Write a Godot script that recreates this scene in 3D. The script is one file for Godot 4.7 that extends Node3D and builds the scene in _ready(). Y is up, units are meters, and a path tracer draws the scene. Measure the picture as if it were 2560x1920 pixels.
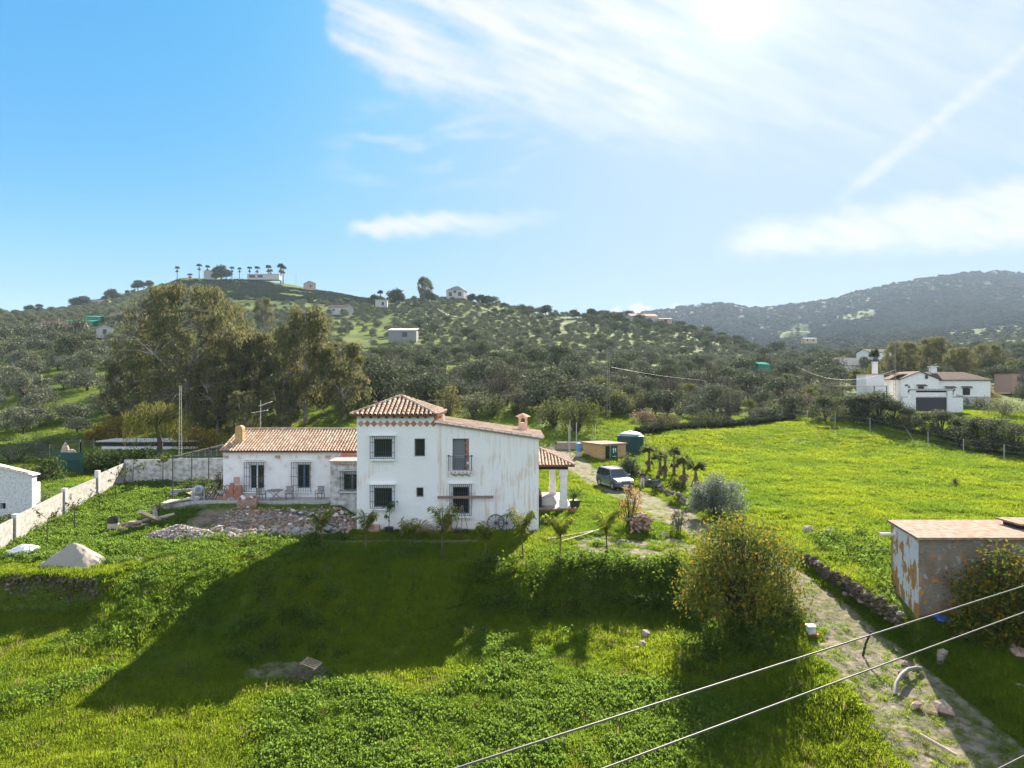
extends Node3D

const F := 1775.0
const CAM_Y := 9.5
const SUN_AZ := 17.8
const SUN_EL := 27.5
var rng := RandomNumberGenerator.new()
var used := {}
var M := {}
var n_low := FastNoiseLite.new()
var n_mid := FastNoiseLite.new()
var n_fine := FastNoiseLite.new()
var n_ridge := FastNoiseLite.new()


# ---------------------------------------------------------------- mesh builder
class MB:
	var v := PackedVector3Array()
	var n := PackedVector3Array()
	var c := PackedColorArray()
	var uv := PackedVector2Array()
	var col := Color(1, 1, 1)

	func tri(a: Vector3, b: Vector3, d: Vector3) -> void:   # counter-clockwise seen from outside
		var m := (b - a).cross(d - a).normalized()
		v.append(a); v.append(d); v.append(b)
		n.append(m); n.append(m); n.append(m)
		c.append(col); c.append(col); c.append(col)

	func tri_n(a: Vector3, b: Vector3, d: Vector3, na: Vector3, nb: Vector3, nd: Vector3) -> void:
		v.append(a); v.append(d); v.append(b)
		n.append(na); n.append(nd); n.append(nb)
		c.append(col); c.append(col); c.append(col)

	func quad(a: Vector3, b: Vector3, d: Vector3, e: Vector3) -> void:
		tri(a, b, d); tri(a, d, e)

	func quad_uv(a: Vector3, b: Vector3, d: Vector3, e: Vector3, ua: Vector2, ub: Vector2, ud: Vector2, ue: Vector2) -> void:
		while uv.size() < v.size():
			uv.append(Vector2.ZERO)
		quad(a, b, d, e)
		uv.append(ua); uv.append(ud); uv.append(ub)
		uv.append(ua); uv.append(ue); uv.append(ud)

	func box(at: Vector3, size: Vector3, b := Basis.IDENTITY) -> void:
		var x := b.x * size.x * 0.5
		var y := b.y * size.y * 0.5
		var z := b.z * size.z * 0.5
		quad(at - x - y + z, at + x - y + z, at + x + y + z, at - x + y + z)
		quad(at + x - y - z, at - x - y - z, at - x + y - z, at + x + y - z)
		quad(at + x - y + z, at + x - y - z, at + x + y - z, at + x + y + z)
		quad(at - x - y - z, at - x - y + z, at - x + y + z, at - x + y - z)
		quad(at - x + y + z, at + x + y + z, at + x + y - z, at - x + y - z)
		quad(at - x - y - z, at + x - y - z, at + x - y + z, at - x - y + z)

	func bx(x0: float, x1: float, y0: float, y1: float, z0: float, z1: float) -> void:
		box(Vector3(x0 + x1, y0 + y1, z0 + z1) * 0.5, Vector3(absf(x1 - x0), absf(y1 - y0), absf(z1 - z0)))

	func bar(a: Vector3, b: Vector3, w: float, h := -1.0) -> void:   # square bar
		var d := b - a
		var l := d.length()
		if l < 1e-5:
			return
		d /= l
		var up := Vector3.UP if absf(d.y) < 0.95 else Vector3.RIGHT
		var s := d.cross(up).normalized()
		up = s.cross(d)
		box((a + b) * 0.5, Vector3(w, w if h < 0.0 else h, l), Basis(s, up, -d))

	func tube(pts: PackedVector3Array, rad: PackedFloat32Array, sides := 6, caps := true) -> void:
		var last: Array = []
		var side := Vector3.ZERO
		for i in pts.size():
			var d := (pts[mini(i + 1, pts.size() - 1)] - pts[maxi(i - 1, 0)]).normalized()
			if side == Vector3.ZERO:
				side = d.cross(Vector3.UP if absf(d.y) < 0.9 else Vector3.RIGHT).normalized()
			side = (side - d * side.dot(d)).normalized()
			var other := d.cross(side)
			var ring: Array = []
			for k in sides:
				var a := TAU * k / sides
				ring.append(side * cos(a) + other * sin(a))
			if i > 0:
				for k in sides:
					var k2 := (k + 1) % sides
					var na: Vector3 = last[k]
					var nb: Vector3 = last[k2]
					var nc: Vector3 = ring[k2]
					var nd: Vector3 = ring[k]
					var a := pts[i - 1] + na * rad[i - 1]
					var b := pts[i - 1] + nb * rad[i - 1]
					var e := pts[i] + nc * rad[i]
					var f := pts[i] + nd * rad[i]
					tri_n(a, b, e, na, nb, nc)
					tri_n(a, e, f, na, nc, nd)
			last = ring
			if caps and (i == 0 or i == pts.size() - 1):
				for k in range(1, sides - 1):
					var p0: Vector3 = pts[i] + ring[0] * rad[i]
					var p1: Vector3 = pts[i] + ring[k] * rad[i]
					var p2: Vector3 = pts[i] + ring[k + 1] * rad[i]
					if i == 0:
						tri(p0, p2, p1)
					else:
						tri(p0, p1, p2)

	func rod(a: Vector3, b: Vector3, r: float, sides := 6, r2 := -1.0) -> void:
		tube(PackedVector3Array([a, b]), PackedFloat32Array([r, r if r2 < 0.0 else r2]), sides)

	func lathe(at: Vector3, prof: Array, sides := 16, axis := Vector3.UP) -> void:   # prof: [radius, height] from bottom to top
		var s := axis.cross(Vector3.RIGHT if absf(axis.x) < 0.9 else Vector3.FORWARD).normalized()
		var o := axis.cross(s)
		for i in prof.size() - 1:
			for k in sides:
				var a0 := TAU * k / sides
				var a1 := TAU * (k + 1) / sides
				var d0 := s * cos(a0) + o * sin(a0)
				var d1 := s * cos(a1) + o * sin(a1)
				var r0: float = prof[i][0]
				var r1: float = prof[i + 1][0]
				var h0: float = prof[i][1]
				var h1: float = prof[i + 1][1]
				var sl := Vector2(h1 - h0, r0 - r1).normalized()
				var n0 := (d0 * sl.x + axis * sl.y).normalized()
				var n1 := (d1 * sl.x + axis * sl.y).normalized()
				var p00 := at + d0 * r0 + axis * h0
				var p01 := at + d1 * r0 + axis * h0
				var p10 := at + d0 * r1 + axis * h1
				var p11 := at + d1 * r1 + axis * h1
				if r0 > 1e-4:
					tri_n(p00, p01, p11, n0, n1, n1)
				if r1 > 1e-4:
					tri_n(p00, p11, p10, n0, n1, n0)

	func leaf(at: Vector3, dir: Vector3, nor: Vector3, l: float, w: float) -> void:   # a pointed leaf of two triangles
		var s := dir.cross(nor).normalized() * w * 0.5
		var m := at + dir * l * 0.45
		var t := at + dir * l
		var fn := s.cross(dir).normalized()
		v.append(at); v.append(t); v.append(m + s)
		v.append(at); v.append(m - s); v.append(t)
		for i in 6:
			n.append(fn); c.append(col)

	func blade(at: Vector3, tip: Vector3, w: float, side: Vector3) -> void:
		tri(at - side * w * 0.5, at + side * w * 0.5, tip)

	func rock(at: Vector3, size: Vector3, r: RandomNumberGenerator, b := Basis.IDENTITY) -> void:   # an uneven faceted lump
		var g := 1.618
		var raw := [Vector3(-1, g, 0), Vector3(1, g, 0), Vector3(-1, -g, 0), Vector3(1, -g, 0), Vector3(0, -1, g), Vector3(0, 1, g), Vector3(0, -1, -g), Vector3(0, 1, -g), Vector3(g, 0, -1), Vector3(g, 0, 1), Vector3(-g, 0, -1), Vector3(-g, 0, 1)]
		var p: Array = []
		for q in raw:
			var e: Vector3 = (q as Vector3).normalized() * r.randf_range(0.72, 1.12)
			p.append(at + b * (e * size * 0.5))
		var f := [0, 11, 5, 0, 5, 1, 0, 1, 7, 0, 7, 10, 0, 10, 11, 1, 5, 9, 5, 11, 4, 11, 10, 2, 10, 7, 6, 7, 1, 8, 3, 9, 4, 3, 4, 2, 3, 2, 6, 3, 6, 8, 3, 8, 9, 4, 9, 5, 2, 4, 11, 6, 2, 10, 8, 6, 7, 9, 8, 1]
		for i in range(0, 60, 3):
			tri(p[f[i]], p[f[i + 1]], p[f[i + 2]])

	func mesh(with_color := true) -> ArrayMesh:
		var m := ArrayMesh.new()
		add_to(m, with_color)
		return m

	func add_to(m: ArrayMesh, with_color := true) -> void:
		if v.is_empty():
			return
		var a := []
		a.resize(Mesh.ARRAY_MAX)
		a[Mesh.ARRAY_VERTEX] = v
		a[Mesh.ARRAY_NORMAL] = n
		if with_color:
			a[Mesh.ARRAY_COLOR] = c
		if uv.size():
			while uv.size() < v.size():
				uv.append(Vector2.ZERO)
			a[Mesh.ARRAY_TEX_UV] = uv
		m.add_surface_from_arrays(Mesh.PRIMITIVE_TRIANGLES, a)


# ---------------------------------------------------------------- naming and tagging
func numbered(called: String) -> String:
	var k: int = used.get(called, 0)
	used[called] = k + 1
	return called if k == 0 else "%s_%03d" % [called, k]


func child_name(parent: Node, called: String) -> String:
	var key := "%d/%s" % [parent.get_instance_id(), called]
	var k: int = used.get(key, 0)
	used[key] = k + 1
	return called if k == 0 else "%s_%03d" % [called, k]


func tag(o: Node, label: String, category: String, group := "", kind := "") -> void:
	if label: o.set_meta("label", label)
	if category: o.set_meta("category", category)
	if group: o.set_meta("group", group)
	if kind: o.set_meta("kind", kind)


func thing(called: String, label: String, category: String, at := Vector3.ZERO, turn := 0.0, group := "") -> Node3D:
	var o := Node3D.new()
	o.name = numbered(called)
	o.position = at
	o.rotation.y = turn
	add_child(o, true)
	tag(o, label, category, group)
	return o


func part(called: String, mesh: Mesh, mat: Material, parent: Node, at := Vector3.ZERO, basis := Basis.IDENTITY) -> MeshInstance3D:
	var o := MeshInstance3D.new()
	o.mesh = mesh
	if mat:
		o.material_override = mat
	o.name = child_name(parent, called) if parent != self else numbered(called)
	o.transform = Transform3D(basis, at)
	parent.add_child(o, true)
	return o


func solo(called: String, mesh: Mesh, mat: Material, label: String, category: String, at := Vector3.ZERO, turn := 0.0, group := "") -> MeshInstance3D:
	var o := part(called, mesh, mat, self, at, Basis(Vector3.UP, turn))
	tag(o, label, category, group)
	return o


func structure(called: String, mesh: Mesh, mat: Material, label := "", category := "") -> MeshInstance3D:
	var o := part(called, mesh, mat, self)
	tag(o, label, category, "", "structure")
	return o


func copy_of(o: Node3D, label: String, at: Vector3, turn := 0.0, s := Vector3.ONE) -> Node3D:
	var c: Node3D = o.duplicate()
	c.name = numbered(String(o.name).rstrip("0123456789_"))
	add_child(c, true)
	c.transform = Transform3D(Basis(Vector3.UP, turn).scaled_local(s), at)
	c.set_meta("label", label)
	return c


func P(px: float, py: float, d: float) -> Vector3:   # a surveyed place: d metres ahead of the survey point
	return Vector3((px - 1280.0) * d / F, CAM_Y - (py - 960.0) * d / F, -d)


func G(px: float, d: float, up := 0.0) -> Vector3:   # the same, standing on the ground
	var x := (px - 1280.0) * d / F
	return Vector3(x, H(x, -d) + up, -d)


func std(c: Color, rough := 0.85, spec := 0.3, metal := 0.0) -> StandardMaterial3D:   # c: linear base colour
	var m := StandardMaterial3D.new()
	m.albedo_color = c.linear_to_srgb()
	m.roughness = rough
	m.metallic_specular = spec
	m.metallic = metal
	return m


func vmat(rough := 0.85, spec := 0.25, back := 0.0) -> StandardMaterial3D:   # base colour from the mesh
	var m := StandardMaterial3D.new()
	m.vertex_color_use_as_albedo = true
	m.roughness = rough
	m.metallic_specular = spec
	if back > 0.0:
		m.backlight_enabled = true
		m.backlight = Color(back, back, back)
	return m


func noise_tex(freq: float, ramp: Array, size := 512, oct := 4, type := FastNoiseLite.TYPE_SIMPLEX_SMOOTH, sd := 3) -> NoiseTexture2D:
	var t := NoiseTexture2D.new()
	t.width = size; t.height = size; t.seamless = true
	var f := FastNoiseLite.new()
	f.seed = sd; f.frequency = freq; f.fractal_octaves = oct; f.noise_type = type
	t.noise = f
	var g := Gradient.new()
	var off := PackedFloat32Array()
	var cols := PackedColorArray()
	for r in ramp:
		off.append(r[0]); cols.append((r[1] as Color).linear_to_srgb())
	g.offsets = off; g.colors = cols
	t.color_ramp = g
	return t


func bump_tex(freq: float, strength: float, size := 512, sd := 9) -> NoiseTexture2D:
	var t := NoiseTexture2D.new()
	t.width = size; t.height = size; t.seamless = true; t.as_normal_map = true; t.bump_strength = strength
	var f := FastNoiseLite.new()
	f.seed = sd; f.frequency = freq; f.fractal_octaves = 4
	t.noise = f
	return t


func rough_surface(ramp: Array, freq: float, scale: float, rough := 0.9, bump := 4.0, sd := 3) -> StandardMaterial3D:
	var m := StandardMaterial3D.new()
	m.albedo_texture = noise_tex(freq, ramp, 512, 5, FastNoiseLite.TYPE_SIMPLEX_SMOOTH, sd)
	m.roughness = rough
	m.metallic_specular = 0.25
	m.uv1_triplanar = true
	m.uv1_world_triplanar = true
	m.uv1_scale = Vector3.ONE * scale
	if bump > 0.0:
		m.normal_enabled = true
		m.normal_texture = bump_tex(freq * 3.0, bump)
		m.normal_scale = 0.7
	return m


func jitter(c: Color, a: float) -> Color:
	var k := 1.0 + rng.randf_range(-a, a)
	return Color(c.r * k * (1.0 + rng.randf_range(-a, a) * 0.3), c.g * k, c.b * k * (1.0 + rng.randf_range(-a, a) * 0.3))


func rdir() -> Vector3:
	var z := rng.randf_range(-1.0, 1.0)
	var a := rng.randf() * TAU
	var s := sqrt(1.0 - z * z)
	return Vector3(s * cos(a), z, s * sin(a))


func ss(a: float, b: float, x: float) -> float:
	var t := clampf((x - a) / (b - a), 0.0, 1.0)
	return t * t * (3.0 - 2.0 * t)


func pw(xs: PackedFloat32Array, ys: PackedFloat32Array, x: float) -> float:
	var k := xs.size() - 1
	if x <= xs[0]: return ys[0]
	if x >= xs[k]: return ys[k]
	for i in range(1, k + 1):
		if x < xs[i]:
			return lerpf(ys[i - 1], ys[i], (x - xs[i - 1]) / (xs[i] - xs[i - 1]))
	return ys[k]


# ---------------------------------------------------------------- the lie of the land
var far_d := PackedFloat32Array([110, 150, 210, 280, 380, 520, 730, 1000, 1600, 2500, 4000])
var far_px := PackedFloat32Array([-600, 0, 150, 300, 450, 600, 720, 820, 900, 1000, 1140, 1250, 1400, 1550, 1650, 1800, 1900, 2050, 2200, 2350, 2500, 2700, 3200])
var far_rows := [
	PackedFloat32Array([1108, 985, 900, 850, 800, 790, 800, 820, 850, 870, 880]),
	PackedFloat32Array([1108, 985, 885, 835, 792, 790, 795, 815, 850, 870, 880]),
	PackedFloat32Array([1108, 985, 885, 838, 800, 785, 772, 800, 850, 870, 880]),
	PackedFloat32Array([1106, 985, 890, 840, 800, 772, 735, 780, 850, 870, 880]),
	PackedFloat32Array([1100, 990, 900, 845, 800, 765, 696, 760, 850, 870, 880]),
	PackedFloat32Array([1085, 990, 905, 850, 805, 765, 696, 760, 850, 870, 880]),
	PackedFloat32Array([1065, 990, 915, 855, 805, 765, 710, 765, 850, 870, 880]),
	PackedFloat32Array([1035, 985, 920, 860, 810, 768, 728, 770, 850, 870, 880]),
	PackedFloat32Array([1030, 985, 920, 865, 815, 770, 743, 775, 850, 870, 880]),
	PackedFloat32Array([1030, 985, 920, 868, 812, 757, 757, 795, 850, 870, 880]),
	PackedFloat32Array([1030, 980, 915, 865, 808, 748, 775, 810, 860, 870, 880]),
	PackedFloat32Array([1035, 980, 915, 868, 815, 767, 790, 830, 860, 870, 880]),
	PackedFloat32Array([1045, 985, 925, 880, 830, 790, 815, 845, 860, 865, 870]),
	PackedFloat32Array([1060, 1000, 935, 890, 842, 797, 815, 845, 830, 790, 860]),
	PackedFloat32Array([1065, 1005, 940, 900, 858, 812, 840, 860, 835, 776, 860]),
	PackedFloat32Array([1070, 1010, 950, 915, 885, 846, 880, 880, 845, 757, 850]),
	PackedFloat32Array([1070, 1010, 960, 930, 905, 882, 890, 878, 850, 770, 850]),
	PackedFloat32Array([1060, 1005, 955, 930, 915, 900, 888, 872, 832, 751, 840]),
	PackedFloat32Array([1050, 1000, 952, 930, 915, 900, 885, 865, 812, 716, 820]),
	PackedFloat32Array([1050, 1000, 950, 925, 910, 895, 880, 855, 800, 688, 800]),
	PackedFloat32Array([1050, 1000, 950, 920, 900, 885, 865, 840, 790, 678, 790]),
	PackedFloat32Array([1050, 1000, 950, 920, 900, 885, 865, 840, 795, 700, 790]),
	PackedFloat32Array([1050, 1000, 950, 920, 900, 885, 870, 850, 820, 760, 800]),
]
var up_d := PackedFloat32Array([30, 38, 46, 58, 66, 76, 84, 100, 118])
var up_y := PackedFloat32Array([-0.5, -0.4, 0.0, -0.1, -0.15, 0.4, 0.9, 1.5, 2.2])
var wing_d := PackedFloat32Array([38, 46, 49, 50.6, 60, 70, 90, 118])
var wing_y := PackedFloat32Array([-0.4, 0.0, 0.42, 0.8, 0.8, 0.9, 1.8, 3.2])
var gard_d := PackedFloat32Array([36, 44, 51, 58, 64, 70, 90, 118])
var gard_y := PackedFloat32Array([-0.5, -0.2, 0.1, 0.4, 0.5, 0.2, -0.1, 0.6])
var fld_d := PackedFloat32Array([20, 26, 29.5, 45, 79, 93, 114, 120])
var fld_y := PackedFloat32Array([-2.3, -1.5, -0.2, 0.1, 0.8, 1.05, 2.0, 2.2])
var wl_d := PackedFloat32Array([20, 30, 39, 47, 53, 65, 78, 90])
var wl_x := PackedFloat32Array([17.2, 16.7, 16.2, 14.6, 13.9, 13.2, 12.3, 11.6])
var trk_d := PackedFloat32Array([10, 22, 28, 32, 37, 42, 47, 57, 62, 70, 78, 90])
var trk_x := PackedFloat32Array([15.2, 14.9, 14.8, 14.8, 14.9, 13.8, 12.3, 11.0, 10.2, 8.4, 7.2, 5.5])


func h_far(x: float, d: float) -> float:
	var px := clampf(1280.0 + F * x / d, -599.0, 3199.0)
	var i := 0
	while far_px[i + 1] < px:
		i += 1
	var t := (px - far_px[i]) / (far_px[i + 1] - far_px[i])
	var k := 0
	var dd := clampf(d, 110.0, 3999.0)
	while far_d[k + 1] < dd:
		k += 1
	var s := log(dd / far_d[k]) / log(far_d[k + 1] / far_d[k])
	var a: PackedFloat32Array = far_rows[i]
	var b: PackedFloat32Array = far_rows[i + 1]
	var py := lerpf(lerpf(a[k], a[k + 1], s), lerpf(b[k], b[k + 1], s), t)
	var y := CAM_Y - (py - 960.0) * minf(d, 4200.0) / F
	var amp := minf((d - 110.0) * 0.006, 2.2) + ss(900.0, 1500.0, d) * 9.0
	y += n_low.get_noise_2d(x, d) * amp
	if d > 1000.0:
		y -= absf(n_ridge.get_noise_2d(x, d)) * 45.0 * ss(1000.0, 1600.0, d) * (1.0 - 0.75 * ss(2000.0, 2450.0, d))
	return y


func h_near(x: float, d: float) -> float:
	var lo := -2.4 - (35.0 - clampf(d, 4.0, 45.0)) * 0.055
	var up := lerpf(pw(gard_d, gard_y, d), pw(wing_d, wing_y, d), ss(-27.0, -22.5, x))
	up = lerpf(up, pw(up_d, up_y, d), ss(-12.6, -10.6, x))
	var dc: float
	var dt: float
	if x < -13.0:
		var k := ss(-21.6, -20.0, x)
		dc = lerpf(36.9, 40.0, k); dt = lerpf(36.3, 31.0, k)
	else:
		var k2 := ss(-4.0, -0.5, x)
		dc = lerpf(40.5, 39.0, k2); dt = lerpf(31.5, 35.2, k2)
	var wob := n_mid.get_noise_2d(x * 2.2, 7.0) * 1.5
	if x < -21.6: wob = 0.0
	var y := lerpf(lo, up, ss(dt + wob, dc + wob, d))
	if d < 46.0:
		var tr := -0.6 - (37.0 - maxf(d, 6.0)) * 0.105 if d < 37.0 else lerpf(-0.6, up, ss(37.0, 46.0, d))
		y = lerpf(y, tr, ss(8.6, 12.6, x))
	var xw := pw(wl_d, wl_x, d)
	var f := pw(fld_d, fld_y, d)
	if d < 31.0: f -= ss(17.5, 24.0, x) * 0.9 * (1.0 - ss(29.0, 31.0, d))
	y = lerpf(y, f, ss(xw - 0.25, xw + 0.35, x))
	return y


func path_mask(x: float, d: float) -> float:   # 1 on bare earth
	if d < 9.0 or d > 92.0:
		return 0.0
	var tx := pw(trk_d, trk_x, d)
	var w := 1.5 + 0.5 * n_mid.get_noise_2d(x * 1.5, d * 1.5) + (0.9 if d < 30.0 else 0.0)
	var m := 1.0 - ss(w - 0.5, w + 0.9, absf(x - tx))
	m *= 1.0 - ss(-0.9, -0.3, x - pw(wl_d, wl_x, d)) if d < 80.0 else 1.0
	m *= 0.75 + 0.5 * n_mid.get_noise_2d(x * 5.0, d * 5.0)
	# the worn yard right of the house and the foot of the wall
	var yard := ss(3.2, 4.2, x) * (1.0 - ss(9.5, 12.5, x)) * ss(39.4, 40.6, d) * (1.0 - ss(43.2, 45.5, d)) * (0.55 + 1.3 * n_mid.get_noise_2d(x * 3.0 + 40.0, d * 4.0))
	yard = maxf(yard, (1.0 - ss(0.2, 0.8, absf(d - 43.4))) * ss(-16.0, -13.0, x) * (1.0 - ss(-3.0, 0.0, x)) * 0.45)
	var rub := ss(-22.5, -21.0, x) * (1.0 - ss(-11.0, -10.4, x)) * ss(44.5, 45.6, d) * (1.0 - ss(49.6, 50.4, d)) * (1.0 + 0.7 * n_mid.get_noise_2d(x * 3.0, d * 3.0 + 20.0))
	var west := ss(-26.0, -24.5, x) * (1.0 - ss(-22.2, -21.8, x)) * ss(50.0, 51.0, d) * (1.0 - ss(55.0, 57.0, d))
	var bare := (1.0 - ss(0.6, 1.6, Vector2((x + 9.6) * 0.6, d - 30.2).length())) * 0.6
	return clampf(maxf(maxf(m, yard), maxf(maxf(rub, west), bare)), 0.0, 1.0)


func H(x: float, z: float) -> float:
	var d := -z
	var y := 0.0
	if d > 85.0:
		var k := ss(86.0, 118.0, d)
		y = h_far(x, d)
		if k < 1.0:
			y = lerpf(h_near(x, d), y, k)
	else:
		y = h_near(x, d)
	if d < 150.0:
		var a := 1.0 - 0.75 * (path_mask(x, d))
		if d > 40.6 and d < 60.0 and x > -23.0 and x < 5.5: a *= 0.35
		y += (n_mid.get_noise_2d(x, d) * 0.17 + n_fine.get_noise_2d(x, d) * 0.13) * a * (1.0 - ss(100.0, 150.0, d))
	return y


func in_house(x: float, d: float) -> bool:
	return (x > -10.6 and x < 1.9 and d > 45.9 and d < 53.2) or (x > -22.2 and x < -10.4 and d > 50.9 and d < 61.5) or (x > 16.9 and x < 26.5 and d > 29.5 and d < 33.4)


func build_land() -> void:
	var az := PackedFloat32Array()
	var a := -180.0
	while a < 180.01:
		az.append(deg_to_rad(a))
		a += 0.215 if absf(a) < 41.0 else (1.0 if absf(a) < 60.0 else 6.0)
	az[az.size() - 1] = PI
	var rr := PackedFloat32Array()
	var r := 3.0
	while r < 4600.0:
		rr.append(r)
		r *= 1.25 if r < 16.0 else (1.0078 if r < 125.0 else 1.017)
	var cols := az.size()
	var rows := rr.size()
	var pos := PackedVector3Array()
	var col := PackedColorArray()
	var msk := PackedFloat32Array()
	pos.resize(cols * rows); col.resize(cols * rows); msk.resize(cols * rows)
	for j in rows:
		for i in cols:
			var x := rr[j] * sin(az[i])
			var z := -rr[j] * cos(az[i])
			var k := j * cols + i
			pos[k] = Vector3(x, H(x, z), z)
			var pm := path_mask(x, -z) if rr[j] < 125.0 else 0.0
			msk[k] = pm
			col[k] = ground_color(x, -z, pm)
	var nor := PackedVector3Array()
	nor.resize(cols * rows)
	for j in rows:
		for i in cols:
			var e := pos[j * cols + mini(i + 1, cols - 1)] - pos[j * cols + maxi(i - 1, 0)]
			var f := pos[mini(j + 1, rows - 1) * cols + i] - pos[maxi(j - 1, 0) * cols + i]
			nor[j * cols + i] = e.cross(f).normalized()
	var sheets := {"ground": PackedInt32Array(), "dirt_track": PackedInt32Array(), "hillside": PackedInt32Array(), "mountain": PackedInt32Array()}
	var g := PackedInt32Array(); var t := PackedInt32Array(); var h := PackedInt32Array(); var mo := PackedInt32Array()
	for j in rows - 1:
		for i in cols - 1:
			var p := j * cols + i
			var q := p + cols
			var six := PackedInt32Array([p, q, p + 1, p + 1, q, q + 1])
			if rr[j] > 1150.0: mo.append_array(six)
			elif rr[j] > 118.0: h.append_array(six)
			elif (msk[p] + msk[q] + msk[p + 1] + msk[q + 1]) > 2.0 and pos[p].x > 2.0: t.append_array(six)
			else: g.append_array(six)
	sheets = {"ground": g, "dirt_track": t, "hillside": h, "mountain": mo}
	var labels := {"ground": "rough green meadow and yard around the farmhouse", "dirt_track": "pale dirt track running past the house towards the lower right", "hillside": "green hillside with olive groves behind the house", "mountain": "hazy scrub covered mountain on the right horizon"}
	for key in sheets:
		var arr := []
		arr.resize(Mesh.ARRAY_MAX)
		var remap := {}
		var pv := PackedVector3Array(); var pn := PackedVector3Array(); var pc := PackedColorArray(); var ix := PackedInt32Array()
		for k in sheets[key]:
			if not remap.has(k):
				remap[k] = pv.size()
				pv.append(pos[k]); pn.append(nor[k]); pc.append(col[k])
			ix.append(remap[k])
		arr[Mesh.ARRAY_VERTEX] = pv; arr[Mesh.ARRAY_NORMAL] = pn; arr[Mesh.ARRAY_COLOR] = pc; arr[Mesh.ARRAY_INDEX] = ix
		var m := ArrayMesh.new()
		m.add_surface_from_arrays(Mesh.PRIMITIVE_TRIANGLES, arr)
		structure(key, m, M.land if key != "mountain" else M.land_far, labels[key], "ground" if key == "ground" else key.replace("_", " "))


func ground_color(x: float, d: float, pm: float) -> Color:
	var nz := n_mid.get_noise_2d(x * 0.6 + 100.0, d * 0.6)
	var c := Color(0.058, 0.10, 0.016).lerp(Color(0.105, 0.15, 0.024), clampf(0.5 + nz, 0.0, 1.0))
	if d > 60.0 and d < 140.0:
		c = c.lerp(Color(0.12, 0.17, 0.018), 0.6)
	if d > 100.0 or absf(x) > d * 1.2 + 30.0:
		var q := n_low.get_noise_2d(x * 1.6, d * 1.6)
		var meadow := Color(0.12, 0.165, 0.016).lerp(Color(0.06, 0.09, 0.016), clampf(0.4 + 1.6 * q, 0.0, 1.0))
		if d > 1000.0:
			var q2 := n_ridge.get_noise_2d(x * 1.3 + 500.0, d * 1.3)
			var hp := Vector2(1280.0 + F * x / d, d)
			var clear := 0.0
			for e in [[2480.0, 1150.0, 130.0, 170.0], [1985.0, 1750.0, 45.0, 160.0], [2150.0, 1900.0, 50.0, 120.0], [1905.0, 1250.0, 40.0, 120.0], [2330.0, 1050.0, 60.0, 60.0]]:
				clear = maxf(clear, ss(1.2, 0.7, Vector2((hp.x - e[0]) / e[2], (hp.y - e[1]) / e[3]).length() + 0.5 * q2))
			meadow = Color(0.045, 0.055, 0.034).lerp(Color(0.05, 0.062, 0.034), ss(0.1, 0.5, q2 + 0.6 * q))
			meadow = meadow.lerp(Color(0.10, 0.135, 0.035), clear)
		c = c.lerp(meadow, ss(100.0, 140.0, d))
	if pm > 0.0:
		var soil := Color(0.27, 0.225, 0.17) if x > 2.0 else Color(0.25, 0.185, 0.145)
		soil = soil * (0.85 + 0.4 * n_fine.get_noise_2d(x * 1.3, d * 1.3))
		c = c.lerp(soil, pm)
	c.a = 1.0
	return c


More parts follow.
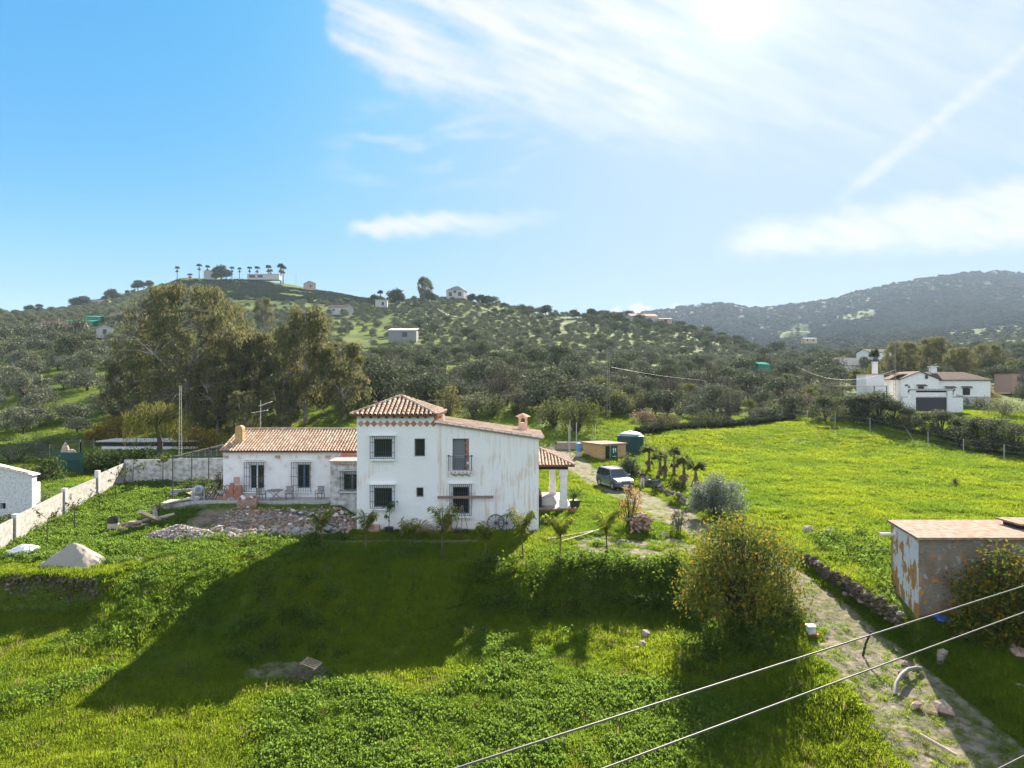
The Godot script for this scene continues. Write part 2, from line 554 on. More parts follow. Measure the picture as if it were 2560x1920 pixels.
func make_materials() -> void:
	var land := vmat(0.95, 0.15)
	land.albedo_texture = noise_tex(0.02, [[0.25, Color(0.62, 0.62, 0.6)], [0.5, Color(0.9, 0.9, 0.9)], [0.8, Color(1, 1, 1)]], 1024, 6)
	land.uv1_triplanar = true; land.uv1_world_triplanar = true; land.uv1_scale = Vector3.ONE * 0.11
	land.normal_enabled = true; land.normal_texture = bump_tex(0.05, 5.0); land.normal_scale = 0.5
	M.land = land
	var lf := vmat(0.95, 0.1)
	lf.albedo_texture = land.albedo_texture
	lf.uv1_triplanar = true; lf.uv1_world_triplanar = true; lf.uv1_scale = Vector3.ONE * 0.004
	M.land_far = lf
	M.leaf = vmat(0.7, 0.08, 0.95)
	M.leaf_soft = vmat(0.7, 0.06, 1.15)
	M.leaf_dull = vmat(0.75, 0.1, 0.4)
	M.bark = rough_surface([[0.3, Color(0.05, 0.042, 0.035)], [0.7, Color(0.13, 0.11, 0.09)]], 0.03, 0.9, 0.95, 6.0)
	M.gum_bark = rough_surface([[0.3, Color(0.16, 0.135, 0.11)], [0.55, Color(0.33, 0.30, 0.27)], [0.8, Color(0.45, 0.42, 0.39)]], 0.012, 0.4, 0.85, 3.0)
	M.palm_bark = rough_surface([[0.3, Color(0.09, 0.065, 0.04)], [0.7, Color(0.22, 0.165, 0.11)]], 0.05, 1.4, 0.95, 8.0)
	M.tile = vmat(0.85, 0.25)
	M.iron = std(Color(0.035, 0.05, 0.075), 0.5, 0.4)
	M.pane = std(Color(0.012, 0.016, 0.02), 0.06, 0.5)
	M.frame_dark = std(Color(0.10, 0.13, 0.17), 0.5)
	M.frame_white = std(Color(0.68, 0.75, 0.78), 0.5)
	M.frame_blue = std(Color(0.10, 0.16, 0.24), 0.5)
	M.whitewash = rough_surface([[0.2, Color(0.72, 0.71, 0.69)], [0.6, Color(0.80, 0.80, 0.79)], [0.9, Color(0.82, 0.82, 0.82)]], 0.01, 0.4, 0.92, 3.0)
	M.wing_white = rough_surface([[0.08, Color(0.64, 0.53, 0.45)], [0.3, Color(0.76, 0.73, 0.71)], [0.6, Color(0.80, 0.79, 0.785)], [0.9, Color(0.82, 0.82, 0.82)]], 0.006, 0.33, 0.92, 1.0, 12)
	M.clay = rough_surface([[0.25, Color(0.36, 0.15, 0.09)], [0.7, Color(0.50, 0.24, 0.16)]], 0.03, 0.8, 0.9, 4.0)
	M.clay_pale = rough_surface([[0.25, Color(0.42, 0.25, 0.19)], [0.7, Color(0.55, 0.37, 0.29)]], 0.03, 0.8, 0.9, 4.0)
	M.clay_tan = rough_surface([[0.25, Color(0.40, 0.29, 0.20)], [0.7, Color(0.55, 0.43, 0.32)]], 0.03, 0.8, 0.9, 4.0)
	M.brick = rough_surface([[0.25, Color(0.28, 0.12, 0.075)], [0.5, Color(0.40, 0.2, 0.13)], [0.75, Color(0.5, 0.33, 0.25)]], 0.03, 1.5, 0.95, 5.0)
	M.roof_bed = rough_surface([[0.25, Color(0.11, 0.055, 0.035)], [0.7, Color(0.22, 0.11, 0.07)]], 0.03, 1.0, 0.95, 5.0)
	M.roof_bed_pale = rough_surface([[0.25, Color(0.34, 0.21, 0.16)], [0.7, Color(0.46, 0.32, 0.25)]], 0.03, 1.0, 0.95, 5.0)
	M.tile_white = rough_surface([[0.25, Color(0.55, 0.50, 0.46)], [0.7, Color(0.75, 0.73, 0.70)]], 0.03, 1.0, 0.95, 3.0)
	M.pink_plaster = rough_surface([[0.25, Color(0.56, 0.36, 0.28)], [0.7, Color(0.66, 0.47, 0.38)]], 0.02, 0.7, 0.95, 3.0)
	M.ochre = rough_surface([[0.25, Color(0.38, 0.24, 0.10)], [0.6, Color(0.48, 0.32, 0.15)], [0.85, Color(0.6, 0.45, 0.25)]], 0.02, 0.6, 0.95, 3.0)
	M.concrete = rough_surface([[0.2, Color(0.30, 0.28, 0.25)], [0.6, Color(0.44, 0.42, 0.39)], [0.9, Color(0.52, 0.50, 0.47)]], 0.015, 0.5, 0.95, 4.0)
	M.cement = rough_surface([[0.2, Color(0.30, 0.285, 0.26)], [0.45, Color(0.46, 0.45, 0.43)], [0.8, Color(0.60, 0.60, 0.585)]], 0.008, 0.4, 0.95, 4.0, 17)
	M.cement_pale = std(Color(0.52, 0.50, 0.48), 0.9)
	M.dark_wood = std(Color(0.035, 0.028, 0.022), 0.8)
	M.grey_door = std(Color(0.17, 0.18, 0.19), 0.6)
	M.grey_rail = std(Color(0.34, 0.35, 0.36), 0.6)
	M.wood = rough_surface([[0.25, Color(0.16, 0.115, 0.08)], [0.7, Color(0.36, 0.28, 0.21)]], 0.03, 0.9, 0.9, 4.0)
	M.wood_pale = rough_surface([[0.25, Color(0.36, 0.28, 0.20)], [0.7, Color(0.58, 0.49, 0.38)]], 0.03, 0.9, 0.9, 4.0)
	M.stone = rough_surface([[0.2, Color(0.17, 0.135, 0.105)], [0.5, Color(0.30, 0.25, 0.20)], [0.8, Color(0.42, 0.37, 0.32)]], 0.02, 0.9, 0.95, 6.0)
	M.stone_grey = rough_surface([[0.2, Color(0.20, 0.19, 0.185)], [0.5, Color(0.32, 0.31, 0.30)], [0.8, Color(0.46, 0.45, 0.43)]], 0.02, 0.8, 0.95, 5.0, 6)
	M.stone_red = rough_surface([[0.2, Color(0.24, 0.15, 0.11)], [0.5, Color(0.36, 0.25, 0.19)], [0.8, Color(0.48, 0.38, 0.31)]], 0.02, 0.8, 0.95, 5.0, 7)
	M.rust_roof = rough_surface([[0.2, Color(0.20, 0.125, 0.085)], [0.5, Color(0.27, 0.18, 0.135)], [0.8, Color(0.32, 0.235, 0.185)]], 0.012, 0.3, 0.95, 2.0, 19)
	M.metal = std(Color(0.45, 0.46, 0.47), 0.45, 0.5, 0.6)
	M.dark_metal = std(Color(0.03, 0.03, 0.035), 0.55, 0.5)
	M.white_paint = std(Color(0.78, 0.78, 0.77), 0.6)
	M.sand = rough_surface([[0.25, Color(0.27, 0.24, 0.20)], [0.7, Color(0.37, 0.335, 0.29)]], 0.05, 1.2, 0.95, 6.0)
	M.chair = rough_surface([[0.25, Color(0.15, 0.14, 0.13)], [0.7, Color(0.26, 0.245, 0.225)]], 0.04, 1.5, 0.8, 2.0)
	M.cream = std(Color(0.52, 0.45, 0.32), 0.7)
	M.sack = rough_surface([[0.3, Color(0.50, 0.46, 0.42)], [0.7, Color(0.68, 0.65, 0.62)]], 0.03, 1.5, 0.9, 8.0)
	M.wall_panel = rough_surface([[0.2, Color(0.26, 0.245, 0.225)], [0.6, Color(0.35, 0.335, 0.315)], [0.9, Color(0.42, 0.41, 0.39)]], 0.012, 0.35, 0.95, 3.0, 23)
	M.blue_plastic = std(Color(0.03, 0.10, 0.45), 0.4)
	M.pipe_grey = std(Color(0.2, 0.19, 0.18), 0.7)
	M.cable = std(Color(0.10, 0.095, 0.095), 0.55, 0.4)
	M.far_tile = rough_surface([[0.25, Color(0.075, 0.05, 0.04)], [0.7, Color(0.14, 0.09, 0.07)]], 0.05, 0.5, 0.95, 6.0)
	M.slate = rough_surface([[0.25, Color(0.16, 0.15, 0.15)], [0.7, Color(0.30, 0.285, 0.28)]], 0.05, 0.4, 0.9, 4.0)
	M.rough_white = rough_surface([[0.15, Color(0.55, 0.53, 0.50)], [0.4, Color(0.74, 0.74, 0.74)], [0.8, Color(0.82, 0.82, 0.82)]], 0.025, 0.4, 0.95, 14.0, 31)
	M.metal_roof = rough_surface([[0.3, Color(0.46, 0.44, 0.42)], [0.7, Color(0.58, 0.56, 0.54)]], 0.02, 0.3, 0.6, 2.0)
	M.green_paint = std(Color(0.025, 0.085, 0.065), 0.6)
	M.tank_green = std(Color(0.015, 0.06, 0.055), 0.5)
	M.tank_lid = std(Color(0.22, 0.25, 0.25), 0.55)
	M.barn = rough_surface([[0.3, Color(0.20, 0.20, 0.205)], [0.7, Color(0.30, 0.30, 0.305)]], 0.02, 0.3, 0.9, 3.0)
	M.net_green = std(Color(0.05, 0.24, 0.16), 0.95, 0.05)
	M.pole_pale = std(Color(0.36, 0.35, 0.335), 0.85)
	M.pole_grey = std(Color(0.24, 0.24, 0.24), 0.8)
	M.cable_pale = std(Color(0.25, 0.25, 0.25), 0.5, 0.4)
	M.beige = rough_surface([[0.3, Color(0.38, 0.29, 0.22)], [0.7, Color(0.52, 0.42, 0.34)]], 0.03, 0.8, 0.9, 6.0)
	M.car_paint = std(Color(0.11, 0.145, 0.19), 0.3, 0.5, 0.35)
	M.car_paint.clearcoat_enabled = true; M.car_paint.clearcoat = 0.8; M.car_paint.clearcoat_roughness = 0.08
	M.car_glass = std(Color(0.02, 0.03, 0.04), 0.04, 0.6)
	M.lamp_glass = std(Color(0.62, 0.64, 0.66), 0.1, 0.6)
	M.skin = vmat(0.75, 0.2)
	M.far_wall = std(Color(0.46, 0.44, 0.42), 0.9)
	M.earth_stone = rough_surface([[0.2, Color(0.06, 0.045, 0.033)], [0.5, Color(0.11, 0.085, 0.063)], [0.8, Color(0.20, 0.16, 0.125)]], 0.02, 0.9, 0.95, 6.0)


# ---------------------------------------------------------------- sky
func seg(p: Vector2, a: Vector2, b: Vector2) -> float:
	var t := clampf((p - a).dot(b - a) / (b - a).length_squared(), 0.0, 1.0)
	return p.distance_to(a + (b - a) * t)


func make_sky() -> PanoramaSkyMaterial:
	var w := 2048
	var h := 1024
	var im := Image.create(w, h, false, Image.FORMAT_RGBF)
	var sun := Vector3(sin(deg_to_rad(SUN_AZ)) * cos(deg_to_rad(SUN_EL)), sin(deg_to_rad(SUN_EL)), -cos(deg_to_rad(SUN_AZ)) * cos(deg_to_rad(SUN_EL)))
	var wisp := FastNoiseLite.new()
	wisp.seed = 21; wisp.frequency = 1.0; wisp.fractal_octaves = 5; wisp.domain_warp_enabled = true; wisp.domain_warp_amplitude = 0.35; wisp.domain_warp_frequency = 1.6
	var puff := FastNoiseLite.new()
	puff.seed = 5; puff.frequency = 1.0; puff.fractal_octaves = 5
	var deep := Vector3(0.012, 0.32, 0.83)
	var mid := Vector3(0.14, 0.57, 0.96)
	var pale := Vector3(0.56, 0.735, 0.90)
	var white := Vector3(0.86, 0.88, 0.955)
	for j in h / 2 + 2:
		var e := (0.5 - (j + 0.5) / h) * PI
		var y := sin(e)
		var ce := cos(e)
		for i in w:
			var az := ((i + 0.5) / w) * TAU
			var dir := Vector3(sin(az) * ce, y, -cos(az) * ce)
			var g := rad_to_deg(acos(clampf(dir.dot(sun), -1.0, 1.0)))
			var ed := rad_to_deg(maxf(e, 0.0))
			var t := 1.0 - (1.0 - 0.93 * exp(-pow(ed / 13.5, 1.15))) * (1.0 - 0.85 * exp(-pow(g / 31.0, 1.9)))
			var azs := rad_to_deg(wrapf(az - deg_to_rad(SUN_AZ), -PI, PI))
			t = clampf(t + 0.26 * exp(-pow((azs - 22.0) / 30.0, 2.0)) * (1.0 - 0.4 * t), 0.0, 1.0)
			var c := deep.lerp(mid, minf(t * 1.9, 1.0)).lerp(pale, ss(0.3, 1.0, t))
			c += Vector3(0.9, 0.9, 0.85) * 1.6 * exp(-pow(g / 1.7, 1.2)) + Vector3(0.16, 0.12, 0.07) * exp(-g / 9.0)
			# clouds: wisps at one height, bent by the wind
			var cl := 0.0
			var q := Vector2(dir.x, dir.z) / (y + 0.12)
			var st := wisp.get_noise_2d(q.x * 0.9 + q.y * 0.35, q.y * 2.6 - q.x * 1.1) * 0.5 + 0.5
			if dir.z < -0.25 and e > 0.0:
				var p := Vector2(1280.0 + F * dir.x / -dir.z, 960.0 + F * dir.y / dir.z)
				var nz := wisp.get_noise_2d(p.x * 0.0022 + p.y * 0.0019, p.y * 0.006 - p.x * 0.0035)
				var nf := puff.get_noise_2d(p.x * 0.012, p.y * 0.02)
				# the great plume that ends in a frayed tip upper left of the middle
				var k := Vector2(p.x - 790.0 - 60.0 * nz, p.y)
				var edge := 70.0 + 255.0 * (1.0 - exp(-maxf(k.x, 0.0) / 330.0)) + 40.0 * nz + 22.0 * nf
				var plume := ss(0.0, 70.0, k.x) * ss(34.0 + k.x * 0.12, -24.0 - k.x * 0.05, p.y - edge) * (1.0 - 0.55 * ss(1500.0, 1900.0, p.x))
				var fib := wisp.get_noise_2d(p.x * 0.0011 - p.y * 0.0004, p.y * 0.0105 - p.x * 0.0046)
				var fib2 := puff.get_noise_2d(p.x * 0.0045, p.y * 0.034 - p.x * 0.012)
				plume *= 1.0 - 0.75 * ss(0.55, 0.0, plume) * ss(0.1, -0.2, fib + 0.5 * fib2)
				cl = maxf(cl, plume * clampf(0.66 + 0.5 * nz + 0.55 * fib + 0.35 * fib2, 0.05, 1.0) * 0.95)
				# combed streaks under it
				var arc := puff.get_noise_2d((p.x + 0.9 * p.y) * 0.004, (p.y - 0.45 * p.x + 0.00022 * p.x * p.x) * 0.016)
				cl = maxf(cl, 0.34 * ss(-0.1, 0.5, arc) * ss(760.0, 950.0, p.x) * (1.0 - ss(1250.0, 1500.0, p.x)) * ss(230.0, 320.0, p.y) * (1.0 - ss(400.0, 500.0, p.y)))
				# the lens cloud over the house
				var lx := (p.x - 850.0) / 620.0
				var ly := p.y - (565.0 + 25.0 * nz)
				var thick := 46.0 * sqrt(clampf(lx * 3.0, 0.0, 1.0)) * (1.0 - 0.5 * clampf(lx, 0.0, 1.0)) + 16.0 * nf
				cl = maxf(cl, 0.9 * ss(0.0, 0.1, lx) * (1.0 - ss(0.35, 1.0, lx)) * ss(thick, thick * 0.15, absf(ly + 14.0 * lx)) * clampf(0.9 + 0.5 * fib2 + 0.3 * fib, 0.2, 1.0))
				# the bank at the right
				var bx := (p.x - 1770.0) / 800.0
				var top := 590.0 - 150.0 * maxf(bx, 0.0) - 26.0 * nz - 14.0 * nf
				var bot := 640.0 - 20.0 * bx + 18.0 * nf
				cl = maxf(cl, ss(0.0, 0.14, bx) * ss(top - 25.0, top + 40.0, p.y) * (1.0 - ss(bot - 40.0, bot + 22.0, p.y)) * clampf(0.9 + 0.35 * nz + 0.45 * fib2, 0.1, 1.0))
				# the long streak rising to the right edge
				var sd := seg(p, Vector2(2070, 520), Vector2(2640, 60))
				var wd := 6.0 + 0.03 * (p.x - 2070.0) + 22.0 * nz + 16.0 * nf
				cl = maxf(cl, 0.65 * clampf(0.85 + 0.6 * fib2 + 0.4 * nf, 0.1, 1.0) * ss(wd + 22.0, 2.0, sd) * ss(2050.0, 2180.0, p.x))
				# far puffs on the skyline
				for b in [Vector3(1592, 772, 17), Vector3(1540, 782, 13), Vector3(1690, 772, 15), Vector3(1612, 778, 13), Vector3(1668, 777, 10)]:
					cl = maxf(cl, ss(1.15, 0.75, Vector2((p.x - b.x) / b.z, (p.y - b.y) / (b.z * 0.8)).length() + 0.9 * puff.get_noise_2d(p.x * 0.05, p.y * 0.06)))
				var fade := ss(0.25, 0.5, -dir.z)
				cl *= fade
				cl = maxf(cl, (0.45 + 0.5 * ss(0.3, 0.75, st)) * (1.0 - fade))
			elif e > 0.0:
				cl = 0.45 + 0.5 * ss(0.3, 0.75, st)  # cloud veil added over the unseen sky to lift the shaded walls
			var lit := white * (1.0 + 0.35 * exp(-g / 16.0) + 1.25 * ss(75.0, 140.0, g))  # unseen sky opposite the sun brightened, added as fill light for the shade
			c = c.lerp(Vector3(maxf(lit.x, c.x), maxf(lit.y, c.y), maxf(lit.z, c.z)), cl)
			im.set_pixel(i, j, Color(c.x, c.y, c.z))
	var low := Color(0.30, 0.34, 0.30)
	im.fill_rect(Rect2i(0, h / 2 + 2, w, h / 2 - 2), low)
	var m := PanoramaSkyMaterial.new()
	m.panorama = ImageTexture.create_from_image(im)
	return m


# ---------------------------------------------------------------- foliage
func pick(cols: Array) -> Color:
	var k := rng.randi() % cols.size()
	return jitter(cols[k], 0.22)


func crown(mb: MB, blobs: Array, count: int, l: float, w: float, cols: Array, hang := 0.0, shell := 0.45) -> void:   # blobs: [centre, radii]
	var total := 0.0
	var acc := PackedFloat32Array()
	for b in blobs:
		var rd: Vector3 = b[1]
		total += rd.x * rd.y + rd.z * rd.x
		acc.append(total)
	for i in count:
		var t := rng.randf() * total
		var k := 0
		while acc[k] < t:
			k += 1
		var o := rdir()
		var rr := pow(rng.randf(), shell)
		var rad: Vector3 = blobs[k][1]
		var cen: Vector3 = blobs[k][0]
		var p := cen + o * rad * rr
		var nor := (o * 0.9 + rdir()).normalized()
		var dir := (nor.cross(rdir()) + Vector3(0, -hang, 0)).normalized()
		mb.col = pick(cols)
		var s := rng.randf_range(0.65, 1.35)
		mb.leaf(p, dir, nor, l * s, w * s)


func limb(wood: MB, tips: Array, p: Vector3, dir: Vector3, length: float, rad: float, level: int, spread: float, lift: float, kids := 3) -> void:
	var pts := PackedVector3Array([p])
	var rads := PackedFloat32Array([rad])
	var q := p
	var d := dir
	for i in 3:
		d = (d + rdir() * 0.16 + Vector3(0, lift * 0.08, 0)).normalized()
		q += d * length / 3.0
		pts.append(q)
		rads.append(rad * (1.0 - 0.15 * (i + 1)))
		if level <= 1 and i < 2:
			tips.append(q)
	wood.tube(pts, rads, 7 if rad > 0.15 else (5 if rad > 0.05 else 3), false)
	if level <= 0:
		tips.append(q)
		return
	var a0 := rng.randf() * TAU
	for k in kids:
		var side := d.cross(Vector3.UP if absf(d.y) < 0.9 else Vector3.RIGHT).normalized().rotated(d, a0 + TAU * k / kids + rng.randf_range(-0.4, 0.4))
		var nd := (d + side * spread * rng.randf_range(0.6, 1.3) + Vector3(0, lift * 0.3, 0)).normalized()
		limb(wood, tips, q, nd, length * rng.randf_range(0.6, 0.85), rads[3] * rng.randf_range(0.6, 0.8), level - 1, spread, lift, kids)


func round_tree(called: String, r: float, h: float, stem: float, leaves: int, l: float, w: float, cols: Array, bark: Material, lumps := 9, back := 0.3) -> Node3D:   # a prototype: trunk and crown; the origin is the foot
	var o := Node3D.new()
	o.name = called
	var wood := MB.new()
	var blobs: Array = []
	var top := h - r * 0.45
	for i in lumps:
		var a := TAU * i / lumps + rng.randf_range(-0.35, 0.35)
		var k := 0.62 if i % 3 else 0.2
		var c := Vector3(cos(a) * r * k, lerpf(stem + r * 0.35, top, rng.randf() if i % 3 else 0.95), sin(a) * r * k)
		var rr := r * rng.randf_range(0.36, 0.56)
		blobs.append([c, Vector3(rr, rr * rng.randf_range(0.65, 0.9), rr)])
	var base := PackedVector3Array([Vector3(0, -0.3, 0), Vector3(rng.randf_range(-0.1, 0.1), stem * 0.6, rng.randf_range(-0.1, 0.1)), Vector3(0, stem + r * 0.2, 0)])
	wood.tube(base, PackedFloat32Array([r * 0.09, r * 0.07, r * 0.06]), 6, false)
	for b in blobs:
		wood.rod(base[2], b[0], r * 0.035, 3, r * 0.012)
	var leaf := MB.new()
	crown(leaf, blobs, leaves, l, w, cols)
	part("trunk", wood.mesh(false), bark, o)
	part("crown", leaf.mesh(), M.leaf if back > 0.2 else M.leaf_dull, o)
	return o


func gum_tree(called: String, h: float, env: Array, clusters: int, per: int, cols: Array, fork: float, arms: Array) -> Node3D:   # env: [height share, radius] of the crown; arms: the main limbs, each a list of points
	var o := Node3D.new()
	o.name = called
	var wood := MB.new()
	var bones: Array = []
	for arm in arms:
		var pts := PackedVector3Array(); var rads := PackedFloat32Array()
		for k in arm.size():
			pts.append(arm[k])
			rads.append(h * 0.019 * pow(1.0 - float(k) / arm.size(), 0.8) * (1.0 if arm[0].y < 1.0 else 0.6) + 0.03)
		wood.tube(pts, rads, 7, false)
		for k in arm.size():
			if arm[k].y > h * fork * 0.8: bones.append(arm[k])
	var leaf := MB.new()
	var hs := PackedFloat32Array(); var rs := PackedFloat32Array()
	for e in env:
		hs.append(e[0]); rs.append(e[1])
	for i in clusters:
		var f := lerpf(hs[0], 1.0, pow((i + rng.randf()) / clusters, 0.9))
		var r := pw(hs, rs, f) * pow(rng.randf(), 0.42)
		var a := rng.randf() * TAU
		var p := Vector3(cos(a) * r, f * h, sin(a) * r)
		p += Vector3(n_low.get_noise_2d(f * 90.0, a * 20.0), 0, 0) * 3.0
		var best := Vector3.ZERO
		var bd := 1e9
		for q in bones:
			var dd: float = (q as Vector3).distance_to(p) + maxf(0.0, (q as Vector3).y - p.y) * 1.5
			if dd < bd:
				bd = dd; best = q
		if bd > 0.5:
			wood.tube(PackedVector3Array([best, (best + p) * 0.5 + Vector3(0, 0.12 * bd, 0) + rdir() * 0.08 * bd, p]), PackedFloat32Array([0.02 + 0.012 * bd, 0.02 + 0.007 * bd, 0.015]), 4, false)
		var rr := h * rng.randf_range(0.03, 0.062) + 0.25
		crown(leaf, [[p, Vector3(rr * 1.15, rr * 0.75, rr * 1.15)], [p - Vector3(0, rr * 0.8, 0), Vector3(rr * 0.8, rr * 0.9, rr * 0.8)]], per, 0.5, 0.17, cols, 1.2, 0.6)
	part("trunk", wood.mesh(false), M.gum_bark, o)
	part("crown", leaf.mesh(), M.leaf, o)
	return o


func fan_palm(h: float, r: float, fronds: int, skirt: int, trunk_r: float, cols: Array, lean := 0.0) -> Node3D:
	var o := Node3D.new()
	o.name = "palm_tree"
	var wood := MB.new()
	var tp := Vector3(lean * h, h, 0)
	wood.tube(PackedVector3Array([Vector3(0, -0.3, 0), tp * 0.5 + Vector3(-lean * h * 0.15, 0, 0), tp]), PackedFloat32Array([trunk_r * 1.35, trunk_r, trunk_r * 0.85]), 8)
	var leaf := MB.new()
	for i in fronds + skirt:
		var dead := i >= fronds
		var a := rng.randf() * TAU
		var up := rng.randf_range(0.5, 3.0) if not dead else rng.randf_range(-5.0, -1.8)
		var d := Vector3(cos(a), up, sin(a)).normalized()
		var hub := tp + d * r * 0.45 + Vector3(0, -0.06 * r, 0)
		leaf.col = Color(0.12, 0.12, 0.04) if not dead else Color(0.20, 0.15, 0.085)
		leaf.bar(tp, hub, 0.03 * r)
		var s := d.cross(Vector3.UP).normalized()
		var nn := s.cross(d).normalized()
		for k in 11:
			var b := (k - 5) * 0.27
			var fd := (d * cos(b) + s * sin(b) - Vector3(0, 0.22 + 0.2 * absf(b), 0)).normalized()
			leaf.col = pick(cols) if not dead else jitter(Color(0.20, 0.15, 0.085), 0.2)
			leaf.leaf(hub, fd, nn, r * rng.randf_range(0.5, 0.65), r * 0.13)
	part("trunk", wood.mesh(false), M.palm_bark, o)
	part("crown", leaf.mesh(), M.leaf, o)
	return o


func feather_palm(h: float, fr_len: float, fronds: int, cols: Array, stem_r := 0.05, lean := Vector3.ZERO) -> Node3D:   # a young palm: thin stem and arching feathered leaves
	var o := Node3D.new()
	o.name = "young_palm"
	var wood := MB.new()
	var tp := Vector3(0, h, 0) + lean
	wood.tube(PackedVector3Array([Vector3(0, -0.2, 0), tp * 0.5, tp]), PackedFloat32Array([stem_r * 1.6, stem_r, stem_r * 0.6]), 6)
	var leaf := MB.new()
	for i in fronds:
		var a := rng.randf() * TAU
		var up := rng.randf_range(2.5, 9.0)
		var d := Vector3(cos(a), up, sin(a)).normalized()
		var st := tp * rng.randf_range(0.6, 1.0)
		var p := st
		var n := 14
		for k in n:
			var q := p + d * fr_len / n
			leaf.col = Color(0.16, 0.17, 0.04)
			leaf.bar(p, q, 0.016)
			var s := d.cross(Vector3.UP).normalized()
			if k > 2:
				for sg in [-1.0, 1.0]:
					leaf.col = pick(cols)
					var ld: Vector3 = (s * sg + d * 0.6 + Vector3(0, -0.75, 0) + rdir() * 0.25).normalized()
					leaf.leaf(q, ld, Vector3.UP, fr_len * rng.randf_range(0.24, 0.38), 0.1)
			p = q
			d = (d + Vector3(cos(a) * 0.02, -0.006 * k, sin(a) * 0.02) * (1.0 + 0.1 * k)).normalized()
	part("trunk", wood.mesh(false), M.palm_bark, o)
	part("crown", leaf.mesh(), M.leaf_soft, o)
	return o


func shrub(called: String, w: Vector3, stems: int, leaves: int, l: float, lw: float, cols: Array, mat: Material, hang := 0.3, shell := 0.5, stem_r := 0.02) -> Node3D:   # many stems from one foot
	var o := Node3D.new()
	o.name = called
	var wood := MB.new()
	var leaf := MB.new()
	var blobs: Array = []
	for i in stems:
		var a := rng.randf() * TAU
		var k := sqrt(rng.randf())
		var tip := Vector3(cos(a) * w.x * k * 0.8, w.y * rng.randf_range(0.55, 1.0) * (1.0 - 0.3 * k * k), sin(a) * w.z * k * 0.8)
		var m := tip * 0.5 + Vector3(0, w.y * 0.12, 0) + rdir() * 0.08 * w.y
		wood.tube(PackedVector3Array([Vector3(tip.x, 0, tip.z) * 0.12 - Vector3(0, 0.1, 0), m, tip]), PackedFloat32Array([stem_r, stem_r * 0.7, stem_r * 0.25]), 4, false)
		var rr := minf(w.x, w.y) * rng.randf_range(0.25, 0.42)
		blobs.append([tip - Vector3(0, rr * 0.5, 0), Vector3(rr, rr * 0.85, rr)])
		blobs.append([Vector3(tip.x * 1.12, tip.y * rng.randf_range(0.2, 0.6), tip.z * 1.12), Vector3(rr, rr * 0.9, rr) * 0.95])
	crown(leaf, blobs, leaves, l, lw, cols, hang, shell)
	part("stems", wood.mesh(false), M.bark, o)
	part("foliage", leaf.mesh(), mat, o)
	return o


func place(o: Node3D, called: String, label: String, category: String, at: Vector3, turn := 0.0, group := "", s := 1.0) -> Node3D:   # puts a prototype into the scene as a thing
	o.name = numbered(called)
	add_child(o, true)
	o.transform = Transform3D(Basis(Vector3.UP, turn).scaled(Vector3.ONE * s), at)
	tag(o, label, category, group)
	return o


func again(proto: Node3D, called: String, label: String, category: String, at: Vector3, turn := 0.0, group := "", s := Vector3.ONE) -> Node3D:
	var o: Node3D = proto.duplicate()
	o.name = numbered(called)
	add_child(o, true)
	o.transform = Transform3D(Basis(Vector3.UP, turn).scaled(s), at)
	tag(o, label, category, group)
	return o


func scatter(called: String, mesh: Mesh, mat: Material, xf: Array, cols: PackedColorArray, label: String, category: String) -> MultiMeshInstance3D:
	var mm := MultiMesh.new()
	mm.transform_format = MultiMesh.TRANSFORM_3D
	mm.use_colors = true
	mm.mesh = mesh
	mm.instance_count = xf.size()
	for i in xf.size():
		mm.set_instance_transform(i, xf[i])
		mm.set_instance_color(i, cols[i])
	var o := MultiMeshInstance3D.new()
	o.multimesh = mm
	o.material_override = mat
	o.name = numbered(called)
	add_child(o, true)
	tag(o, label, category, "", "stuff")
	return o


# ---------------------------------------------------------------- grass, weeds
func grass_tuft(n: int, r: float, h: float) -> Mesh:
	var mb := MB.new()
	for i in n:
		var a := rng.randf() * TAU
		var k := sqrt(rng.randf()) * r
		var p := Vector3(cos(a) * k, -0.03, sin(a) * k)
		var b := rng.randf() * TAU
		var hh := h * rng.randf_range(0.5, 1.1)
		var side := Vector3(cos(b), 0, sin(b))
		var bend := Vector3(-sin(b), 0, cos(b)) * hh * rng.randf_range(0.1, 0.7)
		mb.col = jitter(Color(0.9, 0.9, 0.9), 0.18)
		mb.blade(p, p + Vector3(0, hh, 0) + bend, rng.randf_range(0.02, 0.04), side)
	return mb.mesh()


func weed_clump(n: int, r: float, h: float, l: float, w: float) -> Mesh:
	var mb := MB.new()
	for i in n:
		var o := rdir()
		o.y = absf(o.y)
		var p := Vector3(o.x * r, o.y * h, o.z * r) * pow(rng.randf(), 0.3)
		var nor := (Vector3(o.x, o.y + 0.25, o.z) + rdir() * 1.2).normalized()
		var dir := nor.cross(rdir()).normalized()
		mb.col = jitter(Color(0.9, 0.9, 0.9), 0.2)
		mb.leaf(p, dir, nor, l * rng.randf_range(0.6, 1.3), w * rng.randf_range(0.6, 1.3))
	return mb.mesh()


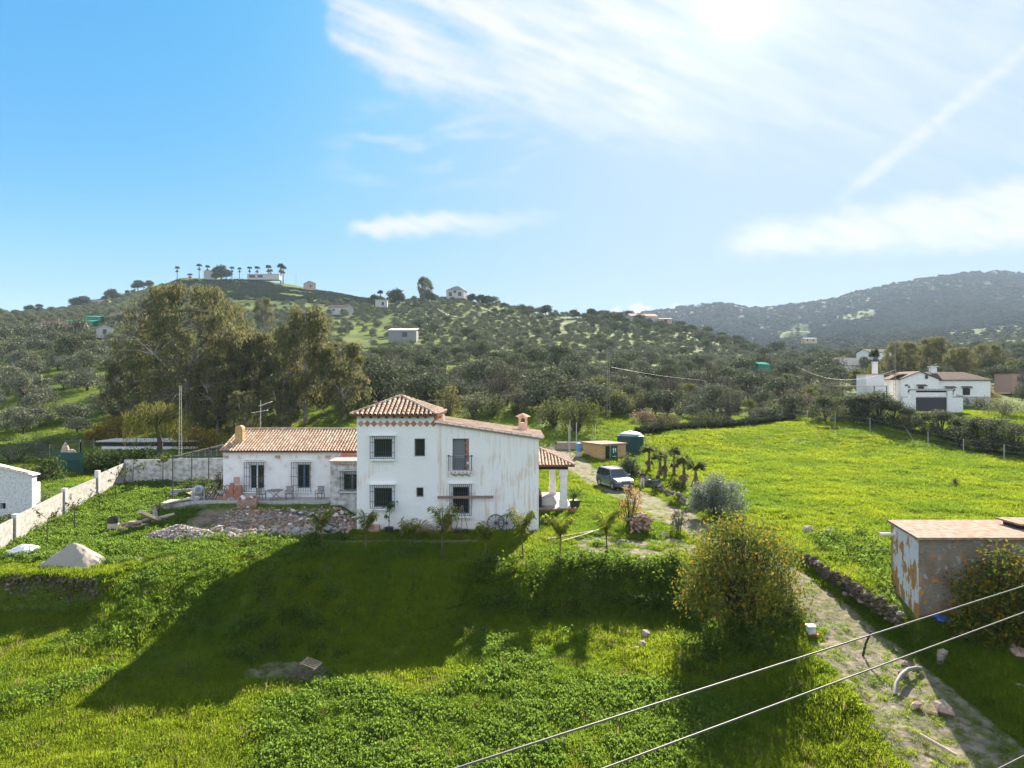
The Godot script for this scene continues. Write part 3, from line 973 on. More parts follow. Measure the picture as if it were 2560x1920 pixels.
func build_meadow() -> void:
	var grass: Array = []; var gcol := PackedColorArray()
	var weed: Array = []; var wcol := PackedColorArray()
	var broad: Array = []; var bcol := PackedColorArray()
	var dry: Array = []; var dcol := PackedColorArray()
	var total := 220000
	for i in total:
		var d := 21.0 * pow(128.0 / 21.0, pow(rng.randf(), 1.25))
		var px := rng.randf_range(-260.0, 2900.0)
		var x := (px - 1280.0) * d / F
		var pm := path_mask(x, d)
		if in_house(x, d):
			continue
		if pm > 0.35 and rng.randf() > 0.05 + 0.22 * (1.0 - pm):
			continue
		if x > -26.0 and x < -10.5 and d > 50.0 and d < 54.5:
			if rng.randf() > 0.12: continue
		if x < -29.0 - (d - 40.0) * 0.24 - 0.2 and d > 38.0 and d < 66.0:
			if rng.randf() > 0.3: continue
		if d > 88.0 and x < 11.0:
			if rng.randf() > 0.25: continue
		var p := Vector3(x, H(x, -d), -d)
		var q := n_mid.get_noise_2d(x * 1.7 + 300.0, d * 1.7)
		var q2 := n_mid.get_noise_2d(x * 0.55 - 200.0, d * 0.55)
		var far := ss(40.0, 110.0, d)
		var sc := (0.8 + 0.6 * rng.randf() + 0.5 * q) * (1.0 + 0.9 * far)
		if pm > 0.2: sc *= 0.5
		var garden := x < -21.0 - (d - 38.0) * 0.02 and d > 39.0 and d < 66.0
		var bank := x > -1.5 and x < 9.0 and d > 35.5 and d < 40.5
		var lush := d > 40.0 and d < 45.5 and x < -10.0 and x > -24.0
		var b := Basis(Vector3.UP, rng.randf() * TAU).scaled(Vector3(sc, sc * (0.75 + 0.5 * rng.randf()) * (1.0 - 0.35 * far), sc))
		var tone := 0.85 + 0.3 * rng.randf()
		if (q2 + 0.5 * q + 0.3 * (rng.randf() - 0.5) > 0.24 and x < 15.0 and d < 45.0 and rng.randf() < 0.55) or ((garden or lush) and rng.randf() < 0.8) or (bank and rng.randf() < 0.4) or (d < 28.5 and q2 + 0.5 * q > 0.06 + 0.25 * rng.randf() and rng.randf() < 0.45):
			if rng.randf() < 0.45 or garden:
				broad.append(Transform3D(b, p)); bcol.append(Color(0.145, 0.23, 0.035) * tone)
			else:
				weed.append(Transform3D(b, p)); wcol.append(Color(0.165, 0.255, 0.02) * tone)
		elif rng.randf() < 0.012 and d < 45.0:
			dry.append(Transform3D(b, p)); dcol.append(Color(0.20, 0.17, 0.07) * tone)
		elif rng.randf() < 0.62:
			weed.append(Transform3D(b, p)); wcol.append(Color(0.155, 0.24, 0.024).lerp(Color(0.245, 0.305, 0.02), clampf(0.5 - q2 * 1.5, 0.0, 1.0) * (0.5 + 0.5 * far)) * tone)
		else:
			grass.append(Transform3D(b, p)); gcol.append(Color(0.15, 0.235, 0.022).lerp(Color(0.24, 0.305, 0.02), clampf(0.5 - q2 * 1.4 + 0.4 * q, 0.0, 1.0)) * tone)
	scatter("grass", grass_tuft(46, 0.26, 0.2), M.leaf_soft, grass, gcol, "bright yellow green meadow grass across the fields", "grass")
	scatter("weeds", weed_clump(54, 0.26, 0.15, 0.065, 0.04), M.leaf_soft, weed, wcol, "low leafy weeds growing through the meadow grass", "weeds")
	scatter("broadleaf_weeds", weed_clump(64, 0.28, 0.24, 0.075, 0.055), M.leaf_soft, broad, bcol, "dark broad leaved weeds in clumps on the bank and garden", "weeds")
	scatter("dry_grass", grass_tuft(30, 0.2, 0.3), M.leaf_soft, dry, dcol, "straw coloured dry grass tufts among the green", "dry grass")


# ---------------------------------------------------------------- the trees of the hillside
var olive_cols := [Color(0.185, 0.195, 0.125), Color(0.15, 0.16, 0.10), Color(0.235, 0.24, 0.17), Color(0.125, 0.145, 0.08)]
var oak_cols := [Color(0.105, 0.125, 0.06), Color(0.125, 0.14, 0.07), Color(0.09, 0.11, 0.05)]
var brown_cols := [Color(0.15, 0.13, 0.095), Color(0.13, 0.115, 0.09), Color(0.17, 0.145, 0.10), Color(0.11, 0.115, 0.065)]
var light_cols := [Color(0.11, 0.13, 0.04), Color(0.14, 0.14, 0.045), Color(0.085, 0.11, 0.035)]
var gum_cols := [Color(0.165, 0.16, 0.068), Color(0.13, 0.14, 0.06), Color(0.19, 0.165, 0.07), Color(0.105, 0.125, 0.055)]


func slope_place(px: float, d: float) -> String:
	if px < 170.0: return "at the left edge of the hillside" if d < 240.0 else "far left below the skyline"
	if px < 430.0: return "on the slope left of the eucalyptus" if d < 240.0 else "high left of the eucalyptus"
	if px < 860.0: return "among the tall eucalyptus trees" if d < 200.0 else "on the hill behind the eucalyptus"
	if px < 1070.0: return "on the slope below the barn" if d < 300.0 else "beside the grey barn"
	if px < 1320.0: return "behind the two storey house" if d < 200.0 else "on the hill above the house"
	if px < 1560.0: return "behind the lattice pylon" if d < 220.0 else "in the grove above the pylon"
	if px < 1850.0: return "beyond the right field" if d < 260.0 else "on the ridge right of the grove"
	if px < 2150.0: return "in the valley left of the villa"
	return "behind the white villa"


func build_hill_trees() -> void:
	var ob := M.bark as Material
	var olives: Array = [
		round_tree("a", 2.7, 4.2, 0.3, 1700, 0.36, 0.17, olive_cols, ob, 11, 0.1), round_tree("b", 2.5, 4.5, 0.4, 1600, 0.36, 0.17, olive_cols, ob, 9, 0.1),
		round_tree("c", 2.9, 3.8, 0.2, 1800, 0.34, 0.16, olive_cols, ob, 13, 0.1), round_tree("d", 2.3, 3.4, 0.3, 1500, 0.34, 0.16, olive_cols, ob, 8, 0.1)]
	var oaks: Array = [
		round_tree("a", 4.2, 6.6, 0.2, 2300, 0.5, 0.26, oak_cols + olive_cols, ob, 14, 0.1), round_tree("b", 3.8, 7.2, 0.3, 2100, 0.5, 0.26, oak_cols + [olive_cols[0]], ob, 12, 0.1)]
	var browns: Array = []
	for k in 2:
		browns.append(shrub("a", Vector3(3.2, 6.5, 3.2), 26, 1500, 0.4, 0.09, brown_cols, M.leaf_dull, 0.0, 0.8, 0.09))
	var lights: Array = [round_tree("a", 2.8, 6.2, 0.4, 1500, 0.42, 0.2, light_cols, ob, 12), round_tree("b", 2.4, 5.2, 0.4, 1300, 0.4, 0.2, light_cols, ob, 10)]
	var kinds := {"olive_tree": olives, "dark_oak": oaks, "bare_tree": browns, "pale_tree": lights}
	var words := {"olive_tree": ["small grey green olive tree", "round grey green olive tree", "wide grey green olive tree"], "dark_oak": ["dark round evergreen oak", "dark broad evergreen oak", "large dark evergreen oak"], "bare_tree": ["twiggy brownish winter tree", "twiggy brownish winter tree", "tall twiggy brownish winter tree"], "pale_tree": ["slender yellow green tree", "yellow green tree", "tall yellow green tree"]}
	var far_xf := {"olive_tree": [], "dark_oak": [], "bare_tree": [], "pale_tree": []}
	var cells := {}
	var made := {"olive_tree": 0, "dark_oak": 0, "bare_tree": 0, "pale_tree": 0}
	var list: Array = []
	for i in 60000:
		var d := 116.0 * pow(1000.0 / 116.0, pow(rng.randf(), 0.75))
		var px := rng.randf_range(-70.0, 2640.0)
		var x := (px - 1280.0) * d / F
		var q := n_low.get_noise_2d(x * 2.5 + 70.0, d * 2.5)
		var dens := 0.5
		var sp := 5.6
		var kind := "olive_tree"
		var s := rng.randf_range(0.75, 1.15) * rng.randf_range(0.8, 1.2)
		if d < 235.0 and px > 880.0 and px < 1900.0:
			dens = 0.42 + 1.4 * q if d > 175.0 else 1.0
			sp = 6.2 if d > 175.0 else 4.6
			var u := rng.randf()
			kind = "dark_oak" if u < 0.36 + q * 0.3 else ("bare_tree" if u < 0.62 and d < 190.0 else ("pale_tree" if u < 0.75 and d < 150.0 else "olive_tree"))
			if kind == "olive_tree": s *= 1.35
		elif px < 430.0 and d < 265.0:
			dens = (0.10 if d < 150.0 else 0.2) + 0.9 * q
			sp = 4.6
			if d > 140.0: s *= 1.1 + 0.7 * rng.randf()
			if rng.randf() < 0.14 and d > 170.0: kind = "dark_oak"
		elif px < 880.0 and d < 240.0:
			dens = 0.4 + q
			if rng.randf() < 0.3: kind = "pale_tree"
		elif px > 830.0 and px < 985.0 and d > 240.0 and d < 420.0:
			dens = 0.22
			sp = 8.0
		elif px > 1040.0 and px < 1780.0 and d < 420.0:
			dens = 0.75; sp = 5.6; s *= 0.8
			if rng.randf() < 0.06: kind = "dark_oak"
		elif px > 1180.0 and px < 1480.0 and d > 430.0 and d < 520.0:
			dens = 0.12 + 0.4 * q
			if rng.randf() < 0.4: kind = "dark_oak"
		elif px > 1480.0 and px < 1890.0 and d >= 420.0 and d < 560.0:
			dens = 0.55 + q
			if rng.randf() < 0.5: kind = "dark_oak"
		elif px > 1890.0:
			dens = 0.42 + 1.3 * q if d > 300.0 else 0.5 + 1.2 * q
			var u := rng.randf()
			kind = "olive_tree" if u < 0.5 else ("dark_oak" if u < 0.8 else ("pale_tree" if u < 0.92 else "bare_tree"))
			if d > 400.0: sp = 9.0; s *= 1.2
			if d < 180.0 and px > 2180.0 and px < 2480.0: dens = 0.1
		elif d > 560.0:
			dens = 0.0
			if px > 60.0 and px < 500.0 and d < 700.0: dens = 0.2
		elif px > 420.0 and px < 880.0 and d > 420.0:
			dens = 0.10
		elif d > 380.0 and px < 430.0:
			dens = 0.5 + q
			s *= 0.9
		if d < 122.0 and px > 1490.0: dens = 0.0
		elif px > 2030.0 and d < 140.0: dens = 0.0
		elif px > 1490.0 and px < 2030.0 and d < 150.0:
			dens = 0.9; sp = 4.6; s *= 0.8
		if px < 860.0 and d < 128.0: dens *= 0.6
		for cl in [[835, 1060, 280, 318], [2090, 2500, 122, 170], [1780, 1900, 225, 250], [2030, 2140, 215, 240], [1120, 1170, 505, 530], [230, 470, 116, 119]]:
			if px > cl[0] and px < cl[1] and d > cl[2] and d < cl[3]: dens = 0.0
		if rng.randf() > dens:
			continue
		if kind == "dark_oak": sp *= 1.25
		sp *= clampf(s, 0.8, 1.5)
		var ck := Vector2i(int(floor(x / 4.0)), int(floor(d / 4.0)))
		var ok := true
		for ax in range(-3, 4):
			for ay in range(-3, 4):
				for e in cells.get(ck + Vector2i(ax, ay), []):
					if Vector2(e[0] - x, e[1] - d).length() < (e[2] + sp) * 0.5:
						ok = false
		if not ok:
			continue
		if not cells.has(ck): cells[ck] = []
		cells[ck].append([x, d, sp])
		list.append([kind, x, d, s, px])
	list.sort_custom(func(a, b): return a[2] / a[3] < b[2] / b[3])
	for e in list:
		var kind: String = e[0]
		var protos: Array = kinds[kind]
		var k := rng.randi() % protos.size()
		var at := Vector3(e[1], H(e[1], -e[2]) - 0.12, -e[2])
		var sy: float = e[3] * rng.randf_range(0.85, 1.15)
		var turn := rng.randf() * TAU
		if made[kind] < 230 and e[2] < 430.0:
			var how: String = "at the foot" if e[2] < 140.0 else ("lower down" if e[2] < 180.0 else ("halfway up" if e[2] < 230.0 else ("further up" if e[2] < 290.0 else "high up")))
			var sh: String = ["dense", "loose", "spreading", "compact"][k]
			var w: String = words[kind][clampi(int((e[3] - 0.7) * 3.2), 0, 2)]
			again(protos[k], kind, "%s %s %s, %s" % [sh, w, slope_place(e[4], e[2]), how], "tree", at, turn, "%ss %s" % [kind.replace("_", " "), slope_place(e[4], e[2])], Vector3(e[3], sy, e[3]))
			made[kind] += 1
		else:
			far_xf[kind].append([k, Transform3D(Basis(Vector3.UP, turn).scaled(Vector3(e[3], sy, e[3])), at)])
	print("trees ", made, " far ", far_xf["olive_tree"].size(), " ", far_xf["dark_oak"].size(), " ", far_xf["bare_tree"].size(), " ", far_xf["pale_tree"].size())
	for kind in far_xf:
		for k in kinds[kind].size():
			var xf: Array = []
			var cs := PackedColorArray()
			for e in far_xf[kind]:
				if e[0] == k:
					xf.append(e[1]); cs.append(jitter(Color(1, 1, 1), 0.12))
			if xf.size():
				scatter("distant_" + kind + "s", (kinds[kind][k].get_node("crown") if kinds[kind][k].has_node("crown") else kinds[kind][k].get_node("foliage")).mesh, M.leaf_dull, xf, cs, "%s far up the hillside reading as one mass, mix %s" % [{"olive_tree": "grey green olive groves", "dark_oak": "dark evergreen oaks", "bare_tree": "brownish winter trees", "pale_tree": "yellow green trees"}[kind], ["of rounder crowns", "of taller crowns", "of wider crowns", "of smaller crowns"][k]], "trees")
		for p in kinds[kind]:
			p.free()
	# scrub on the mountain, orchard rows at its foot, terraced rows on the left hill
	var sm := MB.new()
	crown(sm, [[Vector3(0, 1.3, 0), Vector3(2.6, 1.7, 2.6)], [Vector3(1.6, 1.0, 0.8), Vector3(1.7, 1.3, 1.7)], [Vector3(-1.5, 0.9, -0.6), Vector3(1.8, 1.2, 1.6)]], 130, 1.5, 0.9, [Color(1, 1, 1), Color(0.75, 0.75, 0.75)])
	var scrub := sm.mesh()
	var xs: Array = []; var xc := PackedColorArray()
	for i in 42000:
		var d := 900.0 * pow(2600.0 / 900.0, rng.randf())
		var px := rng.randf_range(1560.0, 2640.0)
		var x := (px - 1280.0) * d / F
		var q := n_ridge.get_noise_2d(x * 1.3 + 500.0, d * 1.3) + 0.6 * n_low.get_noise_2d(x * 1.6, d * 1.6)
		if q > 0.5 and rng.randf() > 0.3: continue
		if ground_color(x, d, 0.0).g > 0.085 and rng.randf() > 0.06: continue
		var s := rng.randf_range(0.7, 2.2)
		xs.append(Transform3D(Basis(Vector3.UP, rng.randf() * TAU).scaled(Vector3(s, s * 0.9, s)), Vector3(x, H(x, -d) - 0.2, -d)))
		xc.append(jitter([Color(0.055, 0.068, 0.04), Color(0.07, 0.08, 0.05), Color(0.085, 0.088, 0.055)][rng.randi() % 3], 0.2))
	scatter("mountain_scrub", scrub, M.leaf_dull, xs, xc, "grey green scrub covering the hazy mountain on the right", "scrub")
	xs = []; xc = PackedColorArray()
	for i in 70:
		for j in 26:
			var d := 640.0 + j * 10.0
			var x := 330.0 + i * 8.5 + j * 3.0
			var px := 1280.0 + F * x / d
			if px < 1950.0 or px > 2330.0: continue
			xs.append(Transform3D(Basis(Vector3.UP, rng.randf() * TAU).scaled(Vector3.ONE * rng.randf_range(0.6, 0.95)), Vector3(x, H(x, -d) - 0.2, -d)))
			xc.append(jitter(Color(0.085, 0.10, 0.06), 0.2))
	scatter("orchard_rows", scrub, M.leaf_dull, xs, xc, "planted rows of young trees at the foot of the mountain", "orchard")
	xs = []; xc = PackedColorArray()
	for i in 26:
		var d := 560.0 + i * 6.0
		var px := 430.0
		while px < 960.0:
			px += rng.randf_range(2.2, 4.5)
			if rng.randf() < 0.2 or n_low.get_noise_2d(px * 0.5, d * 2.0) > 0.3: continue
			var dd := d + n_mid.get_noise_2d(px * 0.03, d) * 3.0
			var x := (px - 1280.0) * dd / F
			var s := rng.randf_range(0.3, 0.55)
			xs.append(Transform3D(Basis(Vector3.UP, rng.randf() * TAU).scaled(Vector3(s, s, s)), Vector3(x, H(x, -dd) - 0.2, -dd)))
			xc.append(jitter(Color(0.05, 0.075, 0.03), 0.2))
	scatter("terraced_rows", scrub, M.leaf_dull, xs, xc, "dark green crop rows along the terraces of the left hill", "crop rows")


func build_big_trees() -> void:
	# eucalyptus behind the low wing
	var gums: Array = [
		gum_tree("g", 24.0, [[0.14, 6.5], [0.3, 9.0], [0.55, 10.0], [0.8, 8.6], [0.92, 6.0], [1.0, 3.0]], 320, 105, gum_cols, 0.25, [
			[Vector3(0, -1, 0), Vector3(0.1, 3, 0), Vector3(0.2, 6.5, 0), Vector3(0.9, 8.5, 0.2), Vector3(2.0, 12, 0.4), Vector3(2.9, 16, 0.2), Vector3(3.2, 19.5, 0), Vector3(3.8, 22.5, 0)],
			[Vector3(0.1, 5.6, 0), Vector3(-0.4, 8, 0.3), Vector3(-0.9, 11, 0.6), Vector3(-2.4, 14, 0.8), Vector3(-3.2, 18, 0.5), Vector3(-3.6, 21, 0)],
			[Vector3(2.9, 16, 0.2), Vector3(4.5, 17.5, 0.4), Vector3(6.8, 19, 0.3), Vector3(8.2, 20.2, 0)],
			[Vector3(-0.9, 11, 0.6), Vector3(-4, 13, 1.2), Vector3(-5.8, 16, 1.2), Vector3(-7.0, 18.6, 0.6)],
			[Vector3(0.2, 6.5, 0), Vector3(-2.5, 8, -1.5), Vector3(-5.5, 9, -2), Vector3(-7, 11, -2)],
			[Vector3(0.9, 8.5, 0.2), Vector3(3.5, 9.5, -1.5), Vector3(6.0, 10.8, -2.0), Vector3(7.5, 12.6, -1)]]),
		gum_tree("g", 18.0, [[0.2, 3.0], [0.4, 4.6], [0.65, 5.2], [0.85, 3.8], [1.0, 1.4]], 170, 105, gum_cols, 0.35, [
			[Vector3(0, -1, 0), Vector3(0.1, 3, 0), Vector3(-0.1, 6, 0.1), Vector3(0.2, 10, 0), Vector3(0, 14, 0.1), Vector3(0.1, 17.2, 0)],
			[Vector3(-0.1, 6, 0.1), Vector3(-1.5, 8.5, 0.5), Vector3(-2.6, 11.5, 0.5)], [Vector3(0, 7.5, 0), Vector3(1.5, 9.5, -0.5), Vector3(3, 12, -0.3)], [Vector3(0.1, 5, 0), Vector3(2, 6.4, 0.4), Vector3(3.6, 7.4, 0.4)]]),
		gum_tree("g", 14.0, [[0.14, 2.8], [0.4, 4.2], [0.7, 4.4], [0.9, 2.8], [1.0, 1.2]], 110, 100, gum_cols, 0.25, [
			[Vector3(0, -1, 0), Vector3(0.2, 2.5, 0), Vector3(0.7, 5, 0.1), Vector3(1.2, 8.5, 0), Vector3(1.0, 12.5, 0)],
			[Vector3(0.5, 4, 0), Vector3(-0.9, 6.5, 0.5), Vector3(-2.2, 9.5, 0.5)], [Vector3(0.7, 5, 0), Vector3(2.2, 7, -0.5), Vector3(3.2, 9, -0.3)]])]
	for e in [
		[0, 470, 115, 1.0, "tallest eucalyptus with a pale forked trunk and wide brown green crown"],
		[1, 765, 110, 1.0, "tall eucalyptus with a straight pale trunk behind the right end of the low wing roof"],
		[1, 640, 120, 0.85, "eucalyptus with a thin leaning trunk between the two tallest ones"],
		[1, 385, 124, 0.92, "eucalyptus left of the tallest one with a low brown crown"],
		[2, 545, 111, 0.85, "shorter eucalyptus just right of the tallest trunk"],
		[2, 862, 107, 0.85, "small yellow brown eucalyptus left of the tower roof"],
		[2, 585, 126, 1.15, "eucalyptus in the second row behind the low wing"],
		[1, 420, 128, 0.95, "eucalyptus in the second row left of the tallest trunk"],
		[2, 720, 124, 1.05, "eucalyptus in the second row left of the straight trunk"],
		[2, 700, 106, 0.62, "low eucalyptus behind the middle of the low wing roof"],
		[2, 318, 121, 0.8, "low dark eucalyptus at the left end of the row"],
		[2, 610, 105, 0.5, "young bushy eucalyptus behind the low wing chimney"],
		[0, 2255, 190, 0.5, "eucalyptus behind the left gable of the white villa"],
		[0, 2335, 196, 0.54, "eucalyptus behind the chimney of the white villa"],
		[0, 2400, 180, 0.44, "yellowish eucalyptus behind the right end of the white villa"],
		[0, 2470, 215, 0.46, "eucalyptus right of the white villa roof"],
		[2, 660, 330, 1.05, "lone eucalyptus on the terraced hill between the two tall ones"],
		[1, 1062, 515, 1.0, "tall slender tree on the skyline left of the hilltop house"]]:
		again(gums[e[0]], "eucalyptus_tree", e[4], "tree", G(e[1], e[2], -0.2), rng.randf() * TAU, "", Vector3.ONE * e[3])
	for g in gums: g.free()
	# palms and trees on the two hilltops
	var wash := fan_palm(10.5, 3.2, 16, 16, 0.28, [Color(0.03, 0.045, 0.02), Color(0.045, 0.055, 0.025)])
	var where := ["leftmost tall palm on the left hilltop", "tall palm left of the square hilltop block", "palm just right of the tallest left hand palm", "palm beside the dark hilltop tree", "thin palm left of the flat hilltop house", "palm over the left end of the flat hilltop house", "palm over the middle of the flat hilltop house", "leaning palm over the right part of the hilltop house", "second palm over the right part of the hilltop house", "thick palm at the right end of the hilltop house", "last palm right of the hilltop house"]
	var pxs := [443, 498, 519, 580, 599, 624, 643, 671, 677, 702, 708]
	var tops := [671, 665, 668, 671, 673, 671, 671, 669, 678, 667, 671]
	for k in pxs.size():
		var g := G(pxs[k], 722 + (k % 3) * 3)
		var top: float = CAM_Y - (tops[k] - 960.0) * -g.z / F
		var s: float = clampf((top - g.y) / 11.0, 0.4, 1.6)
		again(wash, "hilltop_palm", where[k], "palm tree", g, rng.randf() * TAU, "palms along the left hilltop", Vector3(s * 1.1, s, s * 1.1))
	again(wash, "hilltop_palm", "short bushy palm left of the square hilltop block", "palm tree", G(475, 716, -3.0), 0.3, "palms along the left hilltop", Vector3(1.3, 0.7, 1.3))
	again(wash, "hilltop_palm", "lone palm on the skyline at the far left by the hedge", "palm tree", G(98, 600, -4.0), 0.3, "", Vector3(1.5, 0.95, 1.5))
	again(wash, "hilltop_palm", "palm on the second ridge left of the dark round trees", "palm tree", G(951, 500, -1.0), 1.3, "", Vector3(1.0, 1.0, 1.0))
	again(wash, "hilltop_palm", "palm in front of the small white house behind the villa", "palm tree", G(2186, 228, -5.5), 1.3, "", Vector3(0.75, 1.15, 0.75))
	again(wash, "hilltop_palm", "shorter palm left of the small white house behind the villa", "palm tree", G(2160, 232, -5.5), 2.3, "", Vector3(0.7, 0.95, 0.7))
	wash.free()
	var sky_tree := round_tree("t", 5.0, 9.5, 2.0, 2600, 0.8, 0.5, oak_cols, M.bark, 14, 0.1)
	for e in [[190, 640, 1.15, "left tree of the pair on the skyline at the left"], [208, 640, 1.2, "right tree of the pair on the skyline at the left"], [281, 650, 1.3, "single dark skyline tree right of the pair"], [262, 655, 0.6, "small tree beside the pale hilltop wall"], [345, 700, 1.25, "dark tree on the skyline left of the tall eucalyptus top"], [372, 705, 0.9, "smaller dark tree on the skyline left of the eucalyptus top"], [318, 690, 0.45, "tiny round skyline tree left of the eucalyptus"], [553, 715, 1.7, "large dark tree among the hilltop palms"], [566, 715, 1.1, "dark tree at the right flank of the large hilltop tree"], [540, 715, 0.9, "dark tree at the left flank of the large hilltop tree"], [937, 505, 1.05, "dark round tree under the palm on the second ridge"], [990, 510, 1.3, "broad dark tree on the second ridge crest"], [1078, 510, 0.85, "dark bushy tree at the foot of the tall slender tree"], [1180, 520, 0.75, "dark tree right of the hilltop house on the second ridge"], [1204, 520, 0.8, "second dark tree right of the hilltop house on the second ridge"], [1217, 520, 0.8, "rightmost dark tree of the three by the hilltop house"], [1365, 515, 0.9, "dark tree standing up from the right part of the ridge"], [1440, 515, 0.6, "low round tree on the ridge right of the middle"], [1480, 515, 0.8, "wide low tree on the ridge right of the middle"], [75, 560, 0.85, "hedge tree on the skyline at the far left"], [100, 560, 0.7, "second hedge tree on the skyline at the far left"], [130, 575, 0.6, "low hedge tree on the skyline at the far left"]]:
		again(sky_tree, "skyline_tree", e[3], "tree", G(e[0], e[1], -0.4), rng.randf() * TAU, "", Vector3(e[2], e[2], e[2]))
	sky_tree.free()
	var cyp_leaf := MB.new()
	crown(cyp_leaf, [[Vector3(0, 2.0, 0), Vector3(0.9, 2.0, 0.9)], [Vector3(0, 4.5, 0), Vector3(0.7, 2.4, 0.7)], [Vector3(0, 6.6, 0), Vector3(0.4, 1.6, 0.4)]], 900, 0.45, 0.2, oak_cols, -1.0)
	var cyp := Node3D.new()
	cyp.name = "cypress"
	var cw := MB.new()
	cw.rod(Vector3(0, -0.3, 0), Vector3(0, 6, 0), 0.16, 5, 0.03)
	part("trunk", cw.mesh(false), M.bark, cyp)
	part("crown", cyp_leaf.mesh(), M.leaf_dull, cyp)
	for e in [[2424, 230, 1.3, "left cypress of the pair right of the villa roof"], [2446, 235, 1.1, "right cypress of the pair right of the villa roof"], [2508, 300, 1.25, "cypress standing alone against the bright green slope"], [807, 560, 0.9, "small dark conifer on the terraced hill crest"], [772, 700, 1.2, "thin cypress in front of the hilltop chapel like house"], [2460, 250, 1.2, "broad dark conifer beside the bright green slope"]]:
		again(cyp, "cypress_tree", e[3], "tree", G(e[0], e[1], -0.3), rng.randf() * 3.0, "", Vector3(e[2], e[2], e[2]))
	cyp.free()


# ---------------------------------------------------------------- the farmhouse
func wall_sheet(mb: MB, x0: float, x1: float, y0: float, top_l: float, top_r: float, z: float, th: float, holes: Array, ux0: float, ux1: float, uy0: float, uy1: float) -> void:   # a wall facing +z with rectangular openings [x0, x1, y0, y1]
	var xs: Array = [x0, x1]
	for h in holes:
		xs.append(h[0]); xs.append(h[1])
	xs.sort()
	var U := func(x: float, y: float) -> Vector2: return Vector2((x - ux0) / (ux1 - ux0), 1.0 - (y - uy0) / (uy1 - uy0))
	for i in xs.size() - 1:
		var a: float = xs[i]
		var b: float = xs[i + 1]
		if b - a < 1e-4: continue
		var ta := lerpf(top_l, top_r, (a - x0) / (x1 - x0))
		var tb := lerpf(top_l, top_r, (b - x0) / (x1 - x0))
		var spans: Array = []
		for h in holes:
			if h[0] < b - 1e-4 and h[1] > a + 1e-4:
				spans.append([h[2], h[3]])
		spans.sort()
		var y := y0
		for s in spans + [[INF, INF]]:
			var last: bool = s[0] == INF
			var ya: float = ta if last else s[0]
			var yb: float = tb if last else s[0]
			mb.quad_uv(Vector3(a, y, z), Vector3(b, y, z), Vector3(b, yb, z), Vector3(a, ya, z), U.call(a, y), U.call(b, y), U.call(b, yb), U.call(a, ya))
			mb.quad(Vector3(b, y, z - th), Vector3(a, y, z - th), Vector3(a, ya, z - th), Vector3(b, yb, z - th))
			if not last: y = s[1]
	for h in holes:
		var a: float = h[0]; var b: float = h[1]; var c: float = h[2]; var d: float = h[3]
		mb.quad(Vector3(a, c, z), Vector3(a, c, z - th), Vector3(a, d, z - th), Vector3(a, d, z))
		mb.quad(Vector3(b, c, z - th), Vector3(b, c, z), Vector3(b, d, z), Vector3(b, d, z - th))
		mb.quad(Vector3(a, c, z), Vector3(b, c, z), Vector3(b, c, z - th), Vector3(a, c, z - th))
		mb.quad(Vector3(a, d, z - th), Vector3(b, d, z - th), Vector3(b, d, z), Vector3(a, d, z))
	mb.quad(Vector3(x0, y0, z - th), Vector3(x0, y0, z), Vector3(x0, top_l, z), Vector3(x0, top_l, z - th))
	mb.quad(Vector3(x1, y0, z), Vector3(x1, y0, z - th), Vector3(x1, top_r, z - th), Vector3(x1, top_r, z))
	mb.quad(Vector3(x0, top_l, z), Vector3(x1, top_r, z), Vector3(x1, top_r, z - th), Vector3(x0, top_l, z - th))


func facade_texture() -> ImageTexture:   # stained whitewash: ochre rain streaks, patched plaster, splashed foot
	var w := 720
	var h := 480
	var im := Image.create(w, h, false, Image.FORMAT_RGB8)
	var f := FastNoiseLite.new()
	f.seed = 77; f.frequency = 1.0; f.fractal_octaves = 4
	for j in h:
		for i in w:
			var u := (i + 0.5) / w * 11.8     # metres from the left corner
			var y := (1.0 - (j + 0.5) / h) * 7.8 - 0.3
			var streak := f.get_noise_2d(u * 5.5, y * 0.28 + 9.0) + 0.35 * f.get_noise_2d(u * 14.0, y * 0.7)
			var cloud := f.get_noise_2d(u * 0.7 + 30.0, y * 0.6)
			var grain := f.get_noise_2d(u * 9.0, y * 9.0 + 70.0)
			var k := 0.0
			if u > 5.2:
				k = ss(-0.02, 0.42, streak + 0.55 * cloud) * (0.45 + 0.55 * ss(5.9, 4.6, absf(y - 2.8) * 1.5 + 2.0))
				k += 0.75 * ss(0.16, 0.02, absf(u - 5.42 - 0.05 * streak)) * ss(0.6, 1.6, y)
				k *= 1.0 - ss(1.1, 0.85, Vector2((u - 7.6) * 0.9, y - 5.1).length() + 0.1 * grain)
				k *= 1.0 - 0.9 * ss(0.85, 0.7, Vector2((u - 6.8) * 0.75, y - 3.0).length())
				k += 0.5 * ss(0.2, 0.05, absf(u - 9.05 - 0.04 * streak)) * ss(3.4, 2.4, y)
			else:
				k = 0.8 * ss(0.02, 0.5, streak + 0.6 * cloud) * ss(2.3, 3.2, y) * ss(5.0, 3.7, y) * ss(3.4, 0.3, u)
				k *= 1.0 - ss(0.95, 0.8, Vector2((u - 1.7) * 0.8, y - 2.9).length())
			var foot := ss(1.1, 0.2, y + 0.5 * cloud) * (0.35 + 0.3 * grain)
			var c := Color(0.80, 0.80, 0.79) * (1.0 + 0.035 * grain + 0.03 * cloud)
			c = c.lerp(Color(0.60, 0.47, 0.345), clampf(k * 0.62, 0.0, 0.85))
			c = c.lerp(Color(0.62, 0.50, 0.42), clampf(foot, 0.0, 0.6))
			im.set_pixel(i, j, c.linear_to_srgb())
	return ImageTexture.create_from_image(im)


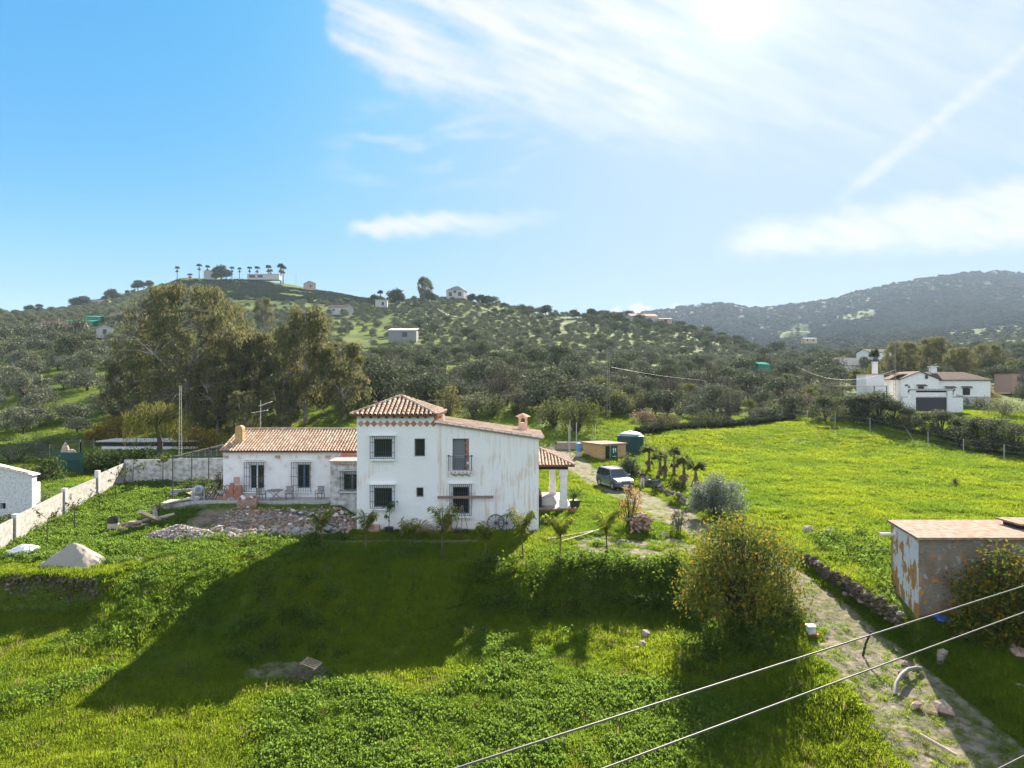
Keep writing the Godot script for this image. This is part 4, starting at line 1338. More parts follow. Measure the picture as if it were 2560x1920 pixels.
func add_tile(mb: MB, x: Transform3D, r0: float, r1: float, l: float) -> void:   # a half round tile lying along its -z, its open mouth at the origin
	var n := 5
	for k in n:
		var a := PI * k / n
		var b := PI * (k + 1) / n
		var p0 := x * Vector3(cos(a) * r0, sin(a) * r0, 0)
		var p1 := x * Vector3(cos(b) * r0, sin(b) * r0, 0)
		var q0 := x * Vector3(cos(a) * r1, sin(a) * r1 - 0.015, -l)
		var q1 := x * Vector3(cos(b) * r1, sin(b) * r1 - 0.015, -l)
		mb.quad(p0, q0, q1, p1)
		var c0 := x * Vector3(cos(a) * r0 * 0.8, sin(a) * r0 * 0.8, 0.001)
		var c1 := x * Vector3(cos(b) * r0 * 0.8, sin(b) * r0 * 0.8, 0.001)
		mb.quad(c0, p0, p1, c1)


var tile_cols := [Color(0.44, 0.30, 0.21), Color(0.50, 0.36, 0.26), Color(0.38, 0.25, 0.17), Color(0.53, 0.41, 0.31), Color(0.46, 0.32, 0.23)]


func tile_spots(o: Vector3, along: Vector3, up: Vector3, width: float, slope: float, pitch: float, row: float, tri_top := -1.0) -> Array:   # places of the cover tiles on a slope; tri_top: length of the upper edge of a hipped slope
	var out: Array = []
	var nor := up.cross(along).normalized()
	if nor.y < 0.0: nor = -nor
	var cols := int(round(width / pitch))
	for j in int(floor(slope / row)) + 1:
		var v := j * row
		if v > slope - 0.1: continue
		for i in cols:
			var u := (i + 0.5) * width / cols
			if tri_top >= 0.0:
				var half := lerpf(width, tri_top, (v + row * 0.4) / slope) * 0.5
				if absf(u - width * 0.5) > half: continue
			var z := -up
			var x := nor.cross(z).normalized()
			var b := Basis(x, nor, z).rotated(nor, rng.randf_range(-0.03, 0.03))
			out.append(Transform3D(b, o + along * u + up * (v - 0.04) + nor * (0.025 + rng.randf_range(-0.008, 0.01))))
	return out


func grille(parent: Node, x0: float, x1: float, y0: float, y1: float, z: float, out: float, nv: int, rows: Array) -> void:
	var g := MB.new()
	for i in nv + 1:
		var x := lerpf(x0, x1, float(i) / nv)
		g.bar(Vector3(x, y0, z + out), Vector3(x, y1, z + out), 0.024 if i % nv else 0.034)
	for y in rows + [y0, y1]:
		g.bar(Vector3(x0, y, z + out), Vector3(x1, y, z + out), 0.024)
		for x in [x0, x1]:
			g.bar(Vector3(x, y, z), Vector3(x, y, z + out), 0.024)
	part("grille", g.mesh(false), M.iron, parent)


func window_at(house: Node, x0: float, x1: float, y0: float, y1: float, z: float, frame_mat: Material, leaves := 2) -> MeshInstance3D:
	var f := MB.new()
	var zz := z - 0.17
	f.bx(x0, x0 + 0.07, y0, y1, zz - 0.05, zz); f.bx(x1 - 0.07, x1, y0, y1, zz - 0.05, zz)
	f.bx(x0 + 0.07, x1 - 0.07, y0, y0 + 0.07, zz - 0.05, zz); f.bx(x0 + 0.07, x1 - 0.07, y1 - 0.07, y1, zz - 0.05, zz)
	for k in range(1, leaves):
		var x := lerpf(x0, x1, float(k) / leaves)
		f.bx(x - 0.05, x + 0.05, y0 + 0.07, y1 - 0.07, zz - 0.045, zz + 0.005)
	var w := part("window", f.mesh(false), frame_mat, house)
	for k in leaves:
		var a := lerpf(x0, x1, float(k) / leaves) + 0.06
		var b := lerpf(x0, x1, float(k + 1) / leaves) - 0.06
		var g := MB.new()
		g.bx(a, b, y0 + 0.072, y1 - 0.072, zz - 0.035, zz - 0.025)
		part("pane", g.mesh(false), M.pane, w)
	return w


func build_house() -> void:
	var o := thing("farmhouse", "white two storey farmhouse with red tiled hip roof tower, stained wall and low tiled wing", "house", Vector3(-4, 0, -46))
	var O := Vector3(4, 0, 46)   # parts are built in world measures and moved back by the foot of the house
	var hold := Node3D.new()
	var zf := -46.0
	var holes_a := [[-8.95, -7.78, 4.755, 5.95], [-6.316, -5.634, 4.805, 5.965], [-8.95, -7.79, 1.52, 2.773], [-6.197, -5.733, 2.176, 2.80]]
	var holes_b := [[-3.856, -2.788, 3.91, 5.965], [-3.842, -2.788, 1.10, 2.837]]
	var fw := MB.new()
	wall_sheet(fw, -10.055, -5.09, -0.7, 7.5, 7.5, zf, 0.32, holes_a, -10.055, 1.732, -0.3, 7.5)
	wall_sheet(fw, -5.09, 1.732, -0.7, 6.93, 5.92, zf, 0.32, holes_b, -10.055, 1.732, -0.3, 7.5)
	var wm := StandardMaterial3D.new()
	wm.albedo_texture = facade_texture()
	wm.roughness = 0.92
	wm.metallic_specular = 0.2
	wm.normal_enabled = true
	wm.normal_texture = bump_tex(0.06, 5.0)
	wm.normal_scale = 0.15
	M.facade = wm
	part("front_wall", fw.mesh(false), wm, o, O)
	var sw := MB.new()   # tower sides and back, lean-to sides and back, the lower rear block
	sw.bx(-10.055, -9.75, -0.7, 7.5, -51.6, zf - 0.322); sw.bx(-5.4, -5.09, 6.0, 7.5, -51.6, zf - 0.322); sw.bx(-9.748, -5.402, -0.7, 7.5, -51.6, -51.3)
	sw.bx(1.43, 1.732, -0.7, 5.9, -52.4, zf - 0.322); sw.bx(-5.4, 1.428, -0.7, 5.7, -52.4, -52.1)
	sw.bx(-5.1, 1.71, -0.7, 4.5, -61.5, -52.402)
	part("side_wall", sw.mesh(false), M.whitewash, o, O)
	# diamond frieze
	for k in 12:
		var d := MB.new()
		var c := Vector3(-10.885 + (155 + 60.8 * k) * 0.007029, 6.93, zf + 0.012)
		d.box(Vector3.ZERO, Vector3(0.30, 0.30, 0.03), Basis(Vector3.BACK, PI / 4))
		part("diamond_tile", d.mesh(false), M.clay if k % 3 else M.clay_pale, o, c + O)
	# tower roof
	var ey := 7.52
	var x0 := -10.42; var x1 := -4.80; var zA := -45.62; var zB := -51.98
	var ap := Vector3(-7.61, 8.66, -48.65); var ap2 := Vector3(-7.61, 8.66, -48.95)
	var roof := MB.new()
	var e00 := Vector3(x0, ey, zA); var e10 := Vector3(x1, ey, zA); var e11 := Vector3(x1, ey, zB); var e01 := Vector3(x0, ey, zB)
	roof.tri(e00, e10, ap); roof.quad(e10, e11, ap2, ap); roof.tri(e11, e01, ap2); roof.quad(e01, e00, ap, ap2)
	var dn := Vector3(0, -0.1, 0)
	for q in [[e00, e10], [e10, e11], [e11, e01], [e01, e00]]:
		roof.quad(q[0] + dn, q[1] + dn, q[1], q[0])
	roof.quad(e00 + dn, e01 + dn, e11 + dn, e10 + dn)
	var rm := part("tower_roof", roof.mesh(false), M.roof_bed, o, O)
	for side in 4:
		var a: Vector3 = [e00, e10, e11, e01][side]
		var b: Vector3 = [e10, e11, e01, e00][side]
		var tp: Vector3 = [ap, (ap + ap2) * 0.5, ap2, (ap + ap2) * 0.5][side]
		var along := (b - a).normalized()
		var mid := (a + b) * 0.5
		var foot := Vector3(tp.x, ey, mid.z) if side % 2 == 0 else Vector3(mid.x, ey, tp.z)
		var up := (tp - foot).normalized()
		var spots := tile_spots(a, along, up, (b - a).length(), (tp - foot).length(), 0.295, 0.40, 0.15)
		tiles_onto(rm, spots, side < 2, 0.105, O)
	var hips := MB.new()
	for e in [[e00, ap], [e10, ap], [e11, ap2], [e01, ap2], [ap, ap2]]:
		row_of_tiles(hips, e[0], e[1], 0.1)
	part("hip_ridge", hips.mesh(), M.tile, rm)
	for k in 9:
		var m := MB.new()
		m.box(Vector3.ZERO, Vector3(0.09, 0.13, 0.4))
		part("rafter_end", m.mesh(false), M.dark_wood, o, Vector3(-10.885 + (180 + 71.9 * k) * 0.007029, 7.36, zf + 0.2) + O)
	# lean-to roof falling to the right
	var lr := MB.new()
	var l0 := Vector3(-5.09, 7.06, -45.82); var l1 := Vector3(2.05, 6.0, -45.82)
	var bk := Vector3(0, 0, -6.7)
	lr.quad(l0, l1, l1 + bk, l0 + bk); lr.quad(l0 + dn, l0 + dn + bk, l1 + dn + bk, l1 + dn)
	lr.quad(l0 + dn, l1 + dn, l1, l0); lr.quad(l1 + dn, l1 + dn + bk, l1 + bk, l1); lr.quad(l1 + dn + bk, l0 + dn + bk, l0 + bk, l1 + bk)
	var lm := part("lean_to_roof", lr.mesh(false), M.roof_bed_pale, o, O)
	var upl := (l0 - l1).normalized()
	tiles_onto(lm, tile_spots(l1, Vector3(0, 0, -1), upl, 6.7, (l0 - l1).length(), 0.28, 0.42), false, 0.095, O)
	for k in 17:   # bedded tile ends along the verge
		var m := MB.new()
		m.box(Vector3.ZERO, Vector3(0.36, 0.07, 0.09), Basis(upl, Vector3(upl.y, -upl.x, 0).normalized() * -1.0, Vector3.BACK))
		part("verge_tile", m.mesh(false), M.tile_white, lm, l1 + upl * (0.22 + k * 0.42) + Vector3(0, 0.015, 0.03))
	var fl := MB.new()
	fl.quad(Vector3(-5.06, 7.04, -45.97), Vector3(-4.93, 7.03, -45.97), Vector3(-4.86, 7.5, -45.97), Vector3(-4.99, 7.5, -45.97))
	fl.bx(-5.085, -5.04, 7.06, 7.4, -51.0, -46.2)
	part("flashing", fl.mesh(false), M.clay, o, O)
	var vp := MB.new()
	vp.rod(Vector3(-4.6, 6.9, -47.6), Vector3(-4.6, 7.45, -47.6), 0.07, 8)
	part("vent_pipe", vp.mesh(false), M.whitewash, o, O)
	# right chimney
	var ch := MB.new()
	ch.bx(0.47, 1.07, 5.9, 6.78, -50.35, -49.75)
	for q in [[0.47, -49.75], [0.92, -49.75], [0.47, -50.2], [0.92, -50.2]]:
		ch.bx(q[0], q[0] + 0.15, 6.78, 7.13, q[1] - 0.15, q[1])
	ch.bx(0.41, 1.13, 7.13, 7.2, -50.41, -49.69)
	for k in 6:
		var t0 := PI * k / 6; var t1 := PI * (k + 1) / 6
		ch.quad(Vector3(0.77 + cos(t0) * 0.15, 6.98 + sin(t0) * 0.13, -49.752), Vector3(0.77 + cos(t1) * 0.15, 6.98 + sin(t1) * 0.13, -49.752), Vector3(0.77 + cos(t1) * 0.15, 7.13, -49.752), Vector3(0.77 + cos(t0) * 0.15, 7.13, -49.752))
	var cm := part("chimney", ch.mesh(false), M.pink_plaster, o, O)
	var cap := MB.new()
	cap.lathe(Vector3(0.77, 7.2, -50.05), [[0.56, 0.0], [0.3, 0.14], [0.0, 0.26]], 4)
	part("chimney_cap", cap.mesh(false), M.clay, cm)
	# windows of the tall part
	for w in [[-8.95, -7.78, 4.755, 5.95, -9.15, -7.60, 4.685, 6.14], [-8.95, -7.79, 1.52, 2.773, -9.15, -7.60, 1.49, 2.98], [-3.842, -2.788, 1.10, 2.837, -4.01, -2.63, 1.0, 3.03]]:
		var wn := window_at(o, w[0], w[1], w[2], w[3], zf, M.frame_dark, 1)
		wn.position = O
		grille(wn, w[4], w[5], w[6], w[7], zf + 0.005, 0.2, 11, [lerpf(w[6], w[7], 0.28), lerpf(w[6], w[7], 0.72)])
		var s := MB.new()
		s.bx(w[4] - 0.05, w[5] + 0.05, w[6] - 0.14, w[6] - 0.02, zf + 0.002, zf + 0.25)
		part("sill", s.mesh(false), M.whitewash, wn)
		s = MB.new()
		s.bx(w[4] - 0.06, w[5] + 0.06, w[7] + 0.01, w[7] + 0.07, zf + 0.002, zf + 0.26)
		part("ledge", s.mesh(false), M.whitewash, wn)
	for w in [[-6.316, -5.634, 4.805, 5.965], [-6.197, -5.733, 2.176, 2.80]]:
		var wn := window_at(o, w[0], w[1], w[2], w[3], zf, M.frame_dark, 1)
		wn.position = O
		var s := MB.new()
		for q in [[w[0] - 0.13, w[0], w[2] - 0.16, w[3] + 0.15], [w[1], w[1] + 0.12, w[2] - 0.16, w[3] + 0.15], [w[0], w[1], w[3], w[3] + 0.15], [w[0], w[1], w[2] - 0.16, w[2]]]:
			s.bx(q[0], q[1], q[2], q[3], zf - 0.01, zf + 0.025)
		part("surround", s.mesh(false), M.whitewash, wn)
	# balcony door, left ajar, with the raw brick jamb
	var dr := MB.new()
	dr.bx(-3.84, -3.03, 3.92, 5.95, zf - 0.27, zf - 0.22)
	var dm := part("balcony_door", dr.mesh(false), M.grey_door, o, O)
	dr = MB.new()
	dr.bx(-3.75, -3.1, 4.72, 4.86, zf - 0.219, zf - 0.195)
	part("rail", dr.mesh(false), M.grey_rail, dm)
	for k in 11:
		dr = MB.new()
		var bw := 0.17 + 0.05 * (k % 2)
		dr.bx(-2.80 - bw, -2.80, 3.93 + k * 0.184, 3.93 + k * 0.184 + 0.165, zf - 0.2, zf - 0.03 - 0.02 * (k % 3))
		part("jamb_brick", dr.mesh(false), M.brick if k != 2 else M.whitewash, dm)
	dr = MB.new()
	dr.bx(-3.03, -2.79, 3.92, 5.95, zf - 0.31, zf - 0.3)
	part("gap_shade_sheet", dr.mesh(false), M.pane, dm)  # dark sheet stands in for the shade behind the open door
	var bal := MB.new()
	bal.bx(-4.1, -2.56, 3.74, 3.9, zf + 0.003, zf + 0.42)
	var bm := part("balcony", bal.mesh(false), M.whitewash, o, O)
	bal = MB.new()
	for k in 14:
		var x := lerpf(-4.06, -2.6, k / 13.0)
		bal.bar(Vector3(x, 3.9, zf + 0.38), Vector3(x, 4.86, zf + 0.38), 0.018)
	for x in [-4.06, -2.6]:
		bal.bar(Vector3(x, 3.9, zf + 0.38), Vector3(x, 4.94, zf + 0.38), 0.05)
		bal.bar(Vector3(x, 4.86, zf), Vector3(x, 4.86, zf + 0.38), 0.03)
		bal.bar(Vector3(x - 0.08, 4.88, zf + 0.38), Vector3(x + 0.08, 4.88, zf + 0.38), 0.07)
	bal.bar(Vector3(-4.06, 4.86, zf + 0.38), Vector3(-2.6, 4.86, zf + 0.38), 0.03)
	part("railing", bal.mesh(false), M.iron, bm)
	for k in 12:
		bal = MB.new()
		bal.bx(-4.07 + k * 0.125, -3.97 + k * 0.125, 3.755, 3.885, zf + 0.421, zf + 0.432)
		part("edge_tile", bal.mesh(false), M.clay_pale if k % 2 else M.tile_white, bm)
	bal = MB.new()
	for k in 9:
		bal.rock(Vector3(-3.9 + k * 0.14, 3.66 - 0.05 * (k % 3), zf + 0.01), Vector3(0.2, 0.14, 0.05), rng)
	part("broken_plaster", bal.mesh(false), M.concrete, bm)
	build_porch(o, O)
	build_wing(o, O)
	hold.free()


func tiles_onto(parent: Node, spots: Array, single: bool, r: float, _o: Vector3) -> void:
	if single:
		var kinds: Array = []
		for k in 6:
			var mb := MB.new()
			mb.col = jitter(tile_cols[k % 5], 0.1)
			add_tile(mb, Transform3D(), r, r * 0.85, 0.46)
			kinds.append(mb.mesh())
		for x in spots:
			part("tile", kinds[rng.randi() % 6], M.tile, parent, x.origin, x.basis)
	else:
		var mb := MB.new()
		for x in spots:
			mb.col = jitter(tile_cols[rng.randi() % 5], 0.1)
			add_tile(mb, x, r, r * 0.85, 0.46)
		part("tiles", mb.mesh(), M.tile, parent).set_meta("kind", "stuff")


func row_of_tiles(mb: MB, a: Vector3, b: Vector3, r: float) -> void:
	var d := (b - a).normalized()
	var n := int((b - a).length() / 0.38) + 1
	var s := d.cross(Vector3.UP).normalized()
	var up := s.cross(d).normalized()
	for k in n:
		mb.col = jitter(tile_cols[rng.randi() % 5], 0.15)
		add_tile(mb, Transform3D(Basis(s, up, -d), a + d * ((b - a).length() * k / n) + Vector3(0, 0.05, 0)), r, r * 0.9, 0.44)


func build_porch(o: Node3D, O: Vector3) -> void:
	var ey := 3.42
	var e0 := Vector3(1.735, ey, -52.9); var e1 := Vector3(4.68, ey, -52.9); var e2 := Vector3(4.68, ey, -61.1); var e3 := Vector3(1.735, ey, -61.1)
	var ap := Vector3(1.95, 4.42, -57.0)
	var dn := Vector3(0, -0.1, 0)
	var r := MB.new()
	r.tri(e0, e1, ap); r.tri(e1, e2, ap); r.tri(e2, e3, ap)
	r.quad(e0 + dn, e1 + dn, e1, e0); r.quad(e1 + dn, e2 + dn, e2, e1); r.quad(e2 + dn, e3 + dn, e3, e2); r.quad(e0 + dn, e3 + dn, e2 + dn, e1 + dn)
	var pm := part("porch_roof", r.mesh(false), M.roof_bed, o, O)
	var up := (Vector3(1.95, 4.42, -57.0) - Vector3(1.95, ey, -52.9)).normalized()
	var sp: Array = []
	for x in tile_spots(e0, Vector3.RIGHT, up, 2.945, 4.2, 0.245, 0.42):
		var v: float = (x.origin.y - ey) / 1.0
		if x.origin.x < lerpf(4.6, 2.0, v): sp.append(x)
	tiles_onto(pm, sp, true, 0.09, O)
	up = (Vector3(1.95, 4.42, -57.0) - Vector3(4.68, ey, -57.0)).normalized()
	tiles_onto(pm, tile_spots(e1, Vector3.FORWARD, up, 8.2, 2.9, 0.245, 0.42, 0.1), false, 0.09, O)
	var hp := MB.new()
	row_of_tiles(hp, e1, ap, 0.1)
	part("hip_ridge", hp.mesh(), M.tile, pm)
	var bm := MB.new()
	bm.bx(1.74, 4.2, 3.1, 3.32, -53.35, -53.15); bm.bx(3.95, 4.2, 3.1, 3.32, -60.8, -53.351)
	part("beam", bm.mesh(false), M.dark_wood, o, O)
	for z in [-53.55, -60.1]:
		var c := MB.new()
		O.x = 4.0 if z > -55.0 else 3.55
		c.bx(3.58, 4.18, 0.1, 0.75, z - 0.3, z + 0.3); c.bx(3.62, 4.14, 0.75, 2.65, z - 0.26, z + 0.26); c.bx(3.55, 4.21, 2.65, 3.1, z - 0.33, z + 0.33)
		part("column", c.mesh(false), M.whitewash, o, O)
	O.x = 4.0
	var f := MB.new()
	f.bx(1.74, 4.5, -0.5, 0.2, -61.0, -52.95)
	part("porch_floor", f.mesh(false), M.concrete, o, O)
	for k in 11:
		var b := MB.new()
		b.bx(1.76 + k * 0.25, 1.99 + k * 0.25, 0.05, 0.19, -52.94, -52.85)
		part("plinth_brick", b.mesh(false), M.brick, o, O)


func build_wing(o: Node3D, O: Vector3) -> void:
	var z := -54.0
	var w := MB.new()
	wall_sheet(w, -21.97, -10.06, 0.2, 4.4, 4.4, z, 0.4, [[-19.98, -18.89, 1.51, 3.37], [-16.32, -15.38, 1.59, 3.38]], -21.97, -10.06, 0.4, 4.4)
	part("wing_wall", w.mesh(false), M.wing_white, o, O)
	w = MB.new()
	w.bx(-21.97, -21.6, 0.2, 4.4, -61.0, z - 0.402); w.bx(-21.97, -10.06, 0.2, 4.4, -61.4, -61.002)
	w.col = Color(1, 1, 1)
	w.tri(Vector3(-21.97, 4.4, -61.4), Vector3(-21.97, 4.4, z), Vector3(-21.97, 5.72, -57.7)); w.tri(Vector3(-21.7, 4.4, z), Vector3(-21.7, 4.4, -61.4), Vector3(-21.7, 5.72, -57.7))
	part("wing_side_wall", w.mesh(false), M.wing_white, o, O)
	var r := MB.new()
	var a := Vector3(-22.2, 4.42, -53.72); var b := Vector3(-10.07, 4.42, -53.72); var c := Vector3(-10.07, 5.82, -57.7); var d := Vector3(-22.2, 5.82, -57.7)
	var e := Vector3(-22.2, 4.42, -61.7); var f := Vector3(-10.07, 4.42, -61.7)
	var dn := Vector3(0, -0.1, 0)
	r.quad(a, b, c, d); r.quad(f, e, d, c); r.quad(a + dn, b + dn, b, a); r.quad(b + dn, a + dn, d + dn, c + dn); r.quad(e + dn, f + dn, c + dn, d + dn)
	r.quad(d + dn, a + dn, a, d); r.quad(e + dn, d + dn, d, e)
	var rm := part("wing_roof", r.mesh(false), M.roof_bed, o, O)
	var up := (d - a).normalized()
	tiles_onto(rm, tile_spots(a, Vector3.RIGHT, up, 12.13, (d - a).length(), 0.232, 0.36), false, 0.088, O)
	var rg := MB.new()
	row_of_tiles(rg, d, c, 0.11)
	part("ridge_tiles", rg.mesh(), M.tile, rm)
	rg = MB.new()
	rg.bx(-22.0, -10.08, 4.3, 4.41, -53.99, -53.86)
	part("eave_course", rg.mesh(false), M.clay_pale, rm)
	# left chimney with an arched top
	var ch := MB.new()
	ch.bx(-21.54, -20.96, 4.7, 6.0, -55.8, -55.2)
	for k in 8:
		var t0 := PI * k / 8; var t1 := PI * (k + 1) / 8
		var p0 := Vector3(-21.25 + cos(t0) * 0.29, 6.0 + sin(t0) * 0.27, 0); var p1 := Vector3(-21.25 + cos(t1) * 0.29, 6.0 + sin(t1) * 0.27, 0)
		var zf := Vector3(0, 0, -55.2); var zb := Vector3(0, 0, -55.8)
		ch.quad(p0 + zf, p0 + zb, p1 + zb, p1 + zf)
		ch.tri(Vector3(-21.25, 6.0, -55.2), p0 + zf, p1 + zf); ch.tri(Vector3(-21.25, 6.0, -55.8), p1 + zb, p0 + zb)
	part("wing_chimney", ch.mesh(false), M.ochre, o, O)
	for q in [[-19.98, -18.89, 1.51, 3.37, -20.28, -18.79, 1.35, 3.60, M.frame_white], [-16.32, -15.38, 1.59, 3.38, -16.71, -15.26, 1.39, 3.58, M.frame_blue]]:
		var wn := window_at(o, q[0], q[1], q[2], q[3], z, q[8], 2)
		wn.position = O
		grille(wn, q[4], q[5], q[6], q[7], z + 0.005, 0.24, 8, [lerpf(q[6], q[7], 0.2), lerpf(q[6], q[7], 0.5), lerpf(q[6], q[7], 0.8)])
		var s := MB.new()
		s.bx(q[4] - 0.03, q[5] + 0.05, q[6] - 0.11, q[6] - 0.015, z + 0.002, z + 0.28)
		part("sill", s.mesh(false), M.whitewash, wn)
		s = MB.new()
		s.bx(q[4] - 0.05, q[5] + 0.05, q[7] + 0.015, q[7] + 0.08, z + 0.002, z + 0.3)
		s.bx(q[4] + 0.1, q[5] - 0.1, q[7] + 0.08, q[7] + 0.17, z + 0.002, z + 0.16)
		part("hood", s.mesh(false), M.whitewash, wn)
		for k in 7:
			s = MB.new()
			add_tile(s, Transform3D(Basis(), Vector3(lerpf(q[4], q[5], (k + 0.5) / 7.0), q[7] + 0.08, z + 0.29)), 0.07, 0.06, 0.12)
			part("hood_tile", s.mesh(false), M.tile_white, wn)
	for x in [-21.75, -17.84, -14.02]:
		var l := MB.new()
		for k in 6:
			var t0 := PI * k / 6; var t1 := PI * (k + 1) / 6
			var p0 := Vector3(x + cos(t0) * 0.2, 3.9, z + sin(t0) * 0.16); var p1 := Vector3(x + cos(t1) * 0.2, 3.9, z + sin(t1) * 0.16)
			var h := Vector3(0, 0.16, 0)
			l.quad(p1, p0, p0 + h, p1 + h)
			l.tri(Vector3(x, 3.9, z), p0, p1); l.tri(Vector3(x, 4.06, z), p1 + h, p0 + h)
		part("wall_light", l.mesh(false), M.clay_tan, o, O)
	# the unpainted annex in the corner
	var n := MB.new()
	wall_sheet(n, -13.05, -10.06, -0.2, 3.9, 3.9, -51.0, 0.3, [[-12.1, -10.95, 1.89, 3.03]], -13.05, -10.06, 0, 4)
	n.bx(-13.05, -12.8, -0.2, 3.9, -53.998, -51.302)
	part("annex_wall", n.mesh(false), M.cement, o, O)
	n = MB.new()
	n.bx(-13.12, -10.06, 3.902, 4.02, -53.996, -50.85)
	part("annex_slab", n.mesh(false), M.pink_plaster, o, O)
	n = MB.new()
	n.bx(-12.9, -10.065, 4.022, 4.28, -53.99, -53.6)
	part("red_strip", n.mesh(false), M.clay, o, O)
	var wn := window_at(o, -12.1, -10.95, 1.89, 3.03, -51.0, M.frame_dark, 2)
	wn.position = O
	grille(wn, -12.3, -10.8, 1.85, 3.24, -50.995, 0.18, 9, [2.3, 2.8])
	n = MB.new()
	n.bx(-12.35, -10.75, 1.7, 1.82, -50.998, -50.75); n.bx(-12.35, -10.75, 3.27, 3.36, -50.998, -50.75)
	part("sill", n.mesh(false), M.cement_pale, wn)
	n = MB.new()
	for k in 8:
		n.rock(Vector3(-12.35 + k * 0.2, 3.72 - 0.03 * (k % 2), -50.99), Vector3(0.2, 0.15, 0.05), rng)
	part("bare_brickwork", n.mesh(false), M.brick, o, O)


# ---------------------------------------------------------------- stones
var rocks: Array = []


func make_rocks() -> void:
	for k in 10:
		var mb := MB.new()
		mb.rock(Vector3.ZERO, Vector3.ONE, rng)
		rocks.append(mb.mesh(false))


func stone(parent: Node, at: Vector3, size: Vector3, mat: Material, called := "stone") -> MeshInstance3D:
	var b := Basis.from_euler(Vector3(rng.randf_range(-0.4, 0.4), rng.randf() * TAU, rng.randf_range(-0.4, 0.4))).scaled_local(size)
	return part(called, rocks[rng.randi() % rocks.size()], mat, parent, at, b)


func stone_fill(parent: Node, spots: Array, mats: Array, called := "small_stones") -> void:   # the smaller stones of a heap joined, one mesh for each sort of stone
	for m in mats.size():
		var mb := MB.new()
		for k in spots.size():
			if k % mats.size() == m:
				var s: float = spots[k][1]
				mb.rock(spots[k][0], Vector3(s * rng.randf_range(0.8, 1.4), s * rng.randf_range(0.5, 0.9), s), rng, Basis.from_euler(Vector3(rng.randf(), rng.randf() * TAU, rng.randf())))
		part(called, mb.mesh(false), mats[m], parent).set_meta("kind", "stuff")


func dry_wall(called: String, label: String, pts: Array, h: float, lower: float, size := 0.32, side := 0.0, face: Material = M.stone) -> Node3D:   # a dry stone wall along [x, d] points; lower: how far its foot reaches below the ground behind it
	var o := thing(called, label, "stone wall", Vector3(pts[0][0], H(pts[0][0], -pts[0][1]), -pts[0][1]))
	var off := -o.position
	var fill: Array = []
	var count := 0
	for i in pts.size() - 1:
		var a := Vector2(pts[i][0], pts[i][1]); var b := Vector2(pts[i + 1][0], pts[i + 1][1])
		var l := a.distance_to(b)
		var rows := maxi(2, int((h + lower) / (size * 0.62)))
		for r in rows:
			var n := int(l / (size * 0.9))
			for k in n:
				var t := (k + rng.randf() * 0.8) / n
				var p := a.lerp(b, t)
				var s := size * rng.randf_range(0.7, 1.35)
				var y := H(p.x + side, -p.y - 0.3) - lower + (r + 0.5) * (h + lower) / rows + rng.randf_range(-0.05, 0.05)
				if r == rows - 1: y -= rng.randf() * 0.18
				var at := Vector3(p.x + rng.randf_range(-0.08, 0.08), y, -p.y + rng.randf_range(-0.08, 0.08)) + off
				if s > size * 0.8 and count < 190:
					count += 1
					stone(o, at, Vector3(s * 1.3, s * 0.8, s), face if rng.randf() < 0.9 else M.stone)
				else:
					fill.append([at, s * 0.9])
	stone_fill(o, fill, [face])
	return o


